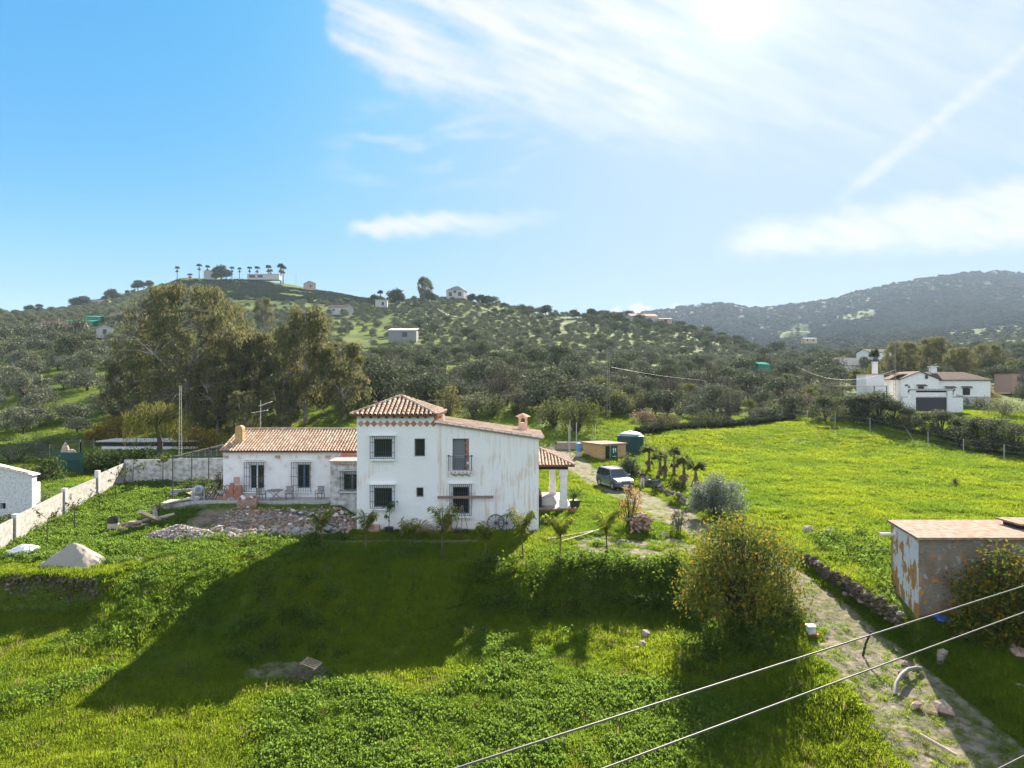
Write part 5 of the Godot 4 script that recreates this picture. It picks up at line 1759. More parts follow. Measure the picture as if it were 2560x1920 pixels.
func build_stones() -> void:
	dry_wall("stone_wall", "dry stone wall along the track just left of the flat roofed shed", [[16.15, 39.4], [16.1, 36.5], [16.3, 33.0], [16.5, 29.9]], 0.26, 0.6, 0.24, 0.5, M.earth_stone)
	dry_wall("stone_wall", "long dry stone wall behind the car and under the row of stubby palms", [[12.3, 77.0], [12.8, 71.0], [13.2, 65.0], [13.6, 58.0], [13.95, 52.5]], 0.5, 0.25, 0.42)
	dry_wall("stone_wall", "dry stone terrace wall below the sand heap at the left edge", [[-28.5, 36.75], [-25.0, 36.7], [-21.3, 36.6]], 0.0, 1.3, 0.2, 0.0, M.earth_stone)
	# rubble in front of the low wing
	var o := thing("rubble_heap", "pale heap of broken rubble and tile shards left of the boulders", "rubble", Vector3(-20.8, 0, -44.4))
	var sp: Array = []
	for i in 1500:
		var a := rng.randf() * TAU
		var k := sqrt(rng.randf())
		var x := cos(a) * k * 2.3; var z := sin(a) * k * 1.25
		var y := H(-20.8 + x, -44.4 + z) + 0.75 * pow(maxf(0.0, 1.0 - k), 0.8) + 0.02
		sp.append([Vector3(x, y, z), rng.randf_range(0.06, 0.17)])
	stone_fill(o, sp, [M.stone_grey, M.stone_grey, M.tile_white, M.stone_red, M.brick], "broken_pieces")
	for i in 46:
		var a := rng.randf() * TAU
		var k := sqrt(rng.randf())
		var x := cos(a) * k * 2.2; var z := sin(a) * k * 1.2
		stone(o, Vector3(x, H(-20.8 + x, -44.4 + z) + 0.75 * pow(maxf(0.0, 1.0 - k), 0.8) + 0.04, z), Vector3(0.26, 0.1, 0.2) * rng.randf_range(0.8, 1.4), [M.stone_grey, M.tile_white, M.stone_red, M.concrete][i % 4], "shard")
	o = thing("rubble_bank", "bank of boulders and broken masonry between the yard and the meadow", "rubble", Vector3(-14.5, 0, -45.3))
	sp = []
	for i in 240:
		var x := rng.randf_range(-4.3, 4.2)
		var d := 45.0 + rng.randf_range(-0.75, 0.9) + 0.1 * x
		var s := rng.randf_range(0.13, 0.4) * (1.35 if rng.randf() < 0.15 else 1.0)
		stone(o, Vector3(x, H(-14.5 + x, -d) + s * 0.25 + 0.25 * rng.randf() * ss(0.9, 0.2, absf(d - 45.4)), -d + 45.3), Vector3(s * 1.3, s * 0.85, s), [M.stone_grey, M.stone_grey, M.stone, M.stone_red, M.stone][rng.randi() % 5])
	for e in [[0.9, 44.6, 0.95, 0.7], [-4.6, 45.8, 1.1, 0.4], [2.4, 45.6, 0.6, 0.5], [-0.2, 45.2, 0.55, 0.4]]:
		stone(o, Vector3(e[0], H(-14.5 + e[0], -e[1]) + e[3] * 0.3, -e[1] + 45.3), Vector3(e[2], e[3], e[2] * 0.8), M.stone_grey, "boulder")
	for i in 900:
		var x := rng.randf_range(-5.0, 4.4)
		var d := 44.4 + 5.6 * rng.randf()
		sp.append([Vector3(x, H(-14.5 + x, -d) + 0.03, -d + 45.3), rng.randf_range(0.06, 0.2)])
	stone_fill(o, sp, [M.stone_grey, M.stone_red, M.stone, M.brick], "broken_pieces")
	o = thing("rubble_spread", "flat spread of debris and white blocks in front of the annex", "rubble", Vector3(-13.5, 0, -48.2))
	sp = []
	for i in 1400:
		var x := rng.randf_range(-6.5, 3.2)
		var d := rng.randf_range(46.0, 50.4)
		if n_mid.get_noise_2d(x * 3.0, d * 3.0) < -0.25: continue
		sp.append([Vector3(x, H(-13.5 + x, -d) + 0.02, -d + 48.2), rng.randf_range(0.05, 0.19)])
	stone_fill(o, sp, [M.stone, M.stone_red, M.stone_grey, M.brick], "broken_pieces")
	for i in 90:
		var x := rng.randf_range(-5.5, 3.2)
		var d := rng.randf_range(46.4, 50.3)
		if i < 26: x = rng.randf_range(0.3, 2.6); d = rng.randf_range(48.6, 50.2)
		var s := rng.randf_range(0.16, 0.36)
		stone(o, Vector3(x, H(-13.5 + x, -d) + s * 0.25, -d + 48.2), Vector3(s * 1.4, s * 0.7, s), [M.stone_grey, M.tile_white, M.stone_red][i % 3])
	var hose := MB.new()
	var hp := PackedVector3Array(); var hr := PackedFloat32Array()
	for k in 14:
		var t := k / 13.0
		var x := lerpf(-16.2, -9.9, t)
		var d := lerpf(49.6, 45.7, t) + 0.35 * sin(t * 5.0)
		hp.append(Vector3(x, H(x, -d) + 0.12, -d)); hr.append(0.03)
	hose.tube(hp, hr, 5)
	solo("black_hose", hose.mesh(false), M.dark_metal, "black hose lying across the debris to the corner of the house", "hose")
	# single rocks
	for e in [[2362, 24.6, 0.75, "large tan boulder beside the track near the lower right corner"], [2290, 24.9, 0.42, "flat tan rock left of the large boulder by the track"], [2258, 27.0, 0.42, "small rock at the track edge above the large boulder"], [1975, 32.6, 0.8, "square grey stone block right of the foot of the big yellow bush"], [1605, 39.3, 0.7, "brown rock on the terrace edge right of the last young palm"], [1615, 33.5, 0.55, "pale flat rock on the meadow below the bank"], [1605, 32.4, 0.45, "dark rock on the meadow below the pale flat one"], [990, 31.8, 0.32, "small brown stone lying in the shaded grass"], [2020, 45.0, 0.8, "brown boulder at the field edge right of the yellow bush"], [2070, 44.0, 0.7, "second boulder at the field edge right of the yellow bush"], [1660, 44.5, 0.6, "flat dark stone near the tile pile"], [1590, 31.9, 0.3, "grey pebble like stone under the bank"], [2540, 27.5, 0.7, "grey rock in the shade right of the track"], [2545, 25.8, 0.35, "small pale rock in the shade right of the track"], [2260, 27.9, 0.3, "pale stone at the shadow edge on the track"], [2050, 28.5, 0.3, "small stone in the grass by the hollow"], [1240, 29.0, 0.3, "small pink stone in the sunny meadow"], [790, 38.5, 0.0, ""]]:
		if e[2] < 0.1: continue
		var g := G(e[0], e[1])
		var m := MeshInstance3D.new()
		m.free()
		var r := stone(self, g + Vector3(0, e[2] * 0.22, 0), Vector3(e[2] * 1.2, e[2] * 0.75, e[2]), M.stone if e[2] > 0.35 and e[0] < 2280 else M.stone_red, "rock")
		tag(r, e[3], "rock")
	# the heap of old tiles by the track
	var heap := thing("tile_heap", "weathered heap of stacked roof tiles and bricks beside the dry shrub", "tile heap", G(1602, 46.0))
	for i in 150:
		var lv := int(i / 30.0)
		var x := rng.randf_range(-0.62, 0.62) * (1.0 - lv * 0.1); var z := rng.randf_range(-1.1, 0.8) * (1.0 - lv * 0.1)
		var mb := MB.new()
		if i % 4:
			add_tile(mb, Transform3D(), 0.1, 0.085, 0.42)
		else:
			mb.box(Vector3.ZERO, Vector3(0.26, 0.09, 0.13))
		part("old_tile" if i % 4 else "old_brick", mb.mesh(), [M.clay_tan, M.stone_red, M.brick, M.wood][rng.randi() % 4], heap, Vector3(x, 0.1 + lv * 0.2 + rng.randf() * 0.12, z), Basis.from_euler(Vector3(rng.randf_range(-0.4, 0.4), rng.randf() * TAU, rng.randf_range(-0.6, 0.6))))
	# sand
	var s := MB.new()
	for q in [[-24.05, 39.0, 2.0, 1.5, 1.22, 1.15], [-26.2, 39.7, 1.6, 0.8, 0.3, 1.6], [-21.7, 39.9, 1.5, 0.7, 0.14, 1.6]]:
		var f := func(u: float, a: float) -> Vector3:
			var w: float = 1.0 + 0.12 * n_mid.get_noise_2d(cos(a) * 8.0 + q[0], sin(a) * 8.0)
			var x: float = q[0] + cos(a) * q[2] * u * w; var z: float = -q[1] + sin(a) * q[3] * u * w
			var k: float = 1.0 - sqrt(u * u + 0.012)
			return Vector3(x, H(x, z) + q[4] * pow(maxf(k, 0.0), q[5]) + 0.05 * n_fine.get_noise_2d(x * 4.0, z * 4.0) + 0.05 - 0.12 * u * u, z)
		var g := func(u: float, a: float) -> Vector3: return ((f.call(u, a + 0.05) - f.call(u, a - 0.05)) as Vector3).cross(f.call(u - 0.03, a) - f.call(u + 0.03, a)).normalized()
		for jj in 16:
			for ii in 40:
				var a0 := TAU * ii / 40.0; var a1 := TAU * (ii + 1) / 40.0
				var u0 := jj / 16.0 + 0.001; var u1 := (jj + 1) / 16.0
				var n4 := [g.call(u0, a0), g.call(u1, a0), g.call(u1, a1), g.call(u0, a1)]
				for m in 4:
					if n4[m].y < 0.0: n4[m] = -n4[m]
				s.tri_n(f.call(u0, a0), f.call(u1, a1), f.call(u1, a0), n4[0], n4[2], n4[1])
				s.tri_n(f.call(u0, a0), f.call(u0, a1), f.call(u1, a1), n4[0], n4[3], n4[2])
	solo("sand_heap", s.mesh(false), M.sand, "cone shaped heap of pale building sand on the left", "sand heap")


# ---------------------------------------------------------------- yard and garden
func chair_proto() -> Node3D:
	var o := Node3D.new()
	o.name = "chair"
	var m := MB.new()
	for k in 5: m.bx(-0.26, 0.26, 0.42, 0.44, -0.24 + k * 0.1, -0.16 + k * 0.1)
	part("seat", m.mesh(false), M.chair, o)
	m = MB.new()
	for k in 8: m.bx(-0.25 + k * 0.066, -0.21 + k * 0.066, 0.46, 0.9, -0.28, -0.255)
	m.bx(-0.27, 0.27, 0.88, 0.95, -0.29, -0.25)
	part("backrest", m.mesh(false), M.chair, o)
	for q in [[-0.25, -0.25, 0.44], [0.25, -0.25, 0.44], [-0.25, 0.24, 0.64], [0.25, 0.24, 0.64]]:
		m = MB.new()
		m.bar(Vector3(q[0], 0, q[1]), Vector3(q[0], q[2], q[1]), 0.05)
		part("leg", m.mesh(false), M.chair, o)
	for x in [-0.25, 0.25]:
		m = MB.new()
		m.bar(Vector3(x, 0.66, -0.26), Vector3(x, 0.66, 0.28), 0.06, 0.03)
		part("armrest", m.mesh(false), M.chair, o)
	return o


func sapling(label: String, at: Vector3, h: float, n: int, l: float, cols: Array, bare := false) -> void:
	var o := thing("sapling", label, "young tree", at, rng.randf() * TAU, "saplings in the walled garden")
	var w := MB.new()
	var lf := MB.new()
	w.tube(PackedVector3Array([Vector3(0, -0.1, 0), Vector3(0.03, h * 0.4, 0.02), Vector3(-0.03, h * 0.7, 0)]), PackedFloat32Array([0.045, 0.035, 0.02]), 6)
	for k in 9:
		var a := rng.randf() * TAU
		var y := h * rng.randf_range(0.5, 0.95)
		var tip := Vector3(cos(a) * h * 0.26, y + rng.randf_range(-0.1, 0.3), sin(a) * h * 0.26)
		var st := Vector3(0, minf(y, h * 0.7) * 0.92, 0)
		w.rod(st, tip, 0.014, 4, 0.006)
		for i in n:
			lf.col = pick(cols)
			var p := st.lerp(tip, rng.randf_range(0.5, 1.1))
			var d := (rdir() + Vector3(0, -0.7, 0)).normalized()
			lf.leaf(p, d, (Vector3.UP + rdir() * 0.6).normalized(), l * rng.randf_range(0.7, 1.2), l * 0.42)
	part("trunk", w.mesh(false), M.bark, o)
	part("foliage", lf.mesh(), M.leaf_soft, o)


func build_yard() -> void:
	# terrace slab
	var m := MB.new()
	m.bx(-24.6, -13.3, 0.2, 0.9, -53.99, -51.6)
	m.bx(-25.6, -24.601, 0.2, 0.86, -53.2, -52.0)
	structure("terrace", m.mesh(false), M.concrete, "grey concrete terrace slab along the low wing", "terrace")
	var ty := 0.9
	var cp := chair_proto()
	for e in [[-18.6, -52.6, PI * 0.95, "garden chair in front of the left barred window"], [-16.6, -52.9, 0.12, "garden chair right of the round table"], [-14.35, -53.0, -0.1, "garden chair standing alone near the annex"]]:
		again(cp, "garden_chair", e[3], "chair", Vector3(e[0], ty, e[1]), e[2], "")
	cp.free()
	var t := thing("garden_table", "round garden table with crossed legs between two chairs", "table", Vector3(-17.6, ty, -52.75))
	m = MB.new(); m.lathe(Vector3(0, 0.68, 0), [[0.0, 0.0], [0.6, 0.0], [0.62, 0.02], [0.6, 0.045], [0.0, 0.046]], 20)
	part("tabletop", m.mesh(false), M.chair, t)
	for k in 4:
		m = MB.new()
		var sx := -1.0 if k % 2 else 1.0
		var zz := -0.28 if k < 2 else 0.28
		m.bar(Vector3(-0.36 * sx, 0, zz), Vector3(0.36 * sx, 0.68, zz), 0.05, 0.03)
		part("leg", m.mesh(false), M.chair, t)
	# brick planter full of debris
	t = thing("brick_bin", "square bin woven of pale brick filled with white rubble bags", "bin", Vector3(-18.95, 0.72, -50.9), 0.25)
	for r in 6:
		for side in 4:
			for k in 5:
				m = MB.new()
				var u := -0.52 + k * 0.26 + (0.06 if r % 2 else -0.06)
				var b := Basis(Vector3.UP, side * PI / 2)
				m.box(Vector3.ZERO, Vector3(0.22, 0.085, 0.09))
				if side < 2 or k < 4:
					part("brick", m.mesh(false), M.stone_red if (r + k) % 3 else M.clay_pale, t, b * Vector3(u, 0.05 + r * 0.1, 0.6), b)
	for k in 7:
		stone(t, Vector3(rng.randf_range(-0.4, 0.4), 0.6 + rng.randf() * 0.12, rng.randf_range(-0.4, 0.4)), Vector3(0.45, 0.25, 0.4), M.tile_white if k % 3 else M.brick, "rubble_piece")
	# bricks by the wall
	t = thing("brick_stack", "stack of reddish hollow bricks beside the left barred window", "bricks", Vector3(-20.9, ty, -53.4))
	for i in 26:
		m = MB.new(); m.box(Vector3.ZERO, Vector3(0.29, 0.155, 0.2))
		var col := i % 4
		var lv := i / 4
		if col == 0 and lv > 3: continue
		part("brick", m.mesh(false), M.brick if i % 3 else M.clay, t, Vector3(-0.5 + col * 0.32 + rng.randf_range(-0.03, 0.03), 0.085 + lv * 0.165, rng.randf_range(-0.06, 0.06)), Basis(Vector3.UP, rng.randf_range(-0.15, 0.15)))
	m = MB.new(); m.bx(-0.02, 0.4, 1.1, 1.6, -0.05, 0.05)
	part("terracotta_slab", m.mesh(false), M.clay_pale, t)
	for k in 7:
		var bl := thing("loose_block", ["brown block lying left of the brick stack", "low reddish block in front of the brick stack", "grey block on the terrace before the brick stack", "flat brick on the terrace under the left window", "thin red block right of the brick stack", "tilted dark slab under the left window", "small grey stone block by the house corner"][k], "block", Vector3(-21.7 + k * 0.47, ty + 0.09, -52.75 + 0.15 * (k % 3)), rng.randf())
		m = MB.new(); m.box(Vector3.ZERO, Vector3(0.38, 0.17, 0.24)); m.box(Vector3(0.03, 0.12, 0), Vector3(0.2, 0.07, 0.2))
		part("block", m.mesh(false), [M.brick, M.brick, M.concrete, M.clay, M.brick, M.wood, M.concrete][k], bl)
	# cement mixer
	t = thing("cement_mixer", "grey cement mixer on a tubular stand beside the house corner", "cement mixer", Vector3(-23.25, 0.86, -52.7), 0.2)
	m = MB.new(); m.lathe(Vector3(0, 0.72, 0), [[0.12, -0.42], [0.3, -0.36], [0.42, -0.1], [0.42, 0.08], [0.26, 0.4], [0.22, 0.42], [0.2, 0.36], [0.0, 0.1]], 18, Vector3(0.1, 0.25, 1.0).normalized())
	part("drum", m.mesh(false), M.metal, t)
	for q in [[-0.45, -0.35], [0.45, -0.35], [-0.45, 0.35], [0.45, 0.35]]:
		m = MB.new(); m.rod(Vector3(q[0], 0, q[1]), Vector3(q[0] * 0.9, 0.75, q[1] * 0.4), 0.03, 6)
		part("leg", m.mesh(false), M.metal, t)
	m = MB.new(); m.rod(Vector3(-0.46, 0.3, 0.3), Vector3(0.46, 0.3, 0.3), 0.025); m.rod(Vector3(-0.46, 0.72, 0), Vector3(0.46, 0.72, 0), 0.03)
	part("crossbar", m.mesh(false), M.metal, t)
	t = thing("post_bundle", "bundle of dark slanting poles leaning on the house corner", "poles", Vector3(-22.5, 0.86, -53.0))
	for k in 13:
		m = MB.new(); m.rod(Vector3(-0.75 + k * 0.1, 0, 0.3), Vector3(-0.15 + k * 0.08, rng.randf_range(0.9, 1.2), -0.3), 0.03, 5)
		part("pole", m.mesh(false), M.wood if k % 2 else M.dark_wood, t)
	t = thing("wheelbarrow", "dark wheelbarrow tipped against the house wall left of the bricks", "wheelbarrow", Vector3(-21.75, ty, -53.5), 1.2)
	m = MB.new(); m.lathe(Vector3(0.25, 0.7, 0.1), [[0.24, -0.03], [0.28, 0], [0.24, 0.03]], 14, Vector3.BACK)
	part("wheel", m.mesh(false), M.dark_metal, t)
	m = MB.new(); m.tube(PackedVector3Array([Vector3(-0.4, 0.95, 0), Vector3(0.1, 0.9, 0.1), Vector3(0.25, 0.7, 0.1), Vector3(0.0, 0.0, 0.2)]), PackedFloat32Array([0.025, 0.025, 0.025, 0.025]), 5)
	part("handle", m.mesh(false), M.dark_metal, t)
	m = MB.new(); m.lathe(Vector3(-0.25, 0.3, 0), [[0.1, 0.0], [0.3, 0.1], [0.36, 0.35]], 8)
	part("tray", m.mesh(false), M.concrete, t)
	t = thing("block_row", "row of pale concrete blocks stacked beside the pergola", "blocks", G(485, 57.5))
	for k in 14:
		m = MB.new(); m.box(Vector3.ZERO, Vector3(0.5, 0.24, 0.24))
		part("block", m.mesh(false), M.stone_grey if k % 3 else M.tile_white, t, Vector3(-1.3 + (k % 7) * 0.5, 0.14 + 0.26 * (k / 7), 0.7 - (k % 7) * 0.32), Basis(Vector3.UP, 0.6 + rng.randf_range(-0.1, 0.1)))
	t = thing("plank_pile", "pale planks and slabs lying on the bank beside the cement mixer", "planks", G(510, 55.5))
	for k in 9:
		m = MB.new(); m.box(Vector3.ZERO, Vector3(0.28, 0.05, 2.4))
		part("plank", m.mesh(false), M.wood_pale, t, Vector3(-0.9 + k * 0.22, 0.12 + 0.05 * (k % 3), rng.randf_range(-0.4, 0.4)), Basis.from_euler(Vector3(0.08, 0.8 + rng.randf_range(-0.2, 0.2), 0.0)))
	t = thing("plywood_sheet", "warm brown board lying in front of the cement mixer", "board", Vector3(-24.5, 0.9, -51.9), 0.7)
	m = MB.new(); m.box(Vector3(0, 0.05, 0), Vector3(1.9, 0.04, 1.0), Basis.from_euler(Vector3(-0.08, 0, 0.06)))
	part("board", m.mesh(false), M.wood_pale, t)
	# the driftwood and the drum
	t = thing("log_pile", "pile of old weathered logs and beams in the green garden", "logs", G(345, 47.0), 0.5)
	for k in 12:
		m = MB.new()
		var p := Vector3(rng.randf_range(-0.9, 0.9), 0.14 + 0.1 * (k % 4), rng.randf_range(-0.5, 0.5))
		var q := p + Vector3(rng.randf_range(0.9, 1.5), rng.randf_range(-0.15, 0.3), rng.randf_range(-0.5, 0.1)) * (1 if k % 2 else -1)
		m.tube(PackedVector3Array([p, (p + q) * 0.5 + rdir() * 0.08, q]), PackedFloat32Array([0.13, 0.15, 0.09]), 7)
		part("log", m.mesh(false), M.wood if k % 3 else M.wood_pale, t)
	t = thing("beam", "pale squared beam resting on top of the log pile", "beam", G(374, 46.5, 0.75), 0.0)
	m = MB.new(); m.box(Vector3.ZERO, Vector3(0.34, 0.2, 1.7), Basis.from_euler(Vector3(-0.5, -0.35, 0.1)))
	part("beam", m.mesh(false), M.wood_pale, t)
	t = thing("stump", "grey split stump with a jagged top beside the pale beam", "stump", G(386, 47.5))
	m = MB.new(); m.tube(PackedVector3Array([Vector3(0, -0.1, 0), Vector3(0.05, 0.5, 0), Vector3(0.1, 1.0, 0.05)]), PackedFloat32Array([0.24, 0.2, 0.08]), 7)
	for k in 5: m.rod(Vector3(0, 0.7, 0), Vector3(rng.randf_range(-0.3, 0.4), rng.randf_range(0.8, 1.25), rng.randf_range(-0.2, 0.2)), 0.06, 5, 0.01)
	part("stump", m.mesh(false), M.stone_grey, t)
	t = thing("steel_drum", "cut open drum, cream below and black above, in the green garden", "drum", G(283, 46.2, 0.2))
	m = MB.new(); m.lathe(Vector3.ZERO, [[0.0, 0.0], [0.33, 0.0], [0.335, 0.38]], 18)
	part("lower_band", m.mesh(false), M.cream, t)
	m = MB.new(); m.lathe(Vector3.ZERO, [[0.335, 0.381], [0.34, 0.72], [0.34, 0.75], [0.31, 0.75], [0.3, 0.4], [0.0, 0.38]], 18)
	part("upper_band", m.mesh(false), M.dark_metal, t)
	t = thing("tarpaulin", "pale crumpled tarpaulin heap at the left edge by the garden wall", "tarpaulin", G(62, 41.0))
	m = MB.new()
	for j in 6:
		for i in 16:
			var q4: Array = []
			for c in [[j, i], [j + 1, i], [j + 1, i + 1], [j, i + 1]]:
				var a: float = TAU * (c[1] % 16) / 16.0
				var k: float = c[0] / 6.0
				var rr: float = 0.75 * k * (1.0 + 0.35 * n_mid.get_noise_2d(cos(a) * 9.0, sin(a) * 9.0))
				q4.append(Vector3(cos(a) * rr * 1.5, 0.42 * (1.0 - k * k) + 0.14 * n_fine.get_noise_2d(cos(a) * k * 4.0, sin(a) * k * 4.0), sin(a) * rr))
			m.quad(q4[0], q4[3], q4[2], q4[1])
	part("sheet", m.mesh(false), M.white_paint, t)
	# things along the front of the house
	t = thing("brick_blocks", "low stack of eight pale red hollow bricks against the tower wall", "bricks", Vector3(-8.62, H(-8.62, -45.4), -45.4))
	for k in 8:
		m = MB.new(); m.box(Vector3.ZERO, Vector3(0.30, 0.235, 0.2))
		part("brick", m.mesh(false), M.clay_pale if k % 3 else M.brick, t, Vector3(-0.31 + (k % 2) * 0.32, 0.13 + (k / 2 % 2) * 0.245, -0.1 + (k / 4) * 0.22))
	t = thing("potted_sapling", "young avocado like tree in a black pot under the lower left window", "potted tree", Vector3(-7.85, H(-7.85, -45.3), -45.3))
	m = MB.new(); m.lathe(Vector3.ZERO, [[0.0, 0.0], [0.22, 0.0], [0.3, 0.4], [0.27, 0.4], [0.25, 0.34], [0.0, 0.33]], 14)
	part("pot", m.mesh(false), M.dark_metal, t)
	m = MB.new(); m.tube(PackedVector3Array([Vector3(0, 0.3, 0), Vector3(0.02, 1.0, 0), Vector3(0.06, 1.75, 0)]), PackedFloat32Array([0.025, 0.02, 0.012]), 5)
	part("trunk", m.mesh(false), M.bark, t)
	m = MB.new(); crown(m, [[Vector3(0.05, 1.75, 0), Vector3(0.4, 0.3, 0.35)], [Vector3(0.3, 1.95, 0), Vector3(0.25, 0.2, 0.2)], [Vector3(-0.15, 1.2, 0), Vector3(0.18, 0.35, 0.2)]], 70, 0.26, 0.1, [Color(0.05, 0.12, 0.03), Color(0.07, 0.15, 0.035)], 0.8, 0.7)
	part("foliage", m.mesh(), M.leaf_soft, t)
	t = thing("plant_pot", "pair of small dark pots with a bare twig right of the potted tree", "pot", Vector3(-7.1, H(-7.1, -45.3), -45.3))
	for x in [-0.25, 0.2]:
		m = MB.new(); m.lathe(Vector3(x, 0, 0), [[0.0, 0.0], [0.14, 0.0], [0.18, 0.28], [0.15, 0.26], [0.0, 0.22]], 12)
		part("pot", m.mesh(false), M.dark_metal, t)
	m = MB.new(); m.rod(Vector3(0.0, 0.2, 0), Vector3(0.05, 1.0, 0), 0.015, 4); m.rod(Vector3(0.03, 0.8, 0), Vector3(0.22, 1.15, 0), 0.02, 4, 0.01); m.rod(Vector3(0.05, 0.95, 0), Vector3(0.2, 1.05, 0), 0.02, 4, 0.01)
	part("twig", m.mesh(false), M.dark_wood, t)
	t = thing("brick_column", "narrow stack of brown bricks behind the middle young palm", "bricks", Vector3(-4.1, H(-4.1, -45.5), -45.5))
	for k in 9:
		m = MB.new(); m.box(Vector3.ZERO, Vector3(0.5, 0.1, 0.24))
		part("brick", m.mesh(false), M.brick if k % 2 else M.wood, t, Vector3(rng.randf_range(-0.03, 0.03), 0.07 + k * 0.13, 0), Basis(Vector3.UP, rng.randf_range(-0.06, 0.06)))
	t = thing("tripod", "tall wooden tripod of thin poles standing before the right barred window", "tripod", Vector3(-3.2, H(-3.2, -45.3), -45.3))
	for q in [[-0.42, 0.1], [0.0, 0.25], [0.42, 0.0]]:
		m = MB.new(); m.rod(Vector3(q[0], 0, q[1]), Vector3(q[0] * 0.1, 1.75, -0.05), 0.022, 5)
		part("leg", m.mesh(false), M.wood, t)
	m = MB.new(); m.lathe(Vector3(-0.3, 0.0, 0.3), [[0.0, 0.0], [0.16, 0.0], [0.2, 0.25], [0.0, 0.2]], 10); m.lathe(Vector3(0.25, 0.0, 0.3), [[0.0, 0.0], [0.16, 0.0], [0.2, 0.3], [0.0, 0.24]], 10)
	part("bucket", m.mesh(false), M.dark_metal, t)
	for e in [[-1.05, 0.05, "left old cart wheel leaning on the house wall"], [-0.35, 0.0, "right old cart wheel overlapping the left one"]]:
		var w := thing("cart_wheel", e[2], "wheel", Vector3(e[0], H(e[0], -45.7) + 0.02, -45.68 + e[1] * -2.0 + 0.05), 0.0, "")
		w.rotation.x = -0.16
		m = MB.new(); m.lathe(Vector3(0, 0.55, 0), [[0.50, -0.03], [0.56, -0.03], [0.56, 0.03], [0.50, 0.03], [0.50, -0.03]], 26, Vector3.BACK)
		part("rim", m.mesh(false), M.iron, w)
		m = MB.new(); m.lathe(Vector3(0, 0.55, 0), [[0.0, -0.07], [0.09, -0.06], [0.09, 0.06], [0.0, 0.08]], 10, Vector3.BACK)
		part("hub", m.mesh(false), M.iron, w)
		for k in 12:
			var a := TAU * k / 12
			m = MB.new(); m.bar(Vector3(cos(a) * 0.08, 0.55 + sin(a) * 0.08, 0), Vector3(cos(a) * 0.51, 0.55 + sin(a) * 0.51, 0), 0.035, 0.03)
			part("spoke", m.mesh(false), M.iron, w)
	t = thing("plank", "long grey plank fixed across the lower right barred window", "plank", Vector3(-3.0, 2.21, -45.73))
	m = MB.new(); m.box(Vector3.ZERO, Vector3(3.6, 0.17, 0.06), Basis(Vector3.BACK, 0.006))
	part("plank", m.mesh(false), M.wood, t)
	t = thing("dry_frond_clump", "arching clump of dry yellow fronds at the foot of the tower wall", "plant", Vector3(-5.9, H(-5.9, -44.9), -44.9))
	m = MB.new()
	for k in 70:
		var a := rng.randf() * TAU
		m.col = jitter(Color(0.30, 0.26, 0.10), 0.25)
		var d := Vector3(cos(a) * 0.9, rng.randf_range(0.7, 1.4), sin(a) * 0.5).normalized()
		var p := Vector3(0, 0, 0)
		for s in 5:
			var q := p + d * 0.26
			m.bar(p, q, 0.022)
			if s > 1: m.leaf(q, (d + Vector3(0, -1.2, 0)).normalized(), rdir(), 0.3, 0.03)
			p = q
			d = (d + Vector3(0, -0.32, 0)).normalized()
	part("foliage", m.mesh(), M.leaf, t)
	# porch things
	t = thing("white_sack", "big white rubble sack on the porch floor between the columns", "sack", Vector3(2.75, 0.2, -54.0))
	m = MB.new(); m.lathe(Vector3.ZERO, [[0.0, 0.0], [0.55, 0.02], [0.72, 0.3], [0.6, 0.62], [0.3, 0.8], [0.12, 0.84], [0.0, 0.8]], 12)
	part("sack", m.mesh(false), M.sack, t, Vector3.ZERO, Basis.from_euler(Vector3(0.1, 0.4, 0.12)))
	t = thing("barrel", "dark barrel behind the white sack on the porch", "barrel", Vector3(1.98, 0.2, -53.6))
	m = MB.new(); m.lathe(Vector3.ZERO, [[0.0, 0.0], [0.24, 0.0], [0.28, 0.45], [0.24, 0.9], [0.0, 0.9]], 14)
	part("barrel", m.mesh(false), M.dark_metal, t)
	t = thing("clay_jar", "brown clay jar beside the house wall under the porch", "jar", Vector3(2.0, 0.2, -55.6))
	m = MB.new(); m.lathe(Vector3.ZERO, [[0.0, 0.0], [0.2, 0.0], [0.36, 0.5], [0.3, 0.9], [0.18, 1.0], [0.22, 1.08], [0.0, 1.0]], 14)
	part("jar", m.mesh(false), M.clay, t)
	t = thing("sago_palm", "spiky sago palm in a dark tub beside the porch column", "potted palm", G(1437, 54.3))
	m = MB.new(); m.lathe(Vector3.ZERO, [[0.0, 0.0], [0.34, 0.0], [0.42, 0.7], [0.36, 0.68], [0.0, 0.6]], 14)
	part("tub", m.mesh(false), M.dark_metal, t)
	m = MB.new()
	for k in 34:
		var a := rng.randf() * TAU
		var d := Vector3(cos(a), rng.randf_range(0.15, 1.6), sin(a)).normalized()
		var p := Vector3(0, 0.85, 0)
		for s in 6:
			var q := p + d * 0.2
			m.col = jitter(Color(0.055, 0.11, 0.025), 0.2)
			m.bar(p, q, 0.018)
			var sd := d.cross(Vector3.UP).normalized()
			m.leaf(q, (sd + d * 0.7).normalized(), Vector3.UP, 0.2, 0.03); m.leaf(q, (-sd + d * 0.7).normalized(), Vector3.UP, 0.2, 0.03)
			p = q
			d = (d + Vector3(0, -0.1, 0)).normalized()
	part("fronds", m.mesh(), M.leaf, t)
	t = thing("cactus_pot", "terracotta pot with an upright green cactus in front of the sago palm", "potted plant", G(1431, 52.3))
	m = MB.new(); m.lathe(Vector3.ZERO, [[0.0, 0.0], [0.2, 0.0], [0.27, 0.38], [0.29, 0.38], [0.29, 0.44], [0.22, 0.42], [0.0, 0.36]], 14)
	part("pot", m.mesh(false), M.clay, t)
	m = MB.new()
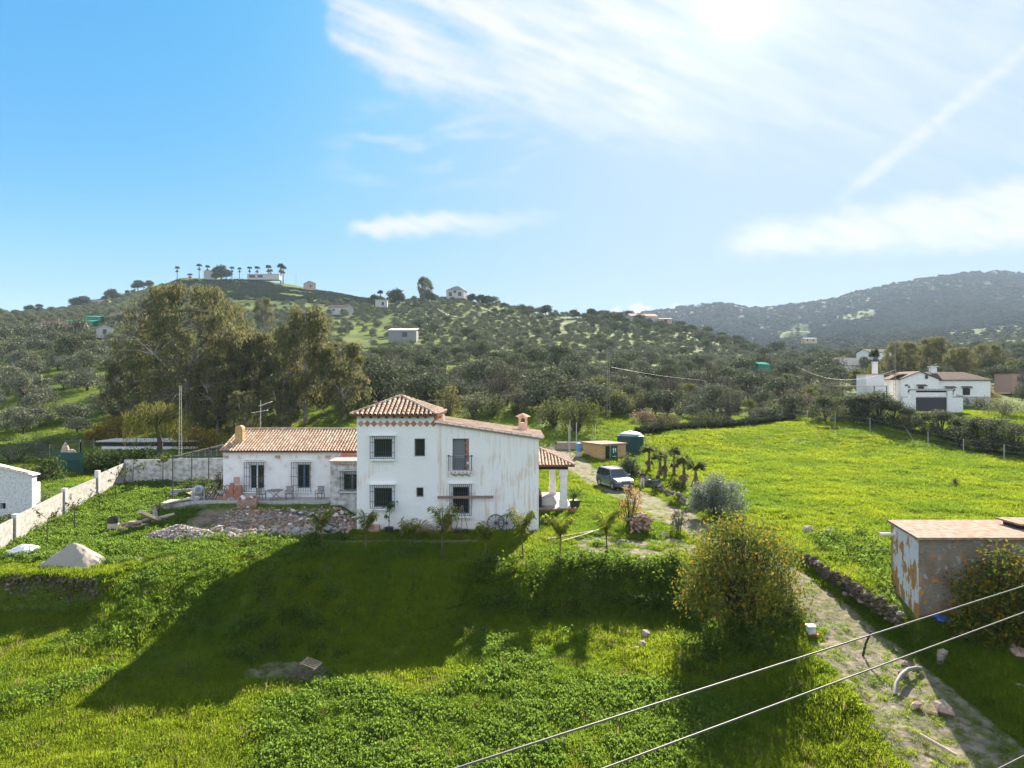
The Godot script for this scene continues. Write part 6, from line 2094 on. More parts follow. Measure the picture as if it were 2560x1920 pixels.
	for k in 9:
		m.col = jitter(Color(0.09, 0.14, 0.05), 0.15)
		m.rod(Vector3(rng.randf_range(-0.12, 0.12), 0.35, rng.randf_range(-0.12, 0.12)), Vector3(rng.randf_range(-0.22, 0.22), rng.randf_range(1.0, 1.5), rng.randf_range(-0.2, 0.2)), 0.055, 6, 0.03)
	part("stems", m.mesh(), M.leaf, t)
	var hp := MB.new()
	for q in [[[1505, 45.5], [1440, 44.4], [1370, 43.4]], [[1520, 47.0], [1490, 45.3], [1450, 44.0], [1405, 42.9]]]:
		var pts := PackedVector3Array(); var rd := PackedFloat32Array()
		for e in q:
			pts.append(G(e[0], e[1], 0.16)); rd.append(0.035)
		hp.tube(pts, rd, 5)
	solo("garden_hose", hp.mesh(false), M.cream, "pale hoses lying side by side on the grass right of the house", "hose")
	# rack in the shaded meadow
	t = thing("slatted_rack", "pale slatted wooden rack lying on a heap of dead twigs in the shade", "rack", G(778, 29.6, 0.55), 0.0)
	t.basis = Basis.from_euler(Vector3(0.15, -0.35, -0.22)).scaled(Vector3.ONE * 0.78)
	for k in 5:
		m = MB.new(); m.box(Vector3.ZERO, Vector3(1.0, 0.025, 0.07))
		part("slat", m.mesh(false), M.wood, t, Vector3(0, 0, -0.3 + k * 0.15))
	for x in [-0.42, 0.42]:
		m = MB.new(); m.box(Vector3.ZERO, Vector3(0.06, 0.05, 0.72))
		part("rail", m.mesh(false), M.wood_pale, t, Vector3(x, -0.04, 0))
	t = thing("twig_heap", "heap of dead brushwood under the slatted rack", "brushwood", G(768, 29.4))
	m = MB.new()
	for k in 240:
		var p := Vector3(rng.randf_range(-0.9, 0.9), rng.randf() * 0.35, rng.randf_range(-0.6, 0.6))
		m.col = jitter(Color(0.16, 0.135, 0.11), 0.3)
		var d := rdir(); d.y *= 0.35
		m.rod(p, p + d * 0.5, 0.008, 3, 0.003)
	part("twigs", m.mesh(), M.tile, t).set_meta("kind", "stuff")
	# pergola
	t = thing("pergola", "black metal pergola frame left of the low wing", "pergola", Vector3(-25.8, 0.4, -54.0))
	var q0 := Vector3(25.8, -0.4, 54.0)
	for k in 4:
		var d := 54.0 + k * 3.6
		m = MB.new(); m.bar(Vector3(-25.8 - k * 0.17, 0.3, -d), Vector3(-25.8 - k * 0.17, 3.98, -d), 0.07)
		part("post", m.mesh(false), M.dark_metal, t, q0)
		m = MB.new(); m.bar(Vector3(-25.8 - k * 0.17, 3.98, -d), Vector3(-22.1, 3.98, -d), 0.07)
		part("beam", m.mesh(false), M.dark_metal, t, q0)
	m = MB.new(); m.bar(Vector3(-25.8, 3.98, -54), Vector3(-26.3, 3.98, -64.8), 0.07)
	part("beam", m.mesh(false), M.dark_metal, t, q0)
	# garden wall
	t = thing("garden_wall", "pale concrete panel wall around the green garden on the left", "wall", Vector3(-30.6, -0.2, -43.7))
	var off := -t.position
	for sgm in [[-29.2, 38.0, -30.6, 43.7, -0.45, -0.25, 1.55, 5], [-30.6, 43.7, -32.5, 51.5, -0.25, 0.1, 1.62, 5]]:
		var n: int = sgm[7]
		for k in n:
			m = MB.new()
			var h: float = sgm[6] / n
			var a := Vector3(sgm[0], sgm[4] + (k + 0.5) * h, -sgm[1]); var b := Vector3(sgm[2], sgm[5] + (k + 0.5) * h, -sgm[3])
			m.bar(a, b, 0.09, h - 0.012)
			part("panel", m.mesh(false), M.wall_panel, t, off + Vector3(rng.randf_range(-0.008, 0.008), 0, 0))
	m = MB.new()
	for e in [[-32.5, 51.5, -33.6, 57.5, 0.0, 0.2, 1.72], [-33.6, 57.5, -34.9, 64.0, 0.25, 0.5, 1.9]]:
		m.bar(Vector3(e[0], e[4] + e[6] * 0.5, -e[1]), Vector3(e[2], e[5] + e[6] * 0.5, -e[3]), 0.12, e[6])
	part("plastered_panel", m.mesh(false), M.wall_panel, t, off)
	m = MB.new()
	m.bar(Vector3(-34.95, 1.5, -64.06), Vector3(-23.0, 1.62, -65.2), 0.14, 2.3)
	part("back_panel", m.mesh(false), M.cement, t, off)
	for e in [[-30.6, 43.7, -0.5, 1.7], [-32.5, 51.5, -0.2, 1.85], [-29.2, 38.0, -0.6, 1.6], [-33.6, 57.5, 0.0, 2.2]]:
		m = MB.new(); m.box(Vector3(e[0] + 0.04, e[2] + e[3] * 0.5 + 0.15, -e[1]), Vector3(0.32, e[3] + 0.3, 0.32))
		part("post", m.mesh(false), M.cement_pale, t, off)
	var avo := [Color(0.055, 0.10, 0.03), Color(0.085, 0.12, 0.035), Color(0.14, 0.12, 0.04)]
	for e in [[119, 42.4, 2.6, 8, "sapling nearest the camera with a thin brown stem by the garden wall"], [187, 46.8, 2.4, 4, "nearly bare sapling second along the garden wall"], [247, 51.0, 2.5, 2, "bare stemmed sapling third along the garden wall"], [290, 56.0, 3.2, 13, "leafy sapling fourth along the garden wall"], [333, 59.5, 3.2, 13, "leafy sapling by the corner of the garden wall"], [407, 63.5, 2.9, 22, "bushiest sapling against the grey back wall"]]:
		sapling(e[4], G(e[0], e[1]), e[2], e[3], 0.24, avo)


# ---------------------------------------------------------------- shed on the right and what lies round it
func build_shed() -> void:
	var o := thing("flat_roofed_shed", "rusty orange and white peeling shed with a flat concrete roof on the right", "shed", Vector3(21.5, -0.1, -31.5))
	var off := -o.position
	var m := MB.new()
	m.quad_uv(Vector3(17.75, -0.8, -33.25), Vector3(16.95, -1.2, -29.6), Vector3(16.95, 3.02, -29.6), Vector3(17.75, 3.02, -33.25), Vector2(0, 1), Vector2(0.3, 1), Vector2(0.3, 0), Vector2(0, 0))
	m.quad_uv(Vector3(16.95, -1.2, -29.6), Vector3(27.5, -1.6, -29.6), Vector3(27.5, 3.02, -29.6), Vector3(16.95, 3.02, -29.6), Vector2(0.3, 1), Vector2(1, 1), Vector2(1, 0), Vector2(0.3, 0))
	m.quad_uv(Vector3(27.5, -1.6, -33.25), Vector3(17.75, -0.8, -33.25), Vector3(17.75, 3.02, -33.25), Vector3(27.5, 3.02, -33.25), Vector2(1, 1), Vector2(0.3, 1), Vector2(0.3, 0), Vector2(1, 0))
	m.quad_uv(Vector3(27.5, -1.6, -29.6), Vector3(27.5, -0.8, -33.25), Vector3(27.5, 3.02, -33.25), Vector3(27.5, 3.02, -29.6), Vector2(0.7, 1), Vector2(1, 1), Vector2(1, 0), Vector2(0.7, 0))
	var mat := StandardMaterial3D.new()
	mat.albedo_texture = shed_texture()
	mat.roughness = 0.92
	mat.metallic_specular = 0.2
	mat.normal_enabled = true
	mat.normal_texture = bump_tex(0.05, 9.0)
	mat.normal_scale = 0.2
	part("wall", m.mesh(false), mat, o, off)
	m = MB.new()
	var a := Vector3(16.83, 3.02, -29.48); var b := Vector3(27.6, 3.02, -29.48); var c := Vector3(27.6, 3.02, -33.37); var d := Vector3(17.63, 3.02, -33.37)
	var up := Vector3(0, 0.1, 0)
	m.quad(a + up, b + up, c + up, d + up); m.quad(a, d, c, b); m.quad(a, b, b + up, a + up); m.quad(d, a, a + up, d + up); m.quad(b, c, c + up, b + up); m.quad(c, d, d + up, c + up)
	part("roof_slab", m.mesh(false), M.rust_roof, o, off)
	m = MB.new(); m.bx(22.2, 24.6, 3.3, 3.38, -32.6, -31.0)
	part("roof_hatch", m.mesh(false), M.rust_roof, o, off)
	m = MB.new(); m.bx(22.4, 24.4, 3.121, 3.3, -32.4, -31.2)
	part("hatch_curb", m.mesh(false), M.dark_wood, o, off)
	m = MB.new(); m.rod(Vector3(17.7, 2.6, -32.6), Vector3(16.95, 2.58, -32.7), 0.075, 10)
	part("drain_pipe", m.mesh(false), M.white_paint, o, off)
	# bush that leans on it
	var autumn := [Color(0.17, 0.15, 0.025), Color(0.11, 0.14, 0.03), Color(0.08, 0.12, 0.025), Color(0.22, 0.15, 0.02), Color(0.07, 0.10, 0.025)]
	place(shrub("b", Vector3(2.4, 4.5, 1.2), 70, 10000, 0.15, 0.075, autumn, M.leaf, 0.2, 0.5), "autumn_bush", "large bush with yellowing leaves growing against the flat roofed shed", "bush", Vector3(19.9, H(19.9, -28.2) - 0.1, -28.2))
	place(shrub("b", Vector3(3.0, 5.3, 2.8), 100, 18000, 0.16, 0.075, [Color(0.20, 0.20, 0.035), Color(0.16, 0.19, 0.04), Color(0.13, 0.17, 0.04), Color(0.32, 0.22, 0.025), Color(0.10, 0.14, 0.035), Color(0.12, 0.15, 0.035)], M.leaf, 0.5, 0.55, 0.03), "yellow_bush", "big yellow green bush between the terrace bank and the track", "bush", Vector3(10.9, H(10.9, -33.6) - 0.1, -33.6))
	m = MB.new()
	for k in 14: m.rock(Vector3(rng.randf_range(-0.35, 0.35), 0.1 + rng.randf() * 0.15, rng.randf_range(-0.2, 0.2)), Vector3(0.4, 0.25, 0.3), rng)
	solo("blue_plastic", m.mesh(false), M.blue_plastic, "crumpled blue plastic sheet at the foot of the shed wall", "plastic sheet", G(2360, 29.1))
	var t := thing("meter_box", "small white topped box with a red foot at the edge of the hollow", "box", G(2027, 30.5))
	m = MB.new(); m.box(Vector3(0, 0.2, 0), Vector3(0.3, 0.4, 0.3))
	part("body", m.mesh(false), M.cement, t)
	m = MB.new(); m.box(Vector3(0, 0.43, 0), Vector3(0.36, 0.05, 0.36))
	part("lid", m.mesh(false), M.white_paint, t)
	m = MB.new(); m.box(Vector3(0.16, 0.05, 0.1), Vector3(0.28, 0.1, 0.14), Basis(Vector3.UP, 0.5))
	part("red_foot", m.mesh(false), std(Color(0.55, 0.05, 0.04), 0.6), t)
	m = MB.new(); m.tube(PackedVector3Array([Vector3(0, -0.1, 0), Vector3(0.13, 0.5, 0), Vector3(0.33, 1.0, 0.05)]), PackedFloat32Array([0.05, 0.045, 0.045]), 7)
	solo("leaning_stake", m.mesh(false), M.dark_wood, "dark leaning stake beside the track", "stake", G(2156, 28.7))
	m = MB.new()
	var hp := PackedVector3Array(); var hr := PackedFloat32Array()
	for e in [[2238, 25.6, 0.05], [2240, 26.0, 0.25], [2252, 26.5, 0.3], [2270, 27.0, 0.26], [2290, 27.3, 0.2], [2303, 27.4, 0.12]]:
		hp.append(G(e[0], e[1], e[2])); hr.append(0.075)
	m.tube(hp, hr, 8)
	solo("curved_pipe", m.mesh(false), M.pipe_grey, "curved pale corrugated pipe lying at the shadow edge on the track", "pipe")
	m = MB.new()
	for k in 34:
		var p := G(2135 + rng.randf_range(-25, 60), 27.6 + rng.randf_range(-1.0, 1.0), rng.randf_range(0.05, 0.5))
		var q := p + rdir() * 0.5
		m.tube(PackedVector3Array([p, (p + q) * 0.5 + rdir() * 0.2, q]), PackedFloat32Array([0.006, 0.006, 0.006]), 3)
	solo("wire_netting", m.mesh(false), M.pole_grey, "tangle of old wire netting in the grass by the leaning stake", "netting")
	m = MB.new()
	m.rod(G(2300, 22.9, 0.25), G(2390, 21.9, 0.22), 0.05, 6); m.rod(G(2390, 20.7, 0.22), G(2440, 20.0, 0.2), 0.05, 6)
	solo("fallen_pole", m.mesh(false), M.wood_pale, "pale fallen pole half hidden in the weeds below the boulder", "pole")
	m = MB.new()
	m.box(Vector3(0, 0.3, 0), Vector3(0.3, 0.6, 0.25), Basis.from_euler(Vector3(0.1, 0.3, 0.12)))
	m.rock(Vector3(0.1, 0.05, 0.1), Vector3(0.4, 0.3, 0.35), rng)
	solo("broken_post", m.mesh(false), M.stone, "short broken concrete post in the shade of the shed", "post", G(2357, 27.6))
	# cables overhead
	for e in [[[3000, 1328], [2560, 1465], [1700, 1740], [1140, 1921], [700, 2062], [300, 2190], "upper of the power cables crossing the lower right corner"], [[3000, 1372], [2560, 1531], [1700, 1850], [1510, 1921], [1000, 2110], [500, 2300], "middle power cable crossing the lower right corner"], [[3000, 1660], [2560, 1889], [2490, 1925], [2100, 2130], [1500, 2440], [1000, 2700], "lowest power cable cutting the bottom right corner"]]:
		m = MB.new()
		var pts := PackedVector3Array(); var rd := PackedFloat32Array()
		for k in 6:
			var px: float = e[k][0]
			pts.append(P(px, e[k][1], 1.0 / (0.1 + (2560.0 - px) * 0.0000775))); rd.append(0.0085)
		pts.insert(0, pts[0] + (pts[0] - pts[1]) * 5.0); pts.append(pts[-1] + (pts[-1] - pts[-2]) * 4.0)
		rd.append(0.0085); rd.append(0.0085)
		m.tube(pts, rd, 8)
		solo("power_cable", m.mesh(false), M.cable, e[6], "cable")


func shed_texture() -> ImageTexture:   # peeled limewash over ochre render, lichen on the long side, darker towards its top
	var w := 768
	var h := 256
	var im := Image.create(w, h, false, Image.FORMAT_RGB8)
	var f := FastNoiseLite.new()
	f.seed = 91; f.frequency = 1.0; f.fractal_octaves = 5
	for j in h:
		for i in w:
			var u := (i + 0.5) / w
			var y := (1.0 - (j + 0.5) / h) * 4.2
			var x := u / 0.3 * 3.7 if u < 0.3 else 3.7 + (u - 0.3) / 0.7 * 10.5
			var n := f.get_noise_2d(x * 1.1, y * 0.7)
			var n2 := f.get_noise_2d(x * 3.4 + 40.0, y * 2.2)
			var n3 := f.get_noise_2d(x * 11.0, y * 9.0 + 20.0)
			var c: Color
			if u < 0.3:
				var white := ss(-0.08, 0.12, n + 0.45 * n2 + 0.28 * (y - 1.9) * 0.5 + 0.18 * n3)
				white *= ss(0.15, 0.6, x + 0.4 * n2)
				c = Color(0.42, 0.225, 0.06).lerp(Color(0.30, 0.19, 0.09), clampf(0.5 + n2, 0.0, 1.0)).lerp(Color(0.60, 0.61, 0.63), white * 0.95)
			else:
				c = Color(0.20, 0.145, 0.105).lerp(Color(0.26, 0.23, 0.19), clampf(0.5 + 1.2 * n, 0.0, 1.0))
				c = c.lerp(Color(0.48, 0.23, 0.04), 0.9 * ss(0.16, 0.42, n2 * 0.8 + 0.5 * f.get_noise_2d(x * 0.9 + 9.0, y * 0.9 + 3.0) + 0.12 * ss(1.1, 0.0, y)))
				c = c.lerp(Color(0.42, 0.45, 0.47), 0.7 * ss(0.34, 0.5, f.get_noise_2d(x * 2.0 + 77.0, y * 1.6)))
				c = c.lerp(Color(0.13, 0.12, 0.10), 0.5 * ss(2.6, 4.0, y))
			c = c * (1.0 + 0.25 * n3)
			im.set_pixel(i, j, c.linear_to_srgb())
	return ImageTexture.create_from_image(im)


# ---------------------------------------------------------------- other buildings
func cottage(called: String, label: String, at: Vector3, turn: float, w: float, dp: float, h: float, roof: String, rise: float, wall: Material, tiles: Material, openings: Array) -> Node3D:   # origin: middle of the foot; openings: [x, y, w, h] on the front, door when y is 0
	var o := thing(called, label, "house" if called.contains("house") or called.contains("villa") or called.contains("cottage") else "building", at, turn)
	var m := MB.new()
	var x := w * 0.5; var z := dp * 0.5
	m.bx(-x, x, -1.5, h, -z, z)
	if roof == "gable":   # ridge along x
		for s in [-1.0, 1.0]:
			var p0 := Vector3(s * x, h, z); var p1 := Vector3(s * x, h, -z); var p2 := Vector3(s * x, h + rise, 0)
			if s > 0.0: m.tri(p0, p1, p2)
			else: m.tri(p1, p0, p2)
	elif roof == "front":  # ridge along z, gable to the front
		m.tri(Vector3(-x, h, z), Vector3(x, h, z), Vector3(0, h + rise, z)); m.tri(Vector3(x, h, -z), Vector3(-x, h, -z), Vector3(0, h + rise, -z))
	part("wall", m.mesh(false), wall, o)
	m = MB.new()
	var e := 0.3; var t := Vector3(0, 0.14, 0)
	if roof == "flat":
		m.bx(-x - e, x + e, h, h + 0.25, -z - e, z + e)
	elif roof == "shed":
		slab(m, [Vector3(-x - e, h + 0.02, z + e), Vector3(x + e, h + 0.02, z + e), Vector3(x + e, h + rise, -z - e), Vector3(-x - e, h + rise, -z - e)], t)
	elif roof == "gable":
		slab(m, [Vector3(-x - e, h - 0.04, z + e), Vector3(x + e, h - 0.04, z + e), Vector3(x + e, h + rise, 0), Vector3(-x - e, h + rise, 0)], t)
		slab(m, [Vector3(x + e, h - 0.04, -z - e), Vector3(-x - e, h - 0.04, -z - e), Vector3(-x - e, h + rise, -0.01), Vector3(x + e, h + rise, -0.01)], t)
	elif roof == "front":
		slab(m, [Vector3(-x - e, h - 0.04, -z - e), Vector3(-x - e, h - 0.04, z + e), Vector3(0, h + rise, z + e), Vector3(0, h + rise, -z - e)], t)
		slab(m, [Vector3(x + e, h - 0.04, z + e), Vector3(x + e, h - 0.04, -z - e), Vector3(0.01, h + rise, -z - e), Vector3(0.01, h + rise, z + e)], t)
	elif roof == "hip":
		var r := maxf(0.2, x - z)
		var q := [Vector3(-x - e, h, z + e), Vector3(x + e, h, z + e), Vector3(x + e, h, -z - e), Vector3(-x - e, h, -z - e), Vector3(-r, h + rise, 0), Vector3(r, h + rise, 0)]
		m.quad(q[0], q[1], q[5], q[4]); m.tri(q[1], q[2], q[5]); m.quad(q[2], q[3], q[4], q[5]); m.tri(q[3], q[0], q[4]); m.quad(q[3], q[2], q[1], q[0])
	part("roof", m.mesh(false), tiles, o)
	for q in openings:
		m = MB.new()
		var a: float = q[0] - q[2] * 0.5; var b: float = q[0] + q[2] * 0.5
		m.bx(a - 0.08, a, q[1], q[1] + q[3], z + 0.002, z + 0.07); m.bx(b, b + 0.08, q[1], q[1] + q[3], z + 0.002, z + 0.07)
		m.bx(a - 0.08, b + 0.08, q[1] + q[3], q[1] + q[3] + 0.1, z + 0.002, z + 0.09); m.bx(a - 0.08, b + 0.08, q[1] - 0.08, q[1], z + 0.002, z + 0.1)
		var wn := part("window" if q[1] > 0.3 else "door", m.mesh(false), M.frame_dark, o)
		m = MB.new()
		m.bx(a, b, q[1], q[1] + q[3], z + 0.002, z + 0.03)
		part("pane", m.mesh(false), M.pane, wn)
	return o


func slab(m: MB, q: Array, t: Vector3) -> void:
	m.quad(q[0] + t, q[1] + t, q[2] + t, q[3] + t)
	m.quad(q[3], q[2], q[1], q[0])
	for k in 4:
		m.quad(q[k], q[(k + 1) % 4], q[(k + 1) % 4] + t, q[k] + t)


func build_far_houses() -> void:
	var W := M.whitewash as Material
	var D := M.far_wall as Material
	var RED := M.far_tile as Material
	# outbuilding at the left edge
	var o := thing("white_outbuilding", "rough white stone outbuilding with a sloping roof edge at the left picture edge", "building", Vector3(-36.8, -0.5, -50.0))
	var m := MB.new()
	wall_sheet(m, -3.5, 3.0, -0.6, 5.1, 3.54, 0.0, 0.5, [[0.75, 1.15, 1.2, 1.62]], -3.5, 3.4, -0.6, 5.0)
	m.bx(-3.5, 3.0, -0.6, 3.0, -0.9, -0.502)
	part("wall", m.mesh(false), M.rough_white, o)
	m = MB.new()
	slab(m, [Vector3(-3.6, 5.15, 0.12), Vector3(3.1, 3.54, 0.12), Vector3(3.1, 3.54, -0.75), Vector3(-3.6, 5.15, -0.75)], Vector3(0, 0.08, 0))
	var rf := part("roof", m.mesh(false), M.rough_white, o)
	for k in 16:
		m = MB.new(); m.col = jitter(tile_cols[k % 5], 0.1)
		m.box(Vector3.ZERO, Vector3(0.36, 0.05, 0.2), Basis(Vector3.BACK, -0.236))
		part("edge_tile", m.mesh(), M.tile, rf, Vector3(-3.4 + k * 0.4, 5.27 - (k * 0.4 + 0.2) * 0.2405, 0.02))
	m = MB.new(); m.bx(0.75, 1.15, 1.2, 1.62, -0.35, -0.3)
	part("window", m.mesh(false), M.pane, o)
	# long low building behind the garden wall
	o = thing("low_white_building", "long low white building with a flat pale roof behind the garden wall", "building", Vector3(-49.5, -0.4, -97.0))
	m = MB.new(); m.bx(-6.6, 6.6, -0.8, 1.35, -4, 0); m.bx(-6.4, 6.4, 1.35, 1.95, -3.9, -0.6)
	part("wall", m.mesh(false), W, o)
	m = MB.new(); m.bx(-7.1, 7.1, 2.0, 2.16, -4.6, 0.5)
	part("roof", m.mesh(false), M.metal_roof, o)
	m = MB.new(); m.bx(-5.0, -1.2, 0.2, 0.95, 0.002, 0.05)
	part("window", m.mesh(false), M.pane, o)
	m = MB.new(); m.bx(-6.5, 6.5, 1.36, 1.94, -0.595, -0.56)
	part("dark_band", m.mesh(false), M.dark_metal, o)
	# ochre pump shed and tank
	var g := G(1500, 84.0)
	o = thing("ochre_shed", "small ochre shed with a brownish flat roof and a green door", "shed", Vector3(10.9, g.y - 0.1, -84.5), 0.5)
	m = MB.new(); m.bx(-1.75, 1.75, -0.8, 1.72, -1.7, 2.0)
	part("wall", m.mesh(false), M.ochre, o)
	m = MB.new(); m.bx(-1.9, 1.9, 1.722, 1.84, -2.15, 2.15)
	part("roof", m.mesh(false), M.rust_roof, o)
	m = MB.new(); m.bx(-1.2, -0.62, 0.0, 1.6, 2.002, 2.03)
	part("doorway_shade_sheet", m.mesh(false), M.pane, o)  # dark sheet on the solid wall stands in for a shaded opening
	m = MB.new(); m.bx(-0.5, 0.5, 0.0, 1.6, 2.002, 2.06)
	var dd := part("door", m.mesh(false), M.green_paint, o)
	for k in 2:
		m = MB.new(); m.bx(-0.12 + k * 0.3, -0.02 + k * 0.3, 0.75 + k * 0.1, 1.3, 2.061, 2.066); m.bx(-0.22 + k * 0.3, -0.121 + k * 0.3, 1.15, 1.24, 2.061, 2.066)
		part("white_mark", m.mesh(false), M.white_paint, dd)
	m = MB.new(); m.bx(-0.2, 0.3, 0.32, 0.37, 2.061, 2.066)
	part("white_mark", m.mesh(false), M.white_paint, dd)
	m = MB.new(); m.bx(-0.6, -0.54, 0.0, 1.62, 2.002, 2.09)
	part("door_post", m.mesh(false), M.metal, o)
	m = MB.new(); m.lathe(Vector3(0.85, 1.0, 2.0), [[0.13, 0.0], [0.13, 0.05], [0.07, 0.05], [0.07, 0.0]], 12, Vector3.BACK); m.lathe(Vector3(-1.752, 1.0, 0.9), [[0.13, 0.0], [0.13, 0.05], [0.07, 0.05], [0.07, 0.0]], 12, Vector3.LEFT)
	part("round_vent", m.mesh(false), M.clay, o)
	g = G(1576, 88.0)
	o = thing("water_tank", "dark green round water tank with a pale domed lid behind the ochre shed", "water tank", g)
	m = MB.new(); m.lathe(Vector3.ZERO, [[1.62, -0.3], [1.62, 2.0], [1.66, 2.02], [1.66, 2.12], [1.6, 2.14]], 32)
	part("body", m.mesh(false), M.tank_green, o)
	m = MB.new(); m.lathe(Vector3.ZERO, [[1.6, 2.14], [1.3, 2.4], [0.8, 2.58], [0.3, 2.64], [0.3, 2.74], [0.0, 2.75]], 32)
	part("lid", m.mesh(false), M.tank_lid, o)
	m = MB.new(); m.tube(PackedVector3Array([Vector3(1.75, 2.2, 0.2), Vector3(1.95, 1.2, 0.4), Vector3(2.3, -0.1, 0.6)]), PackedFloat32Array([0.08, 0.08, 0.08]), 8)
	part("pipe", m.mesh(false), M.metal, o)
	o = thing("low_brick_wall", "low brownish wall running left from the ochre shed", "wall", G(1430, 90.0))
	for k in 9:
		m = MB.new(); m.box(Vector3.ZERO, Vector3(0.5, 0.9, 0.4))
		part("block", m.mesh(false), M.stone_red if k % 2 else M.stone, o, Vector3(-1.6 + k * 0.5, 0.4, rng.randf_range(-0.05, 0.05)))
	m = MB.new(); m.box(Vector3(0.5, 0.9, 0), Vector3(4.8, 0.08, 0.5))
	part("cap", m.mesh(false), M.concrete, o)
	o = thing("blue_barrel", "blue barrel behind the pole left of the ochre shed", "barrel", G(1447, 84.0))
	m = MB.new(); m.lathe(Vector3.ZERO, [[0.0, 0.0], [0.3, 0.0], [0.32, 0.5], [0.3, 1.0], [0.0, 1.0]], 14)
	part("barrel", m.mesh(false), std(Color(0.10, 0.24, 0.42), 0.5), o, Vector3(0, 0.6, 0))
	m = MB.new(); m.box(Vector3(0, 0.3, 0), Vector3(0.7, 0.6, 0.5))
	part("stand", m.mesh(false), M.concrete, o)
	# white villa
	g = G(2335, 138.0)
	o = cottage("white_villa", "white villa with a brown tiled roof and a chimney in the right background", g + Vector3(0, 0, 0), -0.12, 7.0, 9.0, 4.6, "front", 1.5, W, RED, [[0.2, 2.3, 0.9, 0.9], [1.2, 4.8, 0.4, 0.6]])
	o.position = P(2303, 1008, 138.0) + Vector3(0, 0, -4)
	m = MB.new(); m.bx(3.502, 13.2, -1.5, 4.4, -5.5, 3.6)
	part("right_wing", m.mesh(false), W, o)
	m = MB.new(); m.bx(-3.55, 3.5, -1.5, 1.3, 4.502, 4.56); m.bx(3.51, 13.25, -1.5, 1.3, 3.602, 3.66)
	part("grey_plinth", m.mesh(false), M.concrete, o)
	m = MB.new(); slab(m, [Vector3(3.2, 4.42, 3.95), Vector3(13.6, 4.42, 3.95), Vector3(10.5, 6.0, -1), Vector3(0.05, 6.0, -1)], Vector3(0, 0.14, 0)); slab(m, [Vector3(13.6, 4.42, 3.95), Vector3(13.6, 4.42, -5.9), Vector3(10.52, 6.0, -1.01), Vector3(10.52, 6.0, -1)], Vector3(0, 0.14, 0))
	part("wing_roof", m.mesh(false), RED, o)
	m = MB.new(); m.bx(4.1, 5.2, 5.4, 7.0, -1.2, -0.2); m.bx(3.9, 5.4, 7.15, 7.3, -1.4, 0.0); m.bx(4.2, 5.1, 7.0, 7.15, -1.1, -0.3)
	part("chimney", m.mesh(false), W, o)
	for q in [[5.2, 1.9], [8.2, 1.9]]:
		m = MB.new(); m.bx(q[0], q[0] + 1.3, q[1] - 0.3, q[1] + 1.0, 3.602, 3.66)
		var wn := part("window", m.mesh(false), M.pane, o)
		m = MB.new(); slab(m, [Vector3(q[0] - 0.3, q[1] + 1.1, 4.3), Vector3(q[0] + 1.6, q[1] + 1.1, 4.3), Vector3(q[0] + 1.6, q[1] + 1.35, 3.61), Vector3(q[0] - 0.3, q[1] + 1.35, 3.61)], Vector3(0, 0.06, 0))
		part("canopy", m.mesh(false), RED, wn)
	m = MB.new(); slab(m, [Vector3(-0.6, 3.35, 5.3), Vector3(1.1, 3.35, 5.3), Vector3(1.1, 3.6, 4.51), Vector3(-0.6, 3.6, 4.51)], Vector3(0, 0.06, 0))
	part("canopy", m.mesh(false), RED, o)
	m = MB.new(); m.lathe(Vector3(-2.0, 3.2, 4.5), [[0.2, 0.0], [0.24, 0.05], [0.1, 0.06]], 12, Vector3.BACK); m.box(Vector3(-2.5, 3.5, 4.6), Vector3(0.5, 0.25, 0.15), Basis(Vector3.BACK, 0.4))
	part("wall_ornament", m.mesh(false), M.dark_metal, o)
	o = thing("villa_annex", "white annex with a tall square chimney left of the villa", "building", P(2210, 1002, 140.0))
	m = MB.new(); m.bx(-3.5, 0.0, -1, 5.2, -4, 0); m.bx(0.001, 0.9, -1, 3.0, -4, 0)
	part("wall", m.mesh(false), W, o)
	m = MB.new(); m.bx(-1.4, -0.6, 5.22, 7.6, -2, -1.2); m.bx(-1.5, -0.5, 7.6, 7.75, -2.1, -1.1)
	part("chimney", m.mesh(false), W, o)
	m = MB.new(); m.bx(-3.7, 4.6, 5.202, 5.34, -4.2, 0.2)
	part("roof", m.mesh(false), M.clay_pale, o)
	o = thing("carport", "carport with a flat pale roof left of the white annex", "carport", P(2165, 1000, 136.0))
	m = MB.new(); m.bx(-5.5, 3.2, 2.6, 2.75, -3, 2)
	part("roof", m.mesh(false), M.clay_pale, o)
	for q in [[-5.3, 1.8], [3.0, 1.8], [-5.3, -2.8], [3.0, -2.8]]:
		m = MB.new(); m.bar(Vector3(q[0], -0.8, q[1]), Vector3(q[0], 2.6, q[1]), 0.12)
		part("post", m.mesh(false), M.dark_metal, o)
	o = thing("gate_wall", "white gateway wall with a tiled lintel and a dark gate before the villa", "gate", P(2330, 1020, 122.0))
	m = MB.new(); m.bx(-5.1, -2.9, -0.8, 1.75, -0.2, 0.2); m.bx(2.5, 5.2, -0.8, 1.75, -0.2, 0.2); m.bx(-3.9, -2.9, 1.752, 3.0, -0.25, 0.25); m.bx(2.5, 3.4, 1.752, 3.0, -0.25, 0.25)
	part("wall", m.mesh(false), W, o)
	m = MB.new(); m.bx(-2.88, 2.48, 3.0, 3.06, -0.2, 0.2); m.bx(-4.0, 3.6, 3.062, 3.3, -0.3, 0.3)
	part("lintel", m.mesh(false), W, o)
	for k in 26:
		m = MB.new(); m.col = jitter(Color(0.06, 0.04, 0.035), 0.2)
		add_tile(m, Transform3D(Basis.from_euler(Vector3(-0.7, 0, 0)), Vector3.ZERO), 0.16, 0.14, 0.9)
		part("lintel_tile", m.mesh(), M.tile, o, Vector3(-4.0 + k * 0.305, 3.2, 0.42))
	m = MB.new(); m.bx(-2.88, 2.48, -0.6, 1.8, -0.06, 0.0)
	part("gate_leaf", m.mesh(false), M.dark_metal, o)
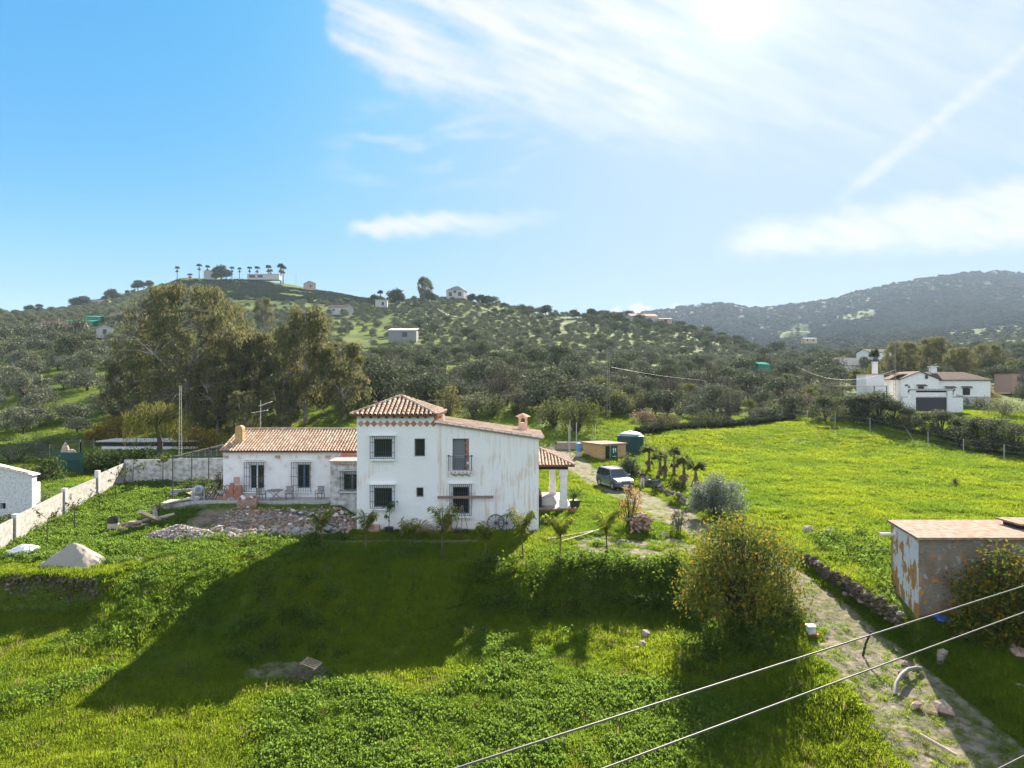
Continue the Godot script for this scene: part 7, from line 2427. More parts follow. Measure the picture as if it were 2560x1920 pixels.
	# further houses; places: picture column, height of the foot, distance
	for e in [
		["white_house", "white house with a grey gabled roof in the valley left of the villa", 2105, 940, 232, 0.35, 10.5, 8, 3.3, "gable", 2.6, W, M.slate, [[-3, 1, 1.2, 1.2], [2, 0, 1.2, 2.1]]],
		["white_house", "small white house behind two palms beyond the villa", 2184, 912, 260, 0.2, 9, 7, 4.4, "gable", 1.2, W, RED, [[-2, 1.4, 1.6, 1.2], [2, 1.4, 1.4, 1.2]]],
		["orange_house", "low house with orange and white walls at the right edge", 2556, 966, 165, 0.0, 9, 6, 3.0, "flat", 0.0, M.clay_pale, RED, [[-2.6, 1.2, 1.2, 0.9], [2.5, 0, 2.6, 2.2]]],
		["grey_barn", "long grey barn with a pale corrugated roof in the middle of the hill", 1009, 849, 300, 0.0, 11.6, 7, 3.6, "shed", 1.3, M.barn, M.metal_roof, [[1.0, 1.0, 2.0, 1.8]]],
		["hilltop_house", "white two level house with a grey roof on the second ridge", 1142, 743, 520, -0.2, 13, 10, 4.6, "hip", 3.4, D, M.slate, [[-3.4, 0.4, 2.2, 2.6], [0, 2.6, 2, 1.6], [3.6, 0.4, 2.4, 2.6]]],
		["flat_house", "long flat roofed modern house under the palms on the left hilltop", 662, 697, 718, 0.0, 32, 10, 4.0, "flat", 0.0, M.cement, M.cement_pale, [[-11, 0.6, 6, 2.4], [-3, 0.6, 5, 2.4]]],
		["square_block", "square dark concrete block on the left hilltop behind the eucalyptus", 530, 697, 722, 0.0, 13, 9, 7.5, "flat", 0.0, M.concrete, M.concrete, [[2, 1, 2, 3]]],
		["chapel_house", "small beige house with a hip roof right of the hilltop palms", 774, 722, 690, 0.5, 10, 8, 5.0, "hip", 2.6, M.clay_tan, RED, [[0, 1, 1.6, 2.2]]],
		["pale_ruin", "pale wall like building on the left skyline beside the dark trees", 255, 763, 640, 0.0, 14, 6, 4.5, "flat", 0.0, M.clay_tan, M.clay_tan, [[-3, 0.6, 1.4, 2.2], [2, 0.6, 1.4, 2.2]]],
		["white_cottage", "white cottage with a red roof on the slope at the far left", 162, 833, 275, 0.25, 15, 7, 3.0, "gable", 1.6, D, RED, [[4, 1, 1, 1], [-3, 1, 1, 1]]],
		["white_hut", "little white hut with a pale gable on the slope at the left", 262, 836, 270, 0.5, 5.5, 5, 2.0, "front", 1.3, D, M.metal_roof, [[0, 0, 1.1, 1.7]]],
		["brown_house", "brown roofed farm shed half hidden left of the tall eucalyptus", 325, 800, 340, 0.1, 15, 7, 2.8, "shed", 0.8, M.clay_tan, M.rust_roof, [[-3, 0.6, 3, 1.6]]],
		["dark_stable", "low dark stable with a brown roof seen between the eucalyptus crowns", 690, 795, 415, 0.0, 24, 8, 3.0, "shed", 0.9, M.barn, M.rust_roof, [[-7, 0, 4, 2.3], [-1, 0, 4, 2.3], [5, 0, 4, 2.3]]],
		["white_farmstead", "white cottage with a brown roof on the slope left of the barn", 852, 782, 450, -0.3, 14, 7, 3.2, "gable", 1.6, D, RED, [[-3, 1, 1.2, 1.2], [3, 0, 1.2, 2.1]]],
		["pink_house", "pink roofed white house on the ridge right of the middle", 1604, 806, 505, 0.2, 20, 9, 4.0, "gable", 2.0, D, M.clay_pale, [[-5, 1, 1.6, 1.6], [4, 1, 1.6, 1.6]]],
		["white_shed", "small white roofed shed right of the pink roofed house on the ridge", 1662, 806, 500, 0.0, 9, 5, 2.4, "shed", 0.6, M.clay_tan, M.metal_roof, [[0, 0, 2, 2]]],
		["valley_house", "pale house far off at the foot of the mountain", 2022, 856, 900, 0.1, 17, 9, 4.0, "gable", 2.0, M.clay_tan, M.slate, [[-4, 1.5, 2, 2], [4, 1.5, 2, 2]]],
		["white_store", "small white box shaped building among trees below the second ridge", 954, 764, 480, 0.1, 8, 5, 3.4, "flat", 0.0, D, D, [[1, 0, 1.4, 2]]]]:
		var at := G(e[2], e[4])
		var y: float = CAM_Y - (e[3] - 960.0) * e[4] / F
		at.y = y
		cottage(e[0], e[1], at, e[5], e[6], e[7], e[8], e[9], e[10], e[11], e[12], e[13])
	# green netting
	for e in [[205, 815, 300, 12.0, "green shade netting tent on the far left slope"], [236, 803, 330, 7.0, "smaller green netting tent behind the first one"], [1905, 926, 225, 4.0, "turquoise green netting enclosure in the valley"]]:
		m = MB.new()
		slab(m, [Vector3(-e[3] * 0.5, 2.0, 2), Vector3(e[3] * 0.5, 1.7, 2), Vector3(e[3] * 0.5, 2.6, -2), Vector3(-e[3] * 0.5, 2.6, -2)], Vector3(0, 0.08, 0))
		m.quad(Vector3(-e[3] * 0.5, -0.5, 2), Vector3(e[3] * 0.5, -0.5, 2), Vector3(e[3] * 0.5, 1.7, 2), Vector3(-e[3] * 0.5, 2.0, 2))
		m.quad(Vector3(e[3] * 0.5, -0.5, -2), Vector3(-e[3] * 0.5, -0.5, -2), Vector3(-e[3] * 0.5, 2.6, -2), Vector3(e[3] * 0.5, 2.6, -2))
		var at := G(e[0], e[2])
		at.y = maxf(at.y, CAM_Y - (e[1] - 960.0) * e[2] / F)
		solo("netting_tent", m.mesh(false), M.net_green, e[4], "netting", at)


# ---------------------------------------------------------------- poles, fences, wires
func pole(called: String, label: String, at: Vector3, h: float, w: float, mat: Material) -> void:   # a lattice pole: two rails and rungs
	var o := thing(called, label, "pole", at)
	for s in [-1.0, 1.0]:
		var m := MB.new(); m.bar(Vector3(s * w, -0.5, 0), Vector3(s * w * 0.55, h, 0), w * 0.24, w * 0.36)
		part("rail", m.mesh(false), mat, o)
	var n := int(h / 0.85)
	for k in n:
		var m := MB.new()
		var t := (k + 0.5) / n
		m.bar(Vector3(-w * lerpf(1.0, 0.55, t), h * t, 0), Vector3(w * lerpf(1.0, 0.55, t), h * t, 0), w * 0.35)
		part("rung", m.mesh(false), mat, o)


func wire(label: String, a: Vector3, b: Vector3, sag: float, r: float) -> void:
	var m := MB.new()
	var p := PackedVector3Array(); var q := PackedFloat32Array()
	for k in 17:
		var t := k / 16.0
		p.append(a.lerp(b, t) - Vector3(0, sag * 4.0 * t * (1.0 - t), 0)); q.append(r)
	m.tube(p, q, 5)
	solo("overhead_wire", m.mesh(false), M.cable_pale, label, "wire")


func fence(called: String, label: String, pts: Array, h: float, mat: Material, step := 2.6, r := 0.035, wires := 4, mesh_wire := false) -> void:   # [px, d] points on the ground
	var o := thing(called, label, "fence", G(pts[0][0], pts[0][1]))
	var off := -o.position
	var w := MB.new()
	var last := Vector3.INF
	for i in pts.size() - 1:
		var a := G(pts[i][0], pts[i][1]); var b := G(pts[i + 1][0], pts[i + 1][1])
		var n := maxi(1, int(round(a.distance_to(b) / step)))
		for k in n + (1 if i == pts.size() - 2 else 0):
			var p := a.lerp(b, float(k) / n)
			p.y = H(p.x, p.z)
			var m := MB.new(); m.rod(Vector3(0, -0.3, 0), Vector3(0, h, 0), r, 6)
			part("post", m.mesh(false), mat, o, p + off)
			if last != Vector3.INF:
				for q in wires:
					var y := h * (q + 0.9) / wires - 0.02
					w.rod(last + off + Vector3(0, y, 0), p + off + Vector3(0, y, 0), 0.004, 3)
				if mesh_wire:
					var c := int(last.distance_to(p) / 0.28)
					for q in c:
						var t0 := float(q) / c; var t1 := minf(1.0, t0 + h * 0.55 / last.distance_to(p))
						w.rod(last.lerp(p, t0) + off, last.lerp(p, t1) + off + Vector3(0, h, 0), 0.004, 3)
						w.rod(last.lerp(p, t1) + off, last.lerp(p, t0) + off + Vector3(0, h, 0), 0.004, 3)
			last = p
	part("wires", w.mesh(false), M.pole_grey, o).set_meta("kind", "stuff")


func build_poles() -> void:
	pole("concrete_pole", "pale concrete lattice pole left of the low wing", P(451, 1128, 76.0) + Vector3(0, -0.6, 0), 7.6, 0.15, M.pole_pale)
	pole("lattice_pylon", "grey lattice pylon behind the ochre shed and the water tank", G(1521, 117.0), 11.2, 0.24, M.pole_grey)
	for e in [[1090, 852, 330, 14.0, "tall pole standing right of the grey barn"], [1100, 850, 300, 8.5, "shorter pole right of the grey barn"], [1310, 907, 230, 7.5, "pole among the trees in the middle of the hill"], [1505, 985, 160, 6.5, "dark pole left of the lattice pylon"], [1252, 800, 430, 9.0, "pole beside the ridge above the dense grove"], [1928, 950, 230, 9.0, "pole above the hedge left of the white house"], [740, 716, 715, 12.0, "thin mast on the crest right of the hilltop palms"]]:
		var at := G(e[0], e[2])
		at.y = CAM_Y - (e[1] - 960.0) * e[2] / F
		var o := thing("utility_pole", e[4], "pole", at)
		var m := MB.new(); m.rod(Vector3(0, -6, 0), Vector3(0, e[3], 0), 0.16, 7, 0.1)
		part("mast", m.mesh(false), M.pole_grey, o)
		m = MB.new(); m.bar(Vector3(-0.8, e[3] - 0.4, 0), Vector3(0.8, e[3] - 0.4, 0), 0.12)
		part("crossarm", m.mesh(false), M.pole_grey, o)
	pole("lattice_pylon", "thin grey lattice pylon in front of the white villa", P(2237, 1015, 128.0), 12.0, 0.2, M.pole_grey)
	wire("sunlit sagging wire on the hill right of the tall pole", P(1092, 771, 330), P(1215, 772, 360), 4.2, 0.055)
	wire("short sunlit wire climbing to the ridge pole", P(1215, 772, 420), P(1310, 787, 430), 2.6, 0.055)
	wire("sunlit wire leaving the lattice pylon towards the valley", P(1528, 918, 117), P(1930, 945, 200), 1.5, 0.03)
	wire("sunlit wire running from the valley pole to the villa", P(1990, 915, 160), P(2237, 925, 128), 2.4, 0.03)
	wire("thin dark wire crossing behind the tower roof", P(1000, 1003, 100), P(1520, 935, 117), 1.2, 0.02)
	for e in [[1422, 88, 3.0, "left grey fence pole behind the porch"], [1425, 84, 4.3, "taller pale pole behind the porch"], [1441, 86, 3.8, "grey pole beside the blue barrel"], [1483, 92, 2.6, "left post of the pair behind the ochre shed"], [1489, 92, 2.6, "right post of the pair behind the ochre shed"]]:
		var m := MB.new(); m.rod(Vector3(0, -0.3, 0), Vector3(0, e[2], 0), 0.05, 6)
		solo("metal_pole", m.mesh(false), M.metal, e[3], "pole", G(e[0], e[1]))
	fence("field_fence", "tall post and wire fence along the olive hedge at the right field edge", [[1955, 121], [2018, 112], [2088, 106], [2175, 100], [2320, 91], [2510, 79.5], [2700, 70]], 2.05, M.metal, 7.4, 0.045, 3)
	var m := MB.new(); m.rod(Vector3(0, 1.6, 0), Vector3(1.0, 0, 0.2), 0.04, 6)
	solo("fence_brace", m.mesh(false), M.metal, "slanting brace against a post of the field fence", "brace", G(2266, 94.6))
	fence("track_fence", "low wire fence along the hedge beyond the field", [[1590, 104], [1690, 112], [1800, 117], [1955, 121]], 1.5, M.metal, 9.0, 0.035, 3)
	fence("left_fence", "wire mesh fence climbing past the beige sheet on the left", [[90, 92], [160, 88], [235, 95]], 1.9, M.metal, 3.0, 0.03, 3, true)
	fence("mesh_fence", "sunlit wire mesh fence on the bank between the lattice pole and the low wing", [[436, 72], [480, 80], [556, 92]], 1.7, M.metal, 2.6, 0.03, 3, true)
	# green enclosure
	var o := thing("green_gate", "dark green barred gate and screen behind the garden wall", "gate", G(172, 72.0))
	m = MB.new(); m.bx(-1.9, 1.3, 0.3, 2.3, -0.35, -0.3)
	part("screen", m.mesh(false), M.green_paint, o)
	for k in 15:
		m = MB.new(); m.bar(Vector3(-1.9 + k * 0.24, -0.6, 0), Vector3(-1.9 + k * 0.24, 1.6, 0), 0.045)
		part("bar", m.mesh(false), M.green_paint, o)
	m = MB.new(); m.bar(Vector3(-1.9, 1.6, 0), Vector3(1.5, 1.6, 0), 0.06); m.bar(Vector3(-1.9, -0.3, 0), Vector3(1.5, -0.3, 0), 0.06)
	part("rail", m.mesh(false), M.green_paint, o)
	o = thing("covered_heap", "beige sheet draped over a hump beside a dark metal frame", "sheet", G(172, 80.0, 0.9))
	m = MB.new(); m.lathe(Vector3(0.3, 0, 0), [[0.62, -0.9], [0.6, 0.3], [0.5, 0.85], [0.28, 1.15], [0.0, 1.25]], 14); m.lathe(Vector3(-0.45, 0, -0.1), [[0.55, -0.9], [0.5, 0.6], [0.35, 1.4], [0.12, 1.9], [0.0, 2.0]], 12)
	part("sheet", m.mesh(false), M.beige, o)
	m = MB.new()
	for q in [[-1.0, 0], [0.95, 0], [-1.0, 2.0], [0.95, 2.0]]: m.bar(Vector3(q[0], -0.9, -0.6), Vector3(q[0], 2.0, -0.6), 0.1)
	m.bar(Vector3(-1.0, 2.0, -0.6), Vector3(0.95, 2.1, -0.6), 0.22)
	part("frame", m.mesh(false), M.dark_metal, o)
	o = thing("antenna", "roof antenna with two slanting arms behind the low wing", "antenna", Vector3(-20.6, 5.8, -58.2))
	m = MB.new(); m.rod(Vector3(0, -0.4, 0), Vector3(0, 2.4, 0), 0.025, 5)
	part("mast", m.mesh(false), M.metal, o)
	for q in [[-0.1, 1.9, 0.9, 2.25], [-0.7, 1.35, 0.55, 1.55]]:
		m = MB.new(); m.rod(Vector3(q[0], q[1], 0), Vector3(q[2], q[3], 0), 0.018, 5)
		for k in 7:
			var c := Vector3(lerpf(q[0], q[2], k / 6.0), lerpf(q[1], q[3], k / 6.0), 0)
			m.rod(c - Vector3(0, 0, 0.2), c + Vector3(0, 0, 0.2), 0.01, 4)
		part("arm", m.mesh(false), M.metal, o)


# ---------------------------------------------------------------- nearer plants
func build_near_plants() -> void:
	var kp := [Color(0.26, 0.33, 0.045), Color(0.34, 0.36, 0.06), Color(0.18, 0.26, 0.04), Color(0.40, 0.37, 0.09)]
	var names := ["leftmost young palm in the row, thin and green, in front of the rubble", "second young palm from the left, before the tower corner", "third young palm from the left, small with a bare stem, in the house shadow", "fourth young palm, straw coloured on top, before the brown brick stack", "fifth young palm, low with a round bright crown before the cart wheels", "sixth young palm, the tallest, at the right corner of the house", "seventh young palm, in the worn yard right of the house corner", "last young palm on the right of the row with one drooping leaf"]
	var pxs := [807, 914, 1024, 1105, 1214, 1309, 1400, 1519]
	var ds := [41.8, 41.4, 41.2, 40.8, 40.4, 39.9, 39.8, 39.9]
	var hs := [2.5, 2.4, 2.0, 2.9, 1.9, 3.0, 2.5, 2.9]
	for k in 8:
		var p := feather_palm(hs[k] * 0.52, hs[k] * 0.55, 17 if k != 4 else 22, kp, 0.045, Vector3(rng.randf_range(-0.15, 0.15), 0, 0))
		place(p, "young_palm", names[k], "palm tree", G(pxs[k], ds[k]), rng.randf() * TAU, "row of young palms along the terrace edge")
	var fp := [Color(0.10, 0.13, 0.04), Color(0.14, 0.16, 0.05), Color(0.07, 0.10, 0.035)]
	var fn := ["leftmost stubby palm behind the stone wall", "second stubby palm, low with an upright green tuft", "third stubby palm, thick with a bare pointed top", "fourth stubby palm with hanging dead leaves", "fifth stubby palm, tall and thick behind the end of the wall", "rightmost stubby palm leaning over the stone wall"]
	var fx := [[1622, 72, 1.75, 6], [1650, 69.5, 1.3, 2], [1663, 67.5, 1.9, 6], [1685, 69.5, 1.85, 9], [1710, 61, 2.0, 5], [1741, 58.5, 1.85, 7]]
	for k in 6:
		var p := fan_palm(fx[k][2], 1.3, 9 if k != 2 else 4, int(fx[k][3] * 0.6), 0.14, fp, 0.03)
		place(p, "stubby_palm", fn[k], "palm tree", G(fx[k][0], fx[k][1]), rng.randf() * TAU, "row of stubby palms behind the stone wall")
	var grey := [Color(0.17, 0.20, 0.155), Color(0.13, 0.155, 0.11), Color(0.22, 0.25, 0.20)]
	place(shrub("s", Vector3(2.0, 3.1, 1.9), 46, 8500, 0.2, 0.06, grey, M.leaf, -0.4, 0.6, 0.02), "silver_shrub", "round silvery grey shrub beside the track right of the young palms", "shrub", G(1795, 50.2))
	place(shrub("s", Vector3(0.7, 2.0, 0.6), 16, 620, 0.2, 0.035, [Color(0.13, 0.13, 0.10), Color(0.10, 0.11, 0.07)], M.leaf_dull, -0.5, 0.7, 0.015), "grey_shrub", "thin grey feathery shrub between the tile heap and the silvery shrub", "shrub", G(1699, 45.5))
	place(shrub("s", Vector3(1.25, 2.5, 1.2), 30, 1700, 0.22, 0.08, [Color(0.10, 0.13, 0.07), Color(0.13, 0.15, 0.09), Color(0.06, 0.09, 0.04)], M.leaf, -0.2, 0.6), "green_shrub", "dense green grey shrub behind the parked car", "shrub", G(1577, 72.5))
	place(shrub("s", Vector3(1.25, 3.1, 0.9), 22, 620, 0.2, 0.09, [Color(0.34, 0.16, 0.08), Color(0.28, 0.22, 0.05), Color(0.24, 0.12, 0.07), Color(0.20, 0.20, 0.05)], M.leaf, 0.2, 0.75, 0.022), "rust_shrub", "open shrub with rusty orange and yellow leaves in front of the car", "shrub", G(1572, 47.5))
	place(shrub("s", Vector3(0.9, 1.0, 0.5), 18, 500, 0.14, 0.09, [Color(0.03, 0.05, 0.02), Color(0.045, 0.06, 0.025)], M.leaf_dull, 0.2, 0.6), "dark_shrub", "dark low shrub behind the seated person", "shrub", G(1690, 61.0))
	place(shrub("s", Vector3(0.45, 0.9, 0.4), 10, 220, 0.16, 0.08, [Color(0.16, 0.24, 0.05), Color(0.2, 0.26, 0.06)], M.leaf_soft, 0.3, 0.6), "bright_shrub", "small bright green shrub under the porch corner", "shrub", G(1366, 47.4))
	# willow
	var o := Node3D.new()
	var w := MB.new(); var l := MB.new()
	w.tube(PackedVector3Array([Vector3(0, -0.5, 0), Vector3(0.3, 2, 0), Vector3(-0.2, 4.2, 0)]), PackedFloat32Array([0.4, 0.32, 0.2]), 7)
	for k in 130:
		var a := rng.randf() * TAU
		var r := 4.0 * sqrt(rng.randf())
		var top := Vector3(cos(a) * r, 7.4 - 0.16 * r * r * 0.55 + rng.randf_range(-0.4, 0.3), sin(a) * r)
		w.rod(Vector3(-0.2, 4.2, 0).lerp(top, 0.0), top, 0.05, 4, 0.015)
		var len := rng.randf_range(2.0, 4.6)
		for i in 46:
			l.col = pick([Color(0.16, 0.17, 0.035), Color(0.12, 0.14, 0.03), Color(0.20, 0.18, 0.04)])
			var p := top + Vector3(rng.randf_range(-0.3, 0.3), -len * i / 46.0, rng.randf_range(-0.3, 0.3))
			l.leaf(p, (Vector3(0, -1, 0) + rdir() * 0.3).normalized(), rdir(), 0.38, 0.075)
	part("trunk", w.mesh(false), M.bark, o); part("crown", l.mesh(), M.leaf, o)
	place(o, "willow_tree", "weeping willow with yellow green hanging strands behind the lattice pole", "tree", G(395, 90.0))
	var aut := [Color(0.30, 0.19, 0.03), Color(0.22, 0.14, 0.03), Color(0.24, 0.22, 0.04), Color(0.14, 0.14, 0.03)]
	var dark := [Color(0.035, 0.06, 0.018), Color(0.05, 0.08, 0.022), Color(0.07, 0.10, 0.03), Color(0.10, 0.12, 0.04)]
	for e in [
		[262, 104, 3.0, 4.0, aut, 0.3, "autumn_shrub", "orange leaved vine thicket above the low white building"], [300, 103, 2.6, 4.6, aut, 0.3, "autumn_shrub", "yellow and orange thicket left of the willow"], [235, 103, 1.8, 3.0, aut, 0.3, "autumn_shrub", "small orange bush at the left end of the low white building"], [490, 98, 3.2, 3.6, aut, 0.3, "autumn_shrub", "orange bush right of the willow"], [535, 96, 2.6, 3.2, aut, 0.3, "autumn_shrub", "yellow orange bush behind the low wing chimney"],
		[250, 74, 2.4, 3.1, dark, 0.26, "citrus_shrub", "dark glossy citrus shrub left of the low white building"], [300, 75, 2.8, 3.4, dark, 0.26, "citrus_shrub", "large dark citrus shrub in front of the low white building"], [350, 76, 2.4, 3.2, dark, 0.26, "citrus_shrub", "dark citrus shrub under the willow"], [405, 71, 1.5, 2.7, dark, 0.22, "citrus_shrub", "lighter leafy shrub behind the back garden wall"], [120, 66, 1.7, 2.9, dark, 0.3, "fig_shrub", "round dark leafed fig beside the white outbuilding"], [78, 64, 1.5, 2.2, dark, 0.28, "fig_shrub", "leafy bush over the roof corner of the white outbuilding"], [112, 52, 0.9, 2.2, [Color(0.14, 0.18, 0.06), Color(0.10, 0.14, 0.05)], 0.2, "garden_shrub", "pale leafy climber at the corner of the white outbuilding"], [45, 46, 1.4, 1.5, [Color(0.12, 0.15, 0.06), Color(0.16, 0.18, 0.09)], 0.15, "garden_shrub", "loose shrub along the foot of the white outbuilding"], [12, 44, 0.8, 1.2, [Color(0.2, 0.23, 0.15)], 0.15, "garden_shrub", "pale grey shrub at the left picture edge behind the wall"], [35, 86, 4.4, 3.4, [Color(0.12, 0.14, 0.08), Color(0.16, 0.17, 0.11)], 0.2, "olive_shrub", "wide grey olive bush at the left edge behind the outbuilding"], [120, 96, 3.0, 2.8, [Color(0.08, 0.11, 0.05), Color(0.12, 0.13, 0.07)], 0.2, "olive_shrub", "green grey bush behind the left mesh fence"],
		[505, 58.5, 1.0, 1.5, [Color(0.13, 0.17, 0.04), Color(0.07, 0.11, 0.03)], 0.14, "rose_bush", "tall yellow green rose bush under the pergola"], [545, 56.5, 0.8, 2.4, [Color(0.06, 0.10, 0.03), Color(0.10, 0.14, 0.04), Color(0.4, 0.25, 0.24)], 0.12, "rose_bush", "rose bush with pale flowers against the house corner"], [470, 60, 1.1, 1.0, [Color(0.12, 0.16, 0.04)], 0.14, "rose_bush", "low leafy bush at the left foot of the pergola"], [395, 50, 0.8, 0.9, [Color(0.15, 0.16, 0.10)], 0.1, "garden_shrub", "grey tufted plant in the green garden above the logs"],
		[1440, 101, 4.2, 5.6, [Color(0.06, 0.085, 0.03), Color(0.09, 0.115, 0.035), Color(0.13, 0.15, 0.04)], 0.26, "broad_tree", "broad green tree behind the red roof and chimney"], [1385, 104, 3.0, 4.4, [Color(0.10, 0.12, 0.05), Color(0.15, 0.16, 0.06)], 0.26, "broad_tree", "pale green tree right behind the chimney"], [1545, 122, 3.0, 5.0, [Color(0.13, 0.145, 0.05), Color(0.17, 0.17, 0.06)], 0.26, "broad_tree", "yellow green tree behind the water tank"], [1485, 124, 3.2, 5.4, [Color(0.13, 0.135, 0.055), Color(0.10, 0.11, 0.05)], 0.26, "broad_tree", "olive green tree left of the lattice pylon"], [1600, 126, 3.4, 4.4, [Color(0.11, 0.13, 0.05), Color(0.08, 0.1, 0.04)], 0.26, "broad_tree", "green tree right of the lattice pylon"], [1185, 108, 3.2, 4.8, [Color(0.12, 0.13, 0.07), Color(0.17, 0.18, 0.10)], 0.26, "broad_tree", "pale grey green tree behind the lean to roof"], [1120, 107, 2.4, 6.2, [Color(0.17, 0.16, 0.05), Color(0.13, 0.13, 0.05)], 0.24, "broad_tree", "yellowish tree behind the right end of the tower roof"], [1235, 110, 2.6, 4.2, [Color(0.14, 0.16, 0.06), Color(0.11, 0.13, 0.05)], 0.24, "broad_tree", "green tree behind the middle of the lean to roof"], [1290, 112, 3.0, 5.6, [Color(0.12, 0.11, 0.08), Color(0.10, 0.10, 0.06)], 0.2, "broad_tree", "greyish tree behind the right chimney"],
		[1650, 112, 4.6, 2.3, [Color(0.10, 0.08, 0.05), Color(0.06, 0.065, 0.03), Color(0.16, 0.11, 0.06)], 0.2, "dry_thicket", "brown thicket with pale reeds right of the water tank"], [1610, 114, 2.2, 2.6, [Color(0.30, 0.24, 0.17), Color(0.16, 0.12, 0.07)], 0.22, "dry_thicket", "pale dry reed clump behind the water tank"], [1760, 112, 2.8, 3.0, [Color(0.05, 0.06, 0.03), Color(0.08, 0.08, 0.05)], 0.2, "dark_thicket", "dark domed bush at the end of the field hedge"], [1808, 116, 1.8, 2.0, [Color(0.06, 0.07, 0.035), Color(0.09, 0.09, 0.06)], 0.2, "dark_thicket", "smaller dark bush right of the domed one"], [1932, 122, 1.9, 3.8, [Color(0.16, 0.18, 0.09), Color(0.12, 0.14, 0.07)], 0.22, "broad_tree", "pale slim tree beside the road at the field corner"], [1995, 133, 4.2, 5.0, [Color(0.05, 0.07, 0.03), Color(0.07, 0.08, 0.04), Color(0.24, 0.13, 0.16)], 0.22, "flowering_hedge", "dark hedge with pinkish flowers left of the carport"], [2090, 131, 5.2, 4.4, [Color(0.07, 0.09, 0.03), Color(0.05, 0.065, 0.025)], 0.24, "garden_hedge", "big green garden tree in front of the carport"], [2160, 127, 4.6, 2.2, [Color(0.05, 0.06, 0.03), Color(0.08, 0.09, 0.04)], 0.2, "garden_hedge", "low clipped hedge before the white annex"], [2010, 127, 6.5, 2.0, [Color(0.05, 0.065, 0.03), Color(0.07, 0.08, 0.035)], 0.2, "garden_hedge", "dark hedge under the flowering one"], [2460, 128, 2.6, 3.0, [Color(0.06, 0.07, 0.035), Color(0.09, 0.1, 0.05)], 0.2, "garden_hedge", "dark round bush right of the gateway"], [2510, 118, 4.5, 3.2, [Color(0.16, 0.17, 0.11), Color(0.12, 0.13, 0.08)], 0.2, "garden_hedge", "grey green bush row at the right edge above the hedge"], [2400, 133, 1.8, 2.6, [Color(0.12, 0.15, 0.06), Color(0.16, 0.19, 0.09)], 0.22, "garden_hedge", "pale leafy bush before the villa windows"], [2448, 142, 4.0, 4.0, [Color(0.2, 0.11, 0.04), Color(0.14, 0.1, 0.04)], 0.25, "autumn_shrub", "reddish autumn tree right of the villa"], [2405, 170, 4.6, 5.0, [Color(0.24, 0.12, 0.04), Color(0.16, 0.11, 0.04)], 0.3, "autumn_shrub", "rusty autumn trees behind the villa roof"]]:
		var ws := Vector3(e[2], e[3], e[2] * 0.85)
		var tree: bool = String(e[6]).contains("tree")
		place(shrub("s", ws, int(10 + 6 * e[2]), int(300 * e[2] * sqrt(e[3])), e[5] * 1.15, e[5] * 0.5, e[4], M.leaf, 0.2, 0.5, 0.03 if not tree else 0.06), e[6], e[7], "tree" if tree else "shrub", G(e[0], e[1]), rng.randf() * TAU)
	# the olive hedge behind the field fence: one tree after another
	var hedge_cols := [Color(0.10, 0.115, 0.065), Color(0.07, 0.085, 0.045), Color(0.13, 0.145, 0.09), Color(0.05, 0.065, 0.03)]
	var hv: Array = []
	for k in 3: hv.append(round_tree("h", 2.5, 4.9, -0.5, 5200, 0.24, 0.09, hedge_cols, M.bark, 14))
	var hp := [[2062, 115.0], [2130, 111.5], [2163, 110.0], [2197, 107.5], [2232, 105.0], [2270, 102.5], [2310, 99.5], [2352, 97.0], [2395, 94.0], [2440, 91.0], [2488, 88.0], [2540, 85.0], [2595, 82.0]]
	for k in hp.size():
		var word: String = ["leftmost single olive of the hedge with bare ground beside it", "first tree of the closed olive hedge from the left", "second tree of the closed olive hedge", "third tree of the closed olive hedge", "fourth tree of the closed olive hedge, left of the gateway", "olive hedge tree below the left gate pillar", "olive hedge tree below the dark gate", "olive hedge tree below the right gate pillar", "olive hedge tree right of the gateway", "silvery olive hedge tree, fourth from the right edge", "olive hedge tree third from the right edge", "olive hedge tree second from the right edge", "last olive hedge tree cut by the right picture edge"][k]
		var s := rng.randf_range(0.85, 1.15) * (0.85 if k == 0 else (0.78 if k > 3 and k < 9 else 1.0))
		again(hv[k % 3], "hedge_olive", word, "tree", G(hp[k][0], hp[k][1]), rng.randf() * TAU, "olive trees of the hedge along the field fence", Vector3(s * 1.35, s, s * 1.3))
	for p in hv: p.free()
	# agave hedge along the far side of the field
	var ag := MB.new()
	for k in 26:
		var a := rng.randf() * TAU
		ag.col = jitter(Color(0.085, 0.10, 0.06), 0.25)
		var d := Vector3(cos(a), rng.randf_range(0.5, 2.2), sin(a)).normalized()
		ag.leaf(Vector3(0, 0, 0), d, Vector3.UP, 1.25, 0.24)
	var xf: Array = []; var cs := PackedColorArray()
	for i in 330:
		var t := rng.randf()
		var px := lerpf(1595, 1985, t)
		var d := lerpf(100.0, 119.5, pow(t, 0.85)) + rng.randf_range(-0.7, 1.6)
		xf.append(Transform3D(Basis(Vector3.UP, rng.randf() * TAU).scaled(Vector3.ONE * rng.randf_range(0.5, 1.1)), G(px, d)))
		cs.append(jitter(Color(1, 1, 1), 0.2))
	scatter("agave_hedge", ag.mesh(), M.leaf_dull, xf, cs, "spiky grey green agave hedge along the far edge of the field", "hedge")
	place(shrub("s", Vector3(2.6, 0.5, 1.0), 22, 700, 0.25, 0.06, [Color(0.16, 0.12, 0.08), Color(0.10, 0.09, 0.05)], M.leaf_dull, 0.0, 0.7), "brown_weed_patch", "patch of brown dead weeds in the bright field", "weeds", G(2078, 104.0))
	place(shrub("s", Vector3(0.5, 0.6, 0.5), 10, 200, 0.16, 0.04, [Color(0.16, 0.15, 0.10)], M.leaf_dull, -0.4, 0.7), "grey_tuft", "single grey tuft standing in the bright field above the shed", "weeds", G(2387, 63.0))
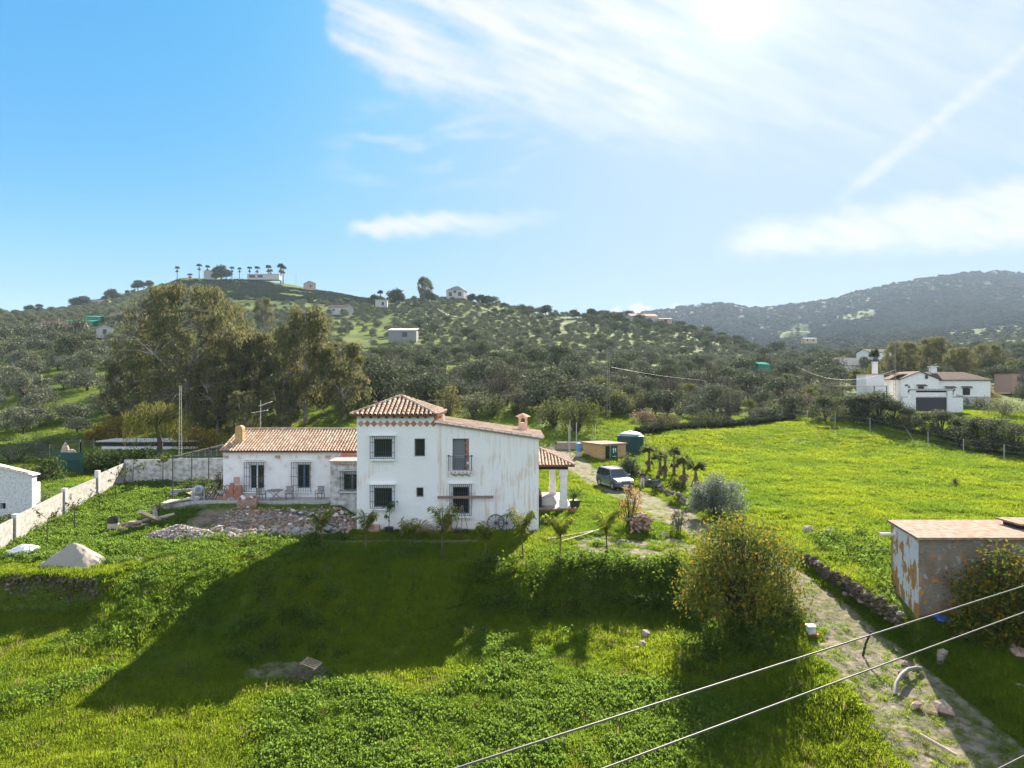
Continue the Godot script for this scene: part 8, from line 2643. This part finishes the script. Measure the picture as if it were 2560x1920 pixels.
	# tall weeds on the shaded bank and along the walls
	var xt: Array = []; var ct := PackedColorArray()
	for i in 420:
		var px: float; var d: float
		if i < 150:
			px = rng.randf_range(1180, 1690); d = rng.randf_range(35.8, 39.2)
		elif i < 230:
			px = rng.randf_range(1700, 1990); d = rng.randf_range(29.0, 33.0)
		elif i < 330:
			px = rng.randf_range(2010, 2230); d = rng.randf_range(30.0, 44.0)
			if (px - 1280.0) * d / F < 17.2: continue
		else:
			px = rng.randf_range(560, 860); d = rng.randf_range(31.0, 44.0)
		xt.append(Transform3D(Basis(Vector3.UP, rng.randf() * TAU).scaled(Vector3.ONE * rng.randf_range(0.8, 2.0)), G(px, d)))
		ct.append(jitter(Color(0.115, 0.175, 0.03), 0.3))
	scatter("tall_weeds", weed_clump(60, 0.32, 0.5, 0.12, 0.06), M.leaf_soft, xt, ct, "taller leafy weeds on the shaded banks and beside the walls", "weeds")


# ---------------------------------------------------------------- car and people
func build_car() -> void:
	var g := Vector3(9.55, 0, -66.0)
	g.y = H(g.x, g.z) + 0.03
	var o := thing("parked_car", "silver blue off road car parked on the track facing the camera", "car", g, 0.3)
	var m := MB.new()
	var sec := [[-2.28, 0.42, 0.95, 0.80], [-2.2, 0.36, 1.05, 0.90], [-1.2, 0.34, 1.1, 0.94], [0.9, 0.34, 1.1, 0.94], [1.15, 0.34, 1.08, 0.93], [2.0, 0.36, 1.0, 0.90], [2.25, 0.42, 0.92, 0.84], [2.33, 0.5, 0.8, 0.76]]
	for i in sec.size() - 1:
		var a: Array = sec[i]; var b: Array = sec[i + 1]
		var f := func(s: Array, k: int) -> Vector3: return [Vector3(-s[3], s[1], s[0]), Vector3(-s[3] - 0.02, lerpf(s[1], s[2], 0.6), s[0]), Vector3(-s[3] + 0.07, s[2], s[0]), Vector3(s[3] - 0.07, s[2], s[0]), Vector3(s[3] + 0.02, lerpf(s[1], s[2], 0.6), s[0]), Vector3(s[3], s[1], s[0])][k]
		for k in 6:
			var k2 := (k + 1) % 6
			m.quad(f.call(a, k), f.call(b, k), f.call(b, k2), f.call(a, k2))
	for q in [[0, 1], [7, 0]]:
		var s: Array = sec[q[0]]
		var p := [Vector3(-s[3], s[1], s[0]), Vector3(s[3], s[1], s[0]), Vector3(s[3] - 0.07, s[2], s[0]), Vector3(-s[3] + 0.07, s[2], s[0])]
		if q[1]: m.quad(p[1], p[0], p[3], p[2])
		else: m.quad(p[0], p[1], p[2], p[3])
	# cabin
	var lo := [Vector3(-0.9, 1.09, 1.05), Vector3(0.9, 1.09, 1.05), Vector3(0.9, 1.09, -2.2), Vector3(-0.9, 1.09, -2.2)]
	var hi := [Vector3(-0.68, 1.76, 0.3), Vector3(0.68, 1.76, 0.3), Vector3(0.7, 1.76, -1.98), Vector3(-0.7, 1.76, -1.98)]
	for k in 4:
		m.quad(lo[k], lo[(k + 1) % 4], hi[(k + 1) % 4], hi[k])
	m.quad(hi[0], hi[1], hi[2], hi[3])
	part("body", m.mesh(false), M.car_paint, o)
	for e in [[lo[0], lo[1], hi[1], hi[0], "windscreen", 0.06, 0.94], [lo[1], lo[2], hi[2], hi[1], "side_window", 0.03, 0.36], [lo[1], lo[2], hi[2], hi[1], "side_window", 0.39, 0.68], [lo[1], lo[2], hi[2], hi[1], "side_window", 0.71, 0.95], [lo[3], lo[0], hi[0], hi[3], "side_window", 0.64, 0.97], [lo[3], lo[0], hi[0], hi[3], "side_window", 0.32, 0.61], [lo[3], lo[0], hi[0], hi[3], "side_window", 0.05, 0.29], [lo[2], lo[3], hi[3], hi[2], "rear_window", 0.08, 0.92]]:
		var n: Vector3 = (e[1] - e[0]).cross(e[3] - e[0]).normalized() * 0.008
		m = MB.new()
		var q := func(u: float, v: float) -> Vector3: return (e[0] as Vector3).lerp(e[1], u).lerp((e[3] as Vector3).lerp(e[2], u), v) + n
		m.quad(q.call(e[5], 0.06), q.call(e[6], 0.06), q.call(e[6], 0.9), q.call(e[5], 0.9))
		part(e[4], m.mesh(false), M.car_glass, o)
	for q in [[-0.84, 1.45], [0.84, 1.45], [-0.84, -1.4], [0.84, -1.4]]:
		var w := MB.new(); w.lathe(Vector3(q[0], 0.37, q[1]), [[0.2, -0.12], [0.36, -0.12], [0.385, -0.08], [0.385, 0.08], [0.36, 0.12], [0.2, 0.12]], 20, Vector3.RIGHT)
		var wh := part("wheel", w.mesh(false), M.dark_metal, o)
		w = MB.new(); w.lathe(Vector3(q[0], 0.37, q[1]), [[0.0, -0.125], [0.2, -0.122], [0.2, 0.122], [0.0, 0.125]], 14, Vector3.RIGHT)
		part("rim", w.mesh(false), M.metal, wh)
		w = MB.new(); w.lathe(Vector3(q[0] + (0.09 if q[0] > 0 else -0.09), 0.4, q[1]), [[0.40, -0.03], [0.47, -0.03], [0.47, 0.03], [0.40, 0.03]], 20, Vector3.RIGHT)
		part("wheel_arch", w.mesh(false), M.dark_metal, o)
	for x in [-1.0, 1.0]:
		m = MB.new(); m.box(Vector3(x * 0.62, 0.83, 2.29), Vector3(0.34, 0.17, 0.1))
		part("headlight", m.mesh(false), M.lamp_glass, o)
		m = MB.new(); m.box(Vector3(x * 1.05, 1.2, 0.85), Vector3(0.24, 0.18, 0.13))
		part("mirror", m.mesh(false), M.car_paint, o)
		m = MB.new(); m.bar(Vector3(x * 0.6, 1.83, 0.15), Vector3(x * 0.6, 1.83, -1.8), 0.045); m.bar(Vector3(x * 0.6, 1.76, 0.1), Vector3(x * 0.6, 1.83, 0.1), 0.04); m.bar(Vector3(x * 0.6, 1.76, -1.75), Vector3(x * 0.6, 1.83, -1.75), 0.04)
		part("roof_rail", m.mesh(false), M.dark_metal, o)
		m = MB.new(); m.bx(x * 0.955 - 0.02, x * 0.955 + 0.02, 0.3, 0.42, -1.0, 1.05)
		part("side_step", m.mesh(false), M.metal, o)
	m = MB.new(); m.box(Vector3(0, 0.84, 2.33), Vector3(0.82, 0.2, 0.06))
	var gr := part("radiator_grille", m.mesh(false), M.dark_metal, o)
	for k in 3:
		m = MB.new(); m.box(Vector3(0, 0.78 + k * 0.06, 2.365), Vector3(0.8, 0.02, 0.02))
		part("grille_bar", m.mesh(false), M.metal, gr)
	m = MB.new(); m.box(Vector3(0, 0.5, 2.32), Vector3(1.6, 0.2, 0.14))
	part("bumper", m.mesh(false), M.car_paint, o)
	m = MB.new(); m.box(Vector3(0, 0.52, 2.40), Vector3(0.5, 0.11, 0.015))
	part("number_plate", m.mesh(false), M.white_paint, o)


func body_mesh(bones: Array, cell: float) -> ArrayMesh:   # bones: [a, b, radius a, radius b, colour]; a smooth union meshed as surface nets
	var lo := Vector3.INF; var hi := -Vector3.INF
	for b in bones:
		var r: float = maxf(b[2], b[3]) + cell * 2.5
		for p in [b[0], b[1]]:
			lo = lo.min((p as Vector3) - Vector3.ONE * r); hi = hi.max((p as Vector3) + Vector3.ONE * r)
	var n := Vector3i(((hi - lo) / cell).ceil()) + Vector3i.ONE
	var f := PackedFloat32Array(); f.resize(n.x * n.y * n.z); f.fill(1e3)
	var own := PackedInt32Array(); own.resize(f.size())
	var near := PackedFloat32Array(); near.resize(f.size()); near.fill(1e3)
	for bi in bones.size():
		var b: Array = bones[bi]
		var A: Vector3 = b[0]; var B: Vector3 = b[1]
		var r := maxf(b[2], b[3]) + cell * 2.4
		var i0 := Vector3i(((A.min(B) - Vector3.ONE * r - lo) / cell).floor()).max(Vector3i.ZERO)
		var i1 := Vector3i(((A.max(B) + Vector3.ONE * r - lo) / cell).ceil()).min(n - Vector3i.ONE)
		var ab := B - A
		var l2 := maxf(ab.length_squared(), 1e-9)
		for z in range(i0.z, i1.z + 1):
			for y in range(i0.y, i1.y + 1):
				for x in range(i0.x, i1.x + 1):
					var p := lo + Vector3(x, y, z) * cell
					var t := clampf((p - A).dot(ab) / l2, 0.0, 1.0)
					var d := p.distance_to(A + ab * t) - lerpf(b[2], b[3], t)
					var k := (z * n.y + y) * n.x + x
					if d < near[k]:
						near[k] = d; own[k] = bi
					var h := clampf(0.5 + 0.5 * (f[k] - d) / 0.03, 0.0, 1.0)
					f[k] = lerpf(f[k], d, h) - 0.03 * h * (1.0 - h)
	var idx := PackedInt32Array(); idx.resize(f.size()); idx.fill(-1)
	var v := PackedVector3Array(); var c := PackedColorArray(); var nn := PackedVector3Array(); var tri := PackedInt32Array()
	for z in n.z - 1:
		for y in n.y - 1:
			for x in n.x - 1:
				var s := Vector3.ZERO; var cnt := 0
				var k0 := (z * n.y + y) * n.x + x
				for e in [[0, 0, 0, 1, 0, 0], [0, 1, 0, 1, 1, 0], [0, 0, 1, 1, 0, 1], [0, 1, 1, 1, 1, 1], [0, 0, 0, 0, 1, 0], [1, 0, 0, 1, 1, 0], [0, 0, 1, 0, 1, 1], [1, 0, 1, 1, 1, 1], [0, 0, 0, 0, 0, 1], [1, 0, 0, 1, 0, 1], [0, 1, 0, 0, 1, 1], [1, 1, 0, 1, 1, 1]]:
					var fa := f[k0 + (e[2] * n.y + e[1]) * n.x + e[0]]; var fb := f[k0 + (e[5] * n.y + e[4]) * n.x + e[3]]
					if (fa < 0.0) != (fb < 0.0):
						s += Vector3(e[0], e[1], e[2]).lerp(Vector3(e[3], e[4], e[5]), fa / (fa - fb)); cnt += 1
				if cnt:
					idx[k0] = v.size()
					v.append(lo + (Vector3(x, y, z) + s / cnt) * cell)
					c.append(bones[own[k0]][4])
					nn.append(Vector3(f[k0 + 1] - f[k0], f[k0 + n.x] - f[k0], f[k0 + n.x * n.y] - f[k0]).normalized())
	var step := [1, n.x, n.x * n.y]
	for z in range(1, n.z - 1):
		for y in range(1, n.y - 1):
			for x in range(1, n.x - 1):
				var k := (z * n.y + y) * n.x + x
				for a in 3:
					var ins := f[k] < 0.0
					if ins == (f[k + step[a]] < 0.0): continue
					var u: int = step[(a + 1) % 3]; var w: int = step[(a + 2) % 3]
					var q := [idx[k], idx[k - u], idx[k - u - w], idx[k - w]]
					if q.min() < 0: continue
					if ins: tri.append_array(PackedInt32Array([q[0], q[2], q[1], q[0], q[3], q[2]]))
					else: tri.append_array(PackedInt32Array([q[0], q[1], q[2], q[0], q[2], q[3]]))
	var arr := []
	arr.resize(Mesh.ARRAY_MAX)
	arr[Mesh.ARRAY_VERTEX] = v; arr[Mesh.ARRAY_NORMAL] = nn; arr[Mesh.ARRAY_COLOR] = c; arr[Mesh.ARRAY_INDEX] = tri
	var m := ArrayMesh.new()
	m.add_surface_from_arrays(Mesh.PRIMITIVE_TRIANGLES, arr)
	return m


func hand_bones(wrist: Vector3, dir: Vector3, palm_up: Vector3, skin: Color, side: float) -> Array:
	var s := dir.cross(palm_up).normalized() * side
	var out: Array = [[wrist, wrist + dir * 0.08, 0.024, 0.036, skin]]
	for k in 4:
		var b := wrist + dir * 0.085 + s * (k - 1.5) * 0.019
		var kn := b + dir * (0.035 - 0.003 * absf(k - 1.3)) - palm_up * 0.006
		out.append([b, kn, 0.0098, 0.0092, skin]); out.append([kn, kn + (dir - palm_up * 0.8).normalized() * 0.036, 0.009, 0.0075, skin])
	var th := wrist + dir * 0.03 - s * 0.03
	out.append([th, th - s * 0.03 + dir * 0.03, 0.012, 0.010, skin]); out.append([th - s * 0.03 + dir * 0.03, th - s * 0.02 + dir * 0.065, 0.010, 0.008, skin])
	return out


func head_parts(o: Node3D, at: Vector3, face: float, hair: Color, long_hair: bool, skin: Color) -> void:
	var b: Array = [[at + Vector3(0, 0.06, -0.012), at + Vector3(0, 0.045, 0.012), 0.088, 0.085, skin], [at + Vector3(0, -0.05, 0.03), at + Vector3(0, -0.065, 0.042), 0.058, 0.05, skin], [at + Vector3(0, 0.02, 0.085), at + Vector3(0, -0.015, 0.108), 0.012, 0.016, skin], [at + Vector3(-0.02, -0.05, 0.088), at + Vector3(0.02, -0.05, 0.088), 0.008, 0.008, Color(0.35, 0.12, 0.10)]]
	for s in [-1.0, 1.0]:
		b.append([at + Vector3(s * 0.088, 0.02, -0.005), at + Vector3(s * 0.09, -0.012, 0.0), 0.016, 0.012, skin])
		b.append([at + Vector3(s * 0.032, 0.02, 0.084), at + Vector3(s * 0.034, 0.02, 0.085), 0.011, 0.011, Color(0.05, 0.03, 0.02)])
	var h := part("head", body_mesh(b, 0.009), M.skin, o)
	h.rotation.y = 0.0
	var hb: Array = [[at + Vector3(0, 0.085, -0.03), at + Vector3(0, 0.095, 0.01), 0.094, 0.083, hair], [at + Vector3(0, 0.03, -0.06), at + Vector3(0, -0.03, -0.062), 0.075, 0.06, hair]]
	if long_hair:
		for s in [-1.0, 1.0]:
			hb.append([at + Vector3(s * 0.075, 0.05, -0.02), at + Vector3(s * 0.085, -0.16, -0.01), 0.035, 0.028, hair])
		hb.append([at + Vector3(0, 0.02, -0.07), at + Vector3(0, -0.2, -0.08), 0.07, 0.06, hair])
	part("hair", body_mesh(hb, 0.011), M.skin, o)


func build_people() -> void:
	var skin := Color(0.42, 0.25, 0.18)
	var black := Color(0.02, 0.02, 0.023)
	var white := Color(0.66, 0.62, 0.60)
	var at := G(1606, 65.6)
	var o := thing("person", "standing person in a black top and white trousers holding up a phone", "person", at, -0.1)
	var b: Array = [
		[Vector3(0, 0.92, 0), Vector3(0, 1.08, 0.0), 0.125, 0.11, white], [Vector3(0, 1.06, 0), Vector3(0, 1.28, 0.0), 0.108, 0.125, black], [Vector3(-0.1, 1.34, 0), Vector3(0.1, 1.34, 0), 0.085, 0.085, black], [Vector3(0, 1.38, 0), Vector3(0, 1.5, 0.01), 0.05, 0.045, skin],
		[Vector3(-0.09, 0.9, 0), Vector3(-0.12, 0.5, 0.02), 0.095, 0.07, white], [Vector3(-0.12, 0.5, 0.02), Vector3(-0.13, 0.1, 0.0), 0.068, 0.06, white], [Vector3(0.09, 0.9, 0), Vector3(0.12, 0.5, 0.03), 0.095, 0.07, white], [Vector3(0.12, 0.5, 0.03), Vector3(0.13, 0.1, 0.0), 0.068, 0.06, white],
		[Vector3(-0.13, 0.05, -0.03), Vector3(-0.14, 0.035, 0.15), 0.042, 0.034, black], [Vector3(0.13, 0.05, -0.03), Vector3(0.15, 0.035, 0.15), 0.042, 0.034, black],
		[Vector3(-0.185, 1.36, 0), Vector3(-0.24, 1.1, 0.04), 0.052, 0.042, black], [Vector3(-0.24, 1.1, 0.04), Vector3(-0.07, 1.2, 0.24), 0.038, 0.028, skin], [Vector3(0.185, 1.36, 0), Vector3(0.24, 1.1, 0.04), 0.052, 0.042, black], [Vector3(0.24, 1.1, 0.04), Vector3(0.07, 1.2, 0.24), 0.038, 0.028, skin]]
	part("body", body_mesh(b, 0.016), M.skin, o)
	for s in [-1.0, 1.0]:
		part("hand", body_mesh(hand_bones(Vector3(s * 0.075, 1.2, 0.235), Vector3(-s * 0.5, 0.45, 0.75).normalized(), Vector3(0, -0.8, 0.5).normalized(), skin, -s), 0.006), M.skin, o)
	head_parts(o, Vector3(0, 1.58, 0.02), 0.0, Color(0.03, 0.018, 0.012), true, skin)
	var m := MB.new(); m.box(Vector3.ZERO, Vector3(0.15, 0.075, 0.009), Basis(Vector3.RIGHT, -0.5))
	solo("mobile_phone", m.mesh(false), M.dark_metal, "dark phone held in front of the chest of the standing person", "phone", at + Vector3(-0.03, 1.28, 0.33))
	# seated on the wall, turned towards the track
	var at2 := G(1647, 64.2, 0.0)
	var grey := Color(0.07, 0.07, 0.085)
	var jean := Color(0.06, 0.11, 0.19)
	o = thing("person", "person in a dark shirt and blue jeans sitting on the stone wall", "person", at2, -1.15)
	var sk := Color(0.45, 0.28, 0.2)
	b = [
		[Vector3(0, 0.6, -0.05), Vector3(0, 0.72, -0.04), 0.14, 0.125, jean], [Vector3(0, 0.74, -0.04), Vector3(0, 0.98, 0.04), 0.125, 0.135, grey], [Vector3(-0.13, 1.05, 0.06), Vector3(0.13, 1.05, 0.06), 0.09, 0.09, grey], [Vector3(0, 1.1, 0.07), Vector3(0, 1.22, 0.1), 0.055, 0.05, sk],
		[Vector3(-0.1, 0.6, -0.02), Vector3(-0.14, 0.56, 0.42), 0.095, 0.072, jean], [Vector3(-0.14, 0.56, 0.42), Vector3(-0.14, 0.12, 0.52), 0.068, 0.05, jean], [Vector3(0.1, 0.6, -0.02), Vector3(0.15, 0.56, 0.4), 0.095, 0.072, jean], [Vector3(0.15, 0.56, 0.4), Vector3(0.16, 0.12, 0.46), 0.068, 0.05, jean],
		[Vector3(-0.14, 0.06, 0.5), Vector3(-0.14, 0.04, 0.68), 0.045, 0.036, black], [Vector3(0.16, 0.06, 0.44), Vector3(0.16, 0.04, 0.62), 0.045, 0.036, black],
		[Vector3(-0.22, 1.05, 0.06), Vector3(-0.26, 0.8, 0.12), 0.056, 0.046, grey], [Vector3(-0.26, 0.8, 0.12), Vector3(-0.15, 0.66, 0.33), 0.042, 0.03, sk], [Vector3(0.22, 1.05, 0.06), Vector3(0.27, 0.8, 0.12), 0.056, 0.046, grey], [Vector3(0.27, 0.8, 0.12), Vector3(0.17, 0.66, 0.32), 0.042, 0.03, sk]]
	part("body", body_mesh(b, 0.017), M.skin, o)
	for s in [-1.0, 1.0]:
		part("hand", body_mesh(hand_bones(Vector3(s * 0.155, 0.66, 0.33), Vector3(-s * 0.2, -0.1, 0.97).normalized(), Vector3(0, 1, 0.1).normalized(), sk, s), 0.006), M.skin, o)
	head_parts(o, Vector3(0, 1.31, 0.12), 0.0, Color(0.16, 0.09, 0.05), false, sk)
	stone(self, at2 + Vector3(0.12, 0.28, -0.05), Vector3(0.85, 0.55, 0.7), M.stone_red, "seat_rock").set_meta("label", "flat topped rock under the seated person")
	get_node("seat_rock").set_meta("category", "rock")
	m = MB.new()
	m.lathe(Vector3.ZERO, [[0.0, 0.0], [0.24, 0.03], [0.26, 0.2], [0.12, 0.34], [0.0, 0.36]], 10)
	solo("black_bag", m.mesh(false), M.dark_metal, "black bag lying on the stone wall between the two people", "bag", G(1624, 65.3, 0.55))


# ---------------------------------------------------------------- the scene
func _ready() -> void:
	rng.seed = 11
	n_low.seed = 4; n_low.frequency = 0.012; n_low.fractal_octaves = 4
	n_mid.seed = 8; n_mid.frequency = 0.16; n_mid.fractal_octaves = 3
	n_fine.seed = 15; n_fine.frequency = 0.75; n_fine.fractal_octaves = 3
	n_ridge.seed = 33; n_ridge.frequency = 0.0022; n_ridge.fractal_octaves = 4
	var cam := Camera3D.new()
	cam.name = "camera"
	cam.position = Vector3(0, CAM_Y, 0)
	cam.fov = 56.81
	cam.near = 0.5
	cam.far = 9000.0
	cam.current = true
	add_child(cam)
	var env := Environment.new()
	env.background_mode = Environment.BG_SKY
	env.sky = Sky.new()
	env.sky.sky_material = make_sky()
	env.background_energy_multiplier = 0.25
	env.tonemap_mode = Environment.TONE_MAPPER_LINEAR
	env.tonemap_exposure = 4.0
	env.sdfgi_enabled = true
	env.ssao_enabled = true
	env.ssil_enabled = true
	env.fog_enabled = true
	env.fog_density = 0.0001
	env.fog_light_color = Color(0.80, 0.90, 1.0)
	var we := WorldEnvironment.new()
	we.name = "world_environment"
	we.environment = env
	add_child(we)
	var sun := DirectionalLight3D.new()
	sun.name = "sun"
	sun.light_color = Color(1.0, 0.955, 0.88)
	sun.light_energy = 1.6
	sun.light_angular_distance = 0.5
	sun.shadow_enabled = true
	sun.rotation_degrees = Vector3(-SUN_EL, 180.0 - SUN_AZ, 0)
	add_child(sun)
	make_materials()
	build_land()
	make_rocks()
	build_house()
	build_stones()
	build_yard()
	build_shed()
	build_far_houses()
	build_poles()
	build_near_plants()
	build_car()
	build_people()
	build_hill_trees()
	build_big_trees()
	build_meadow()
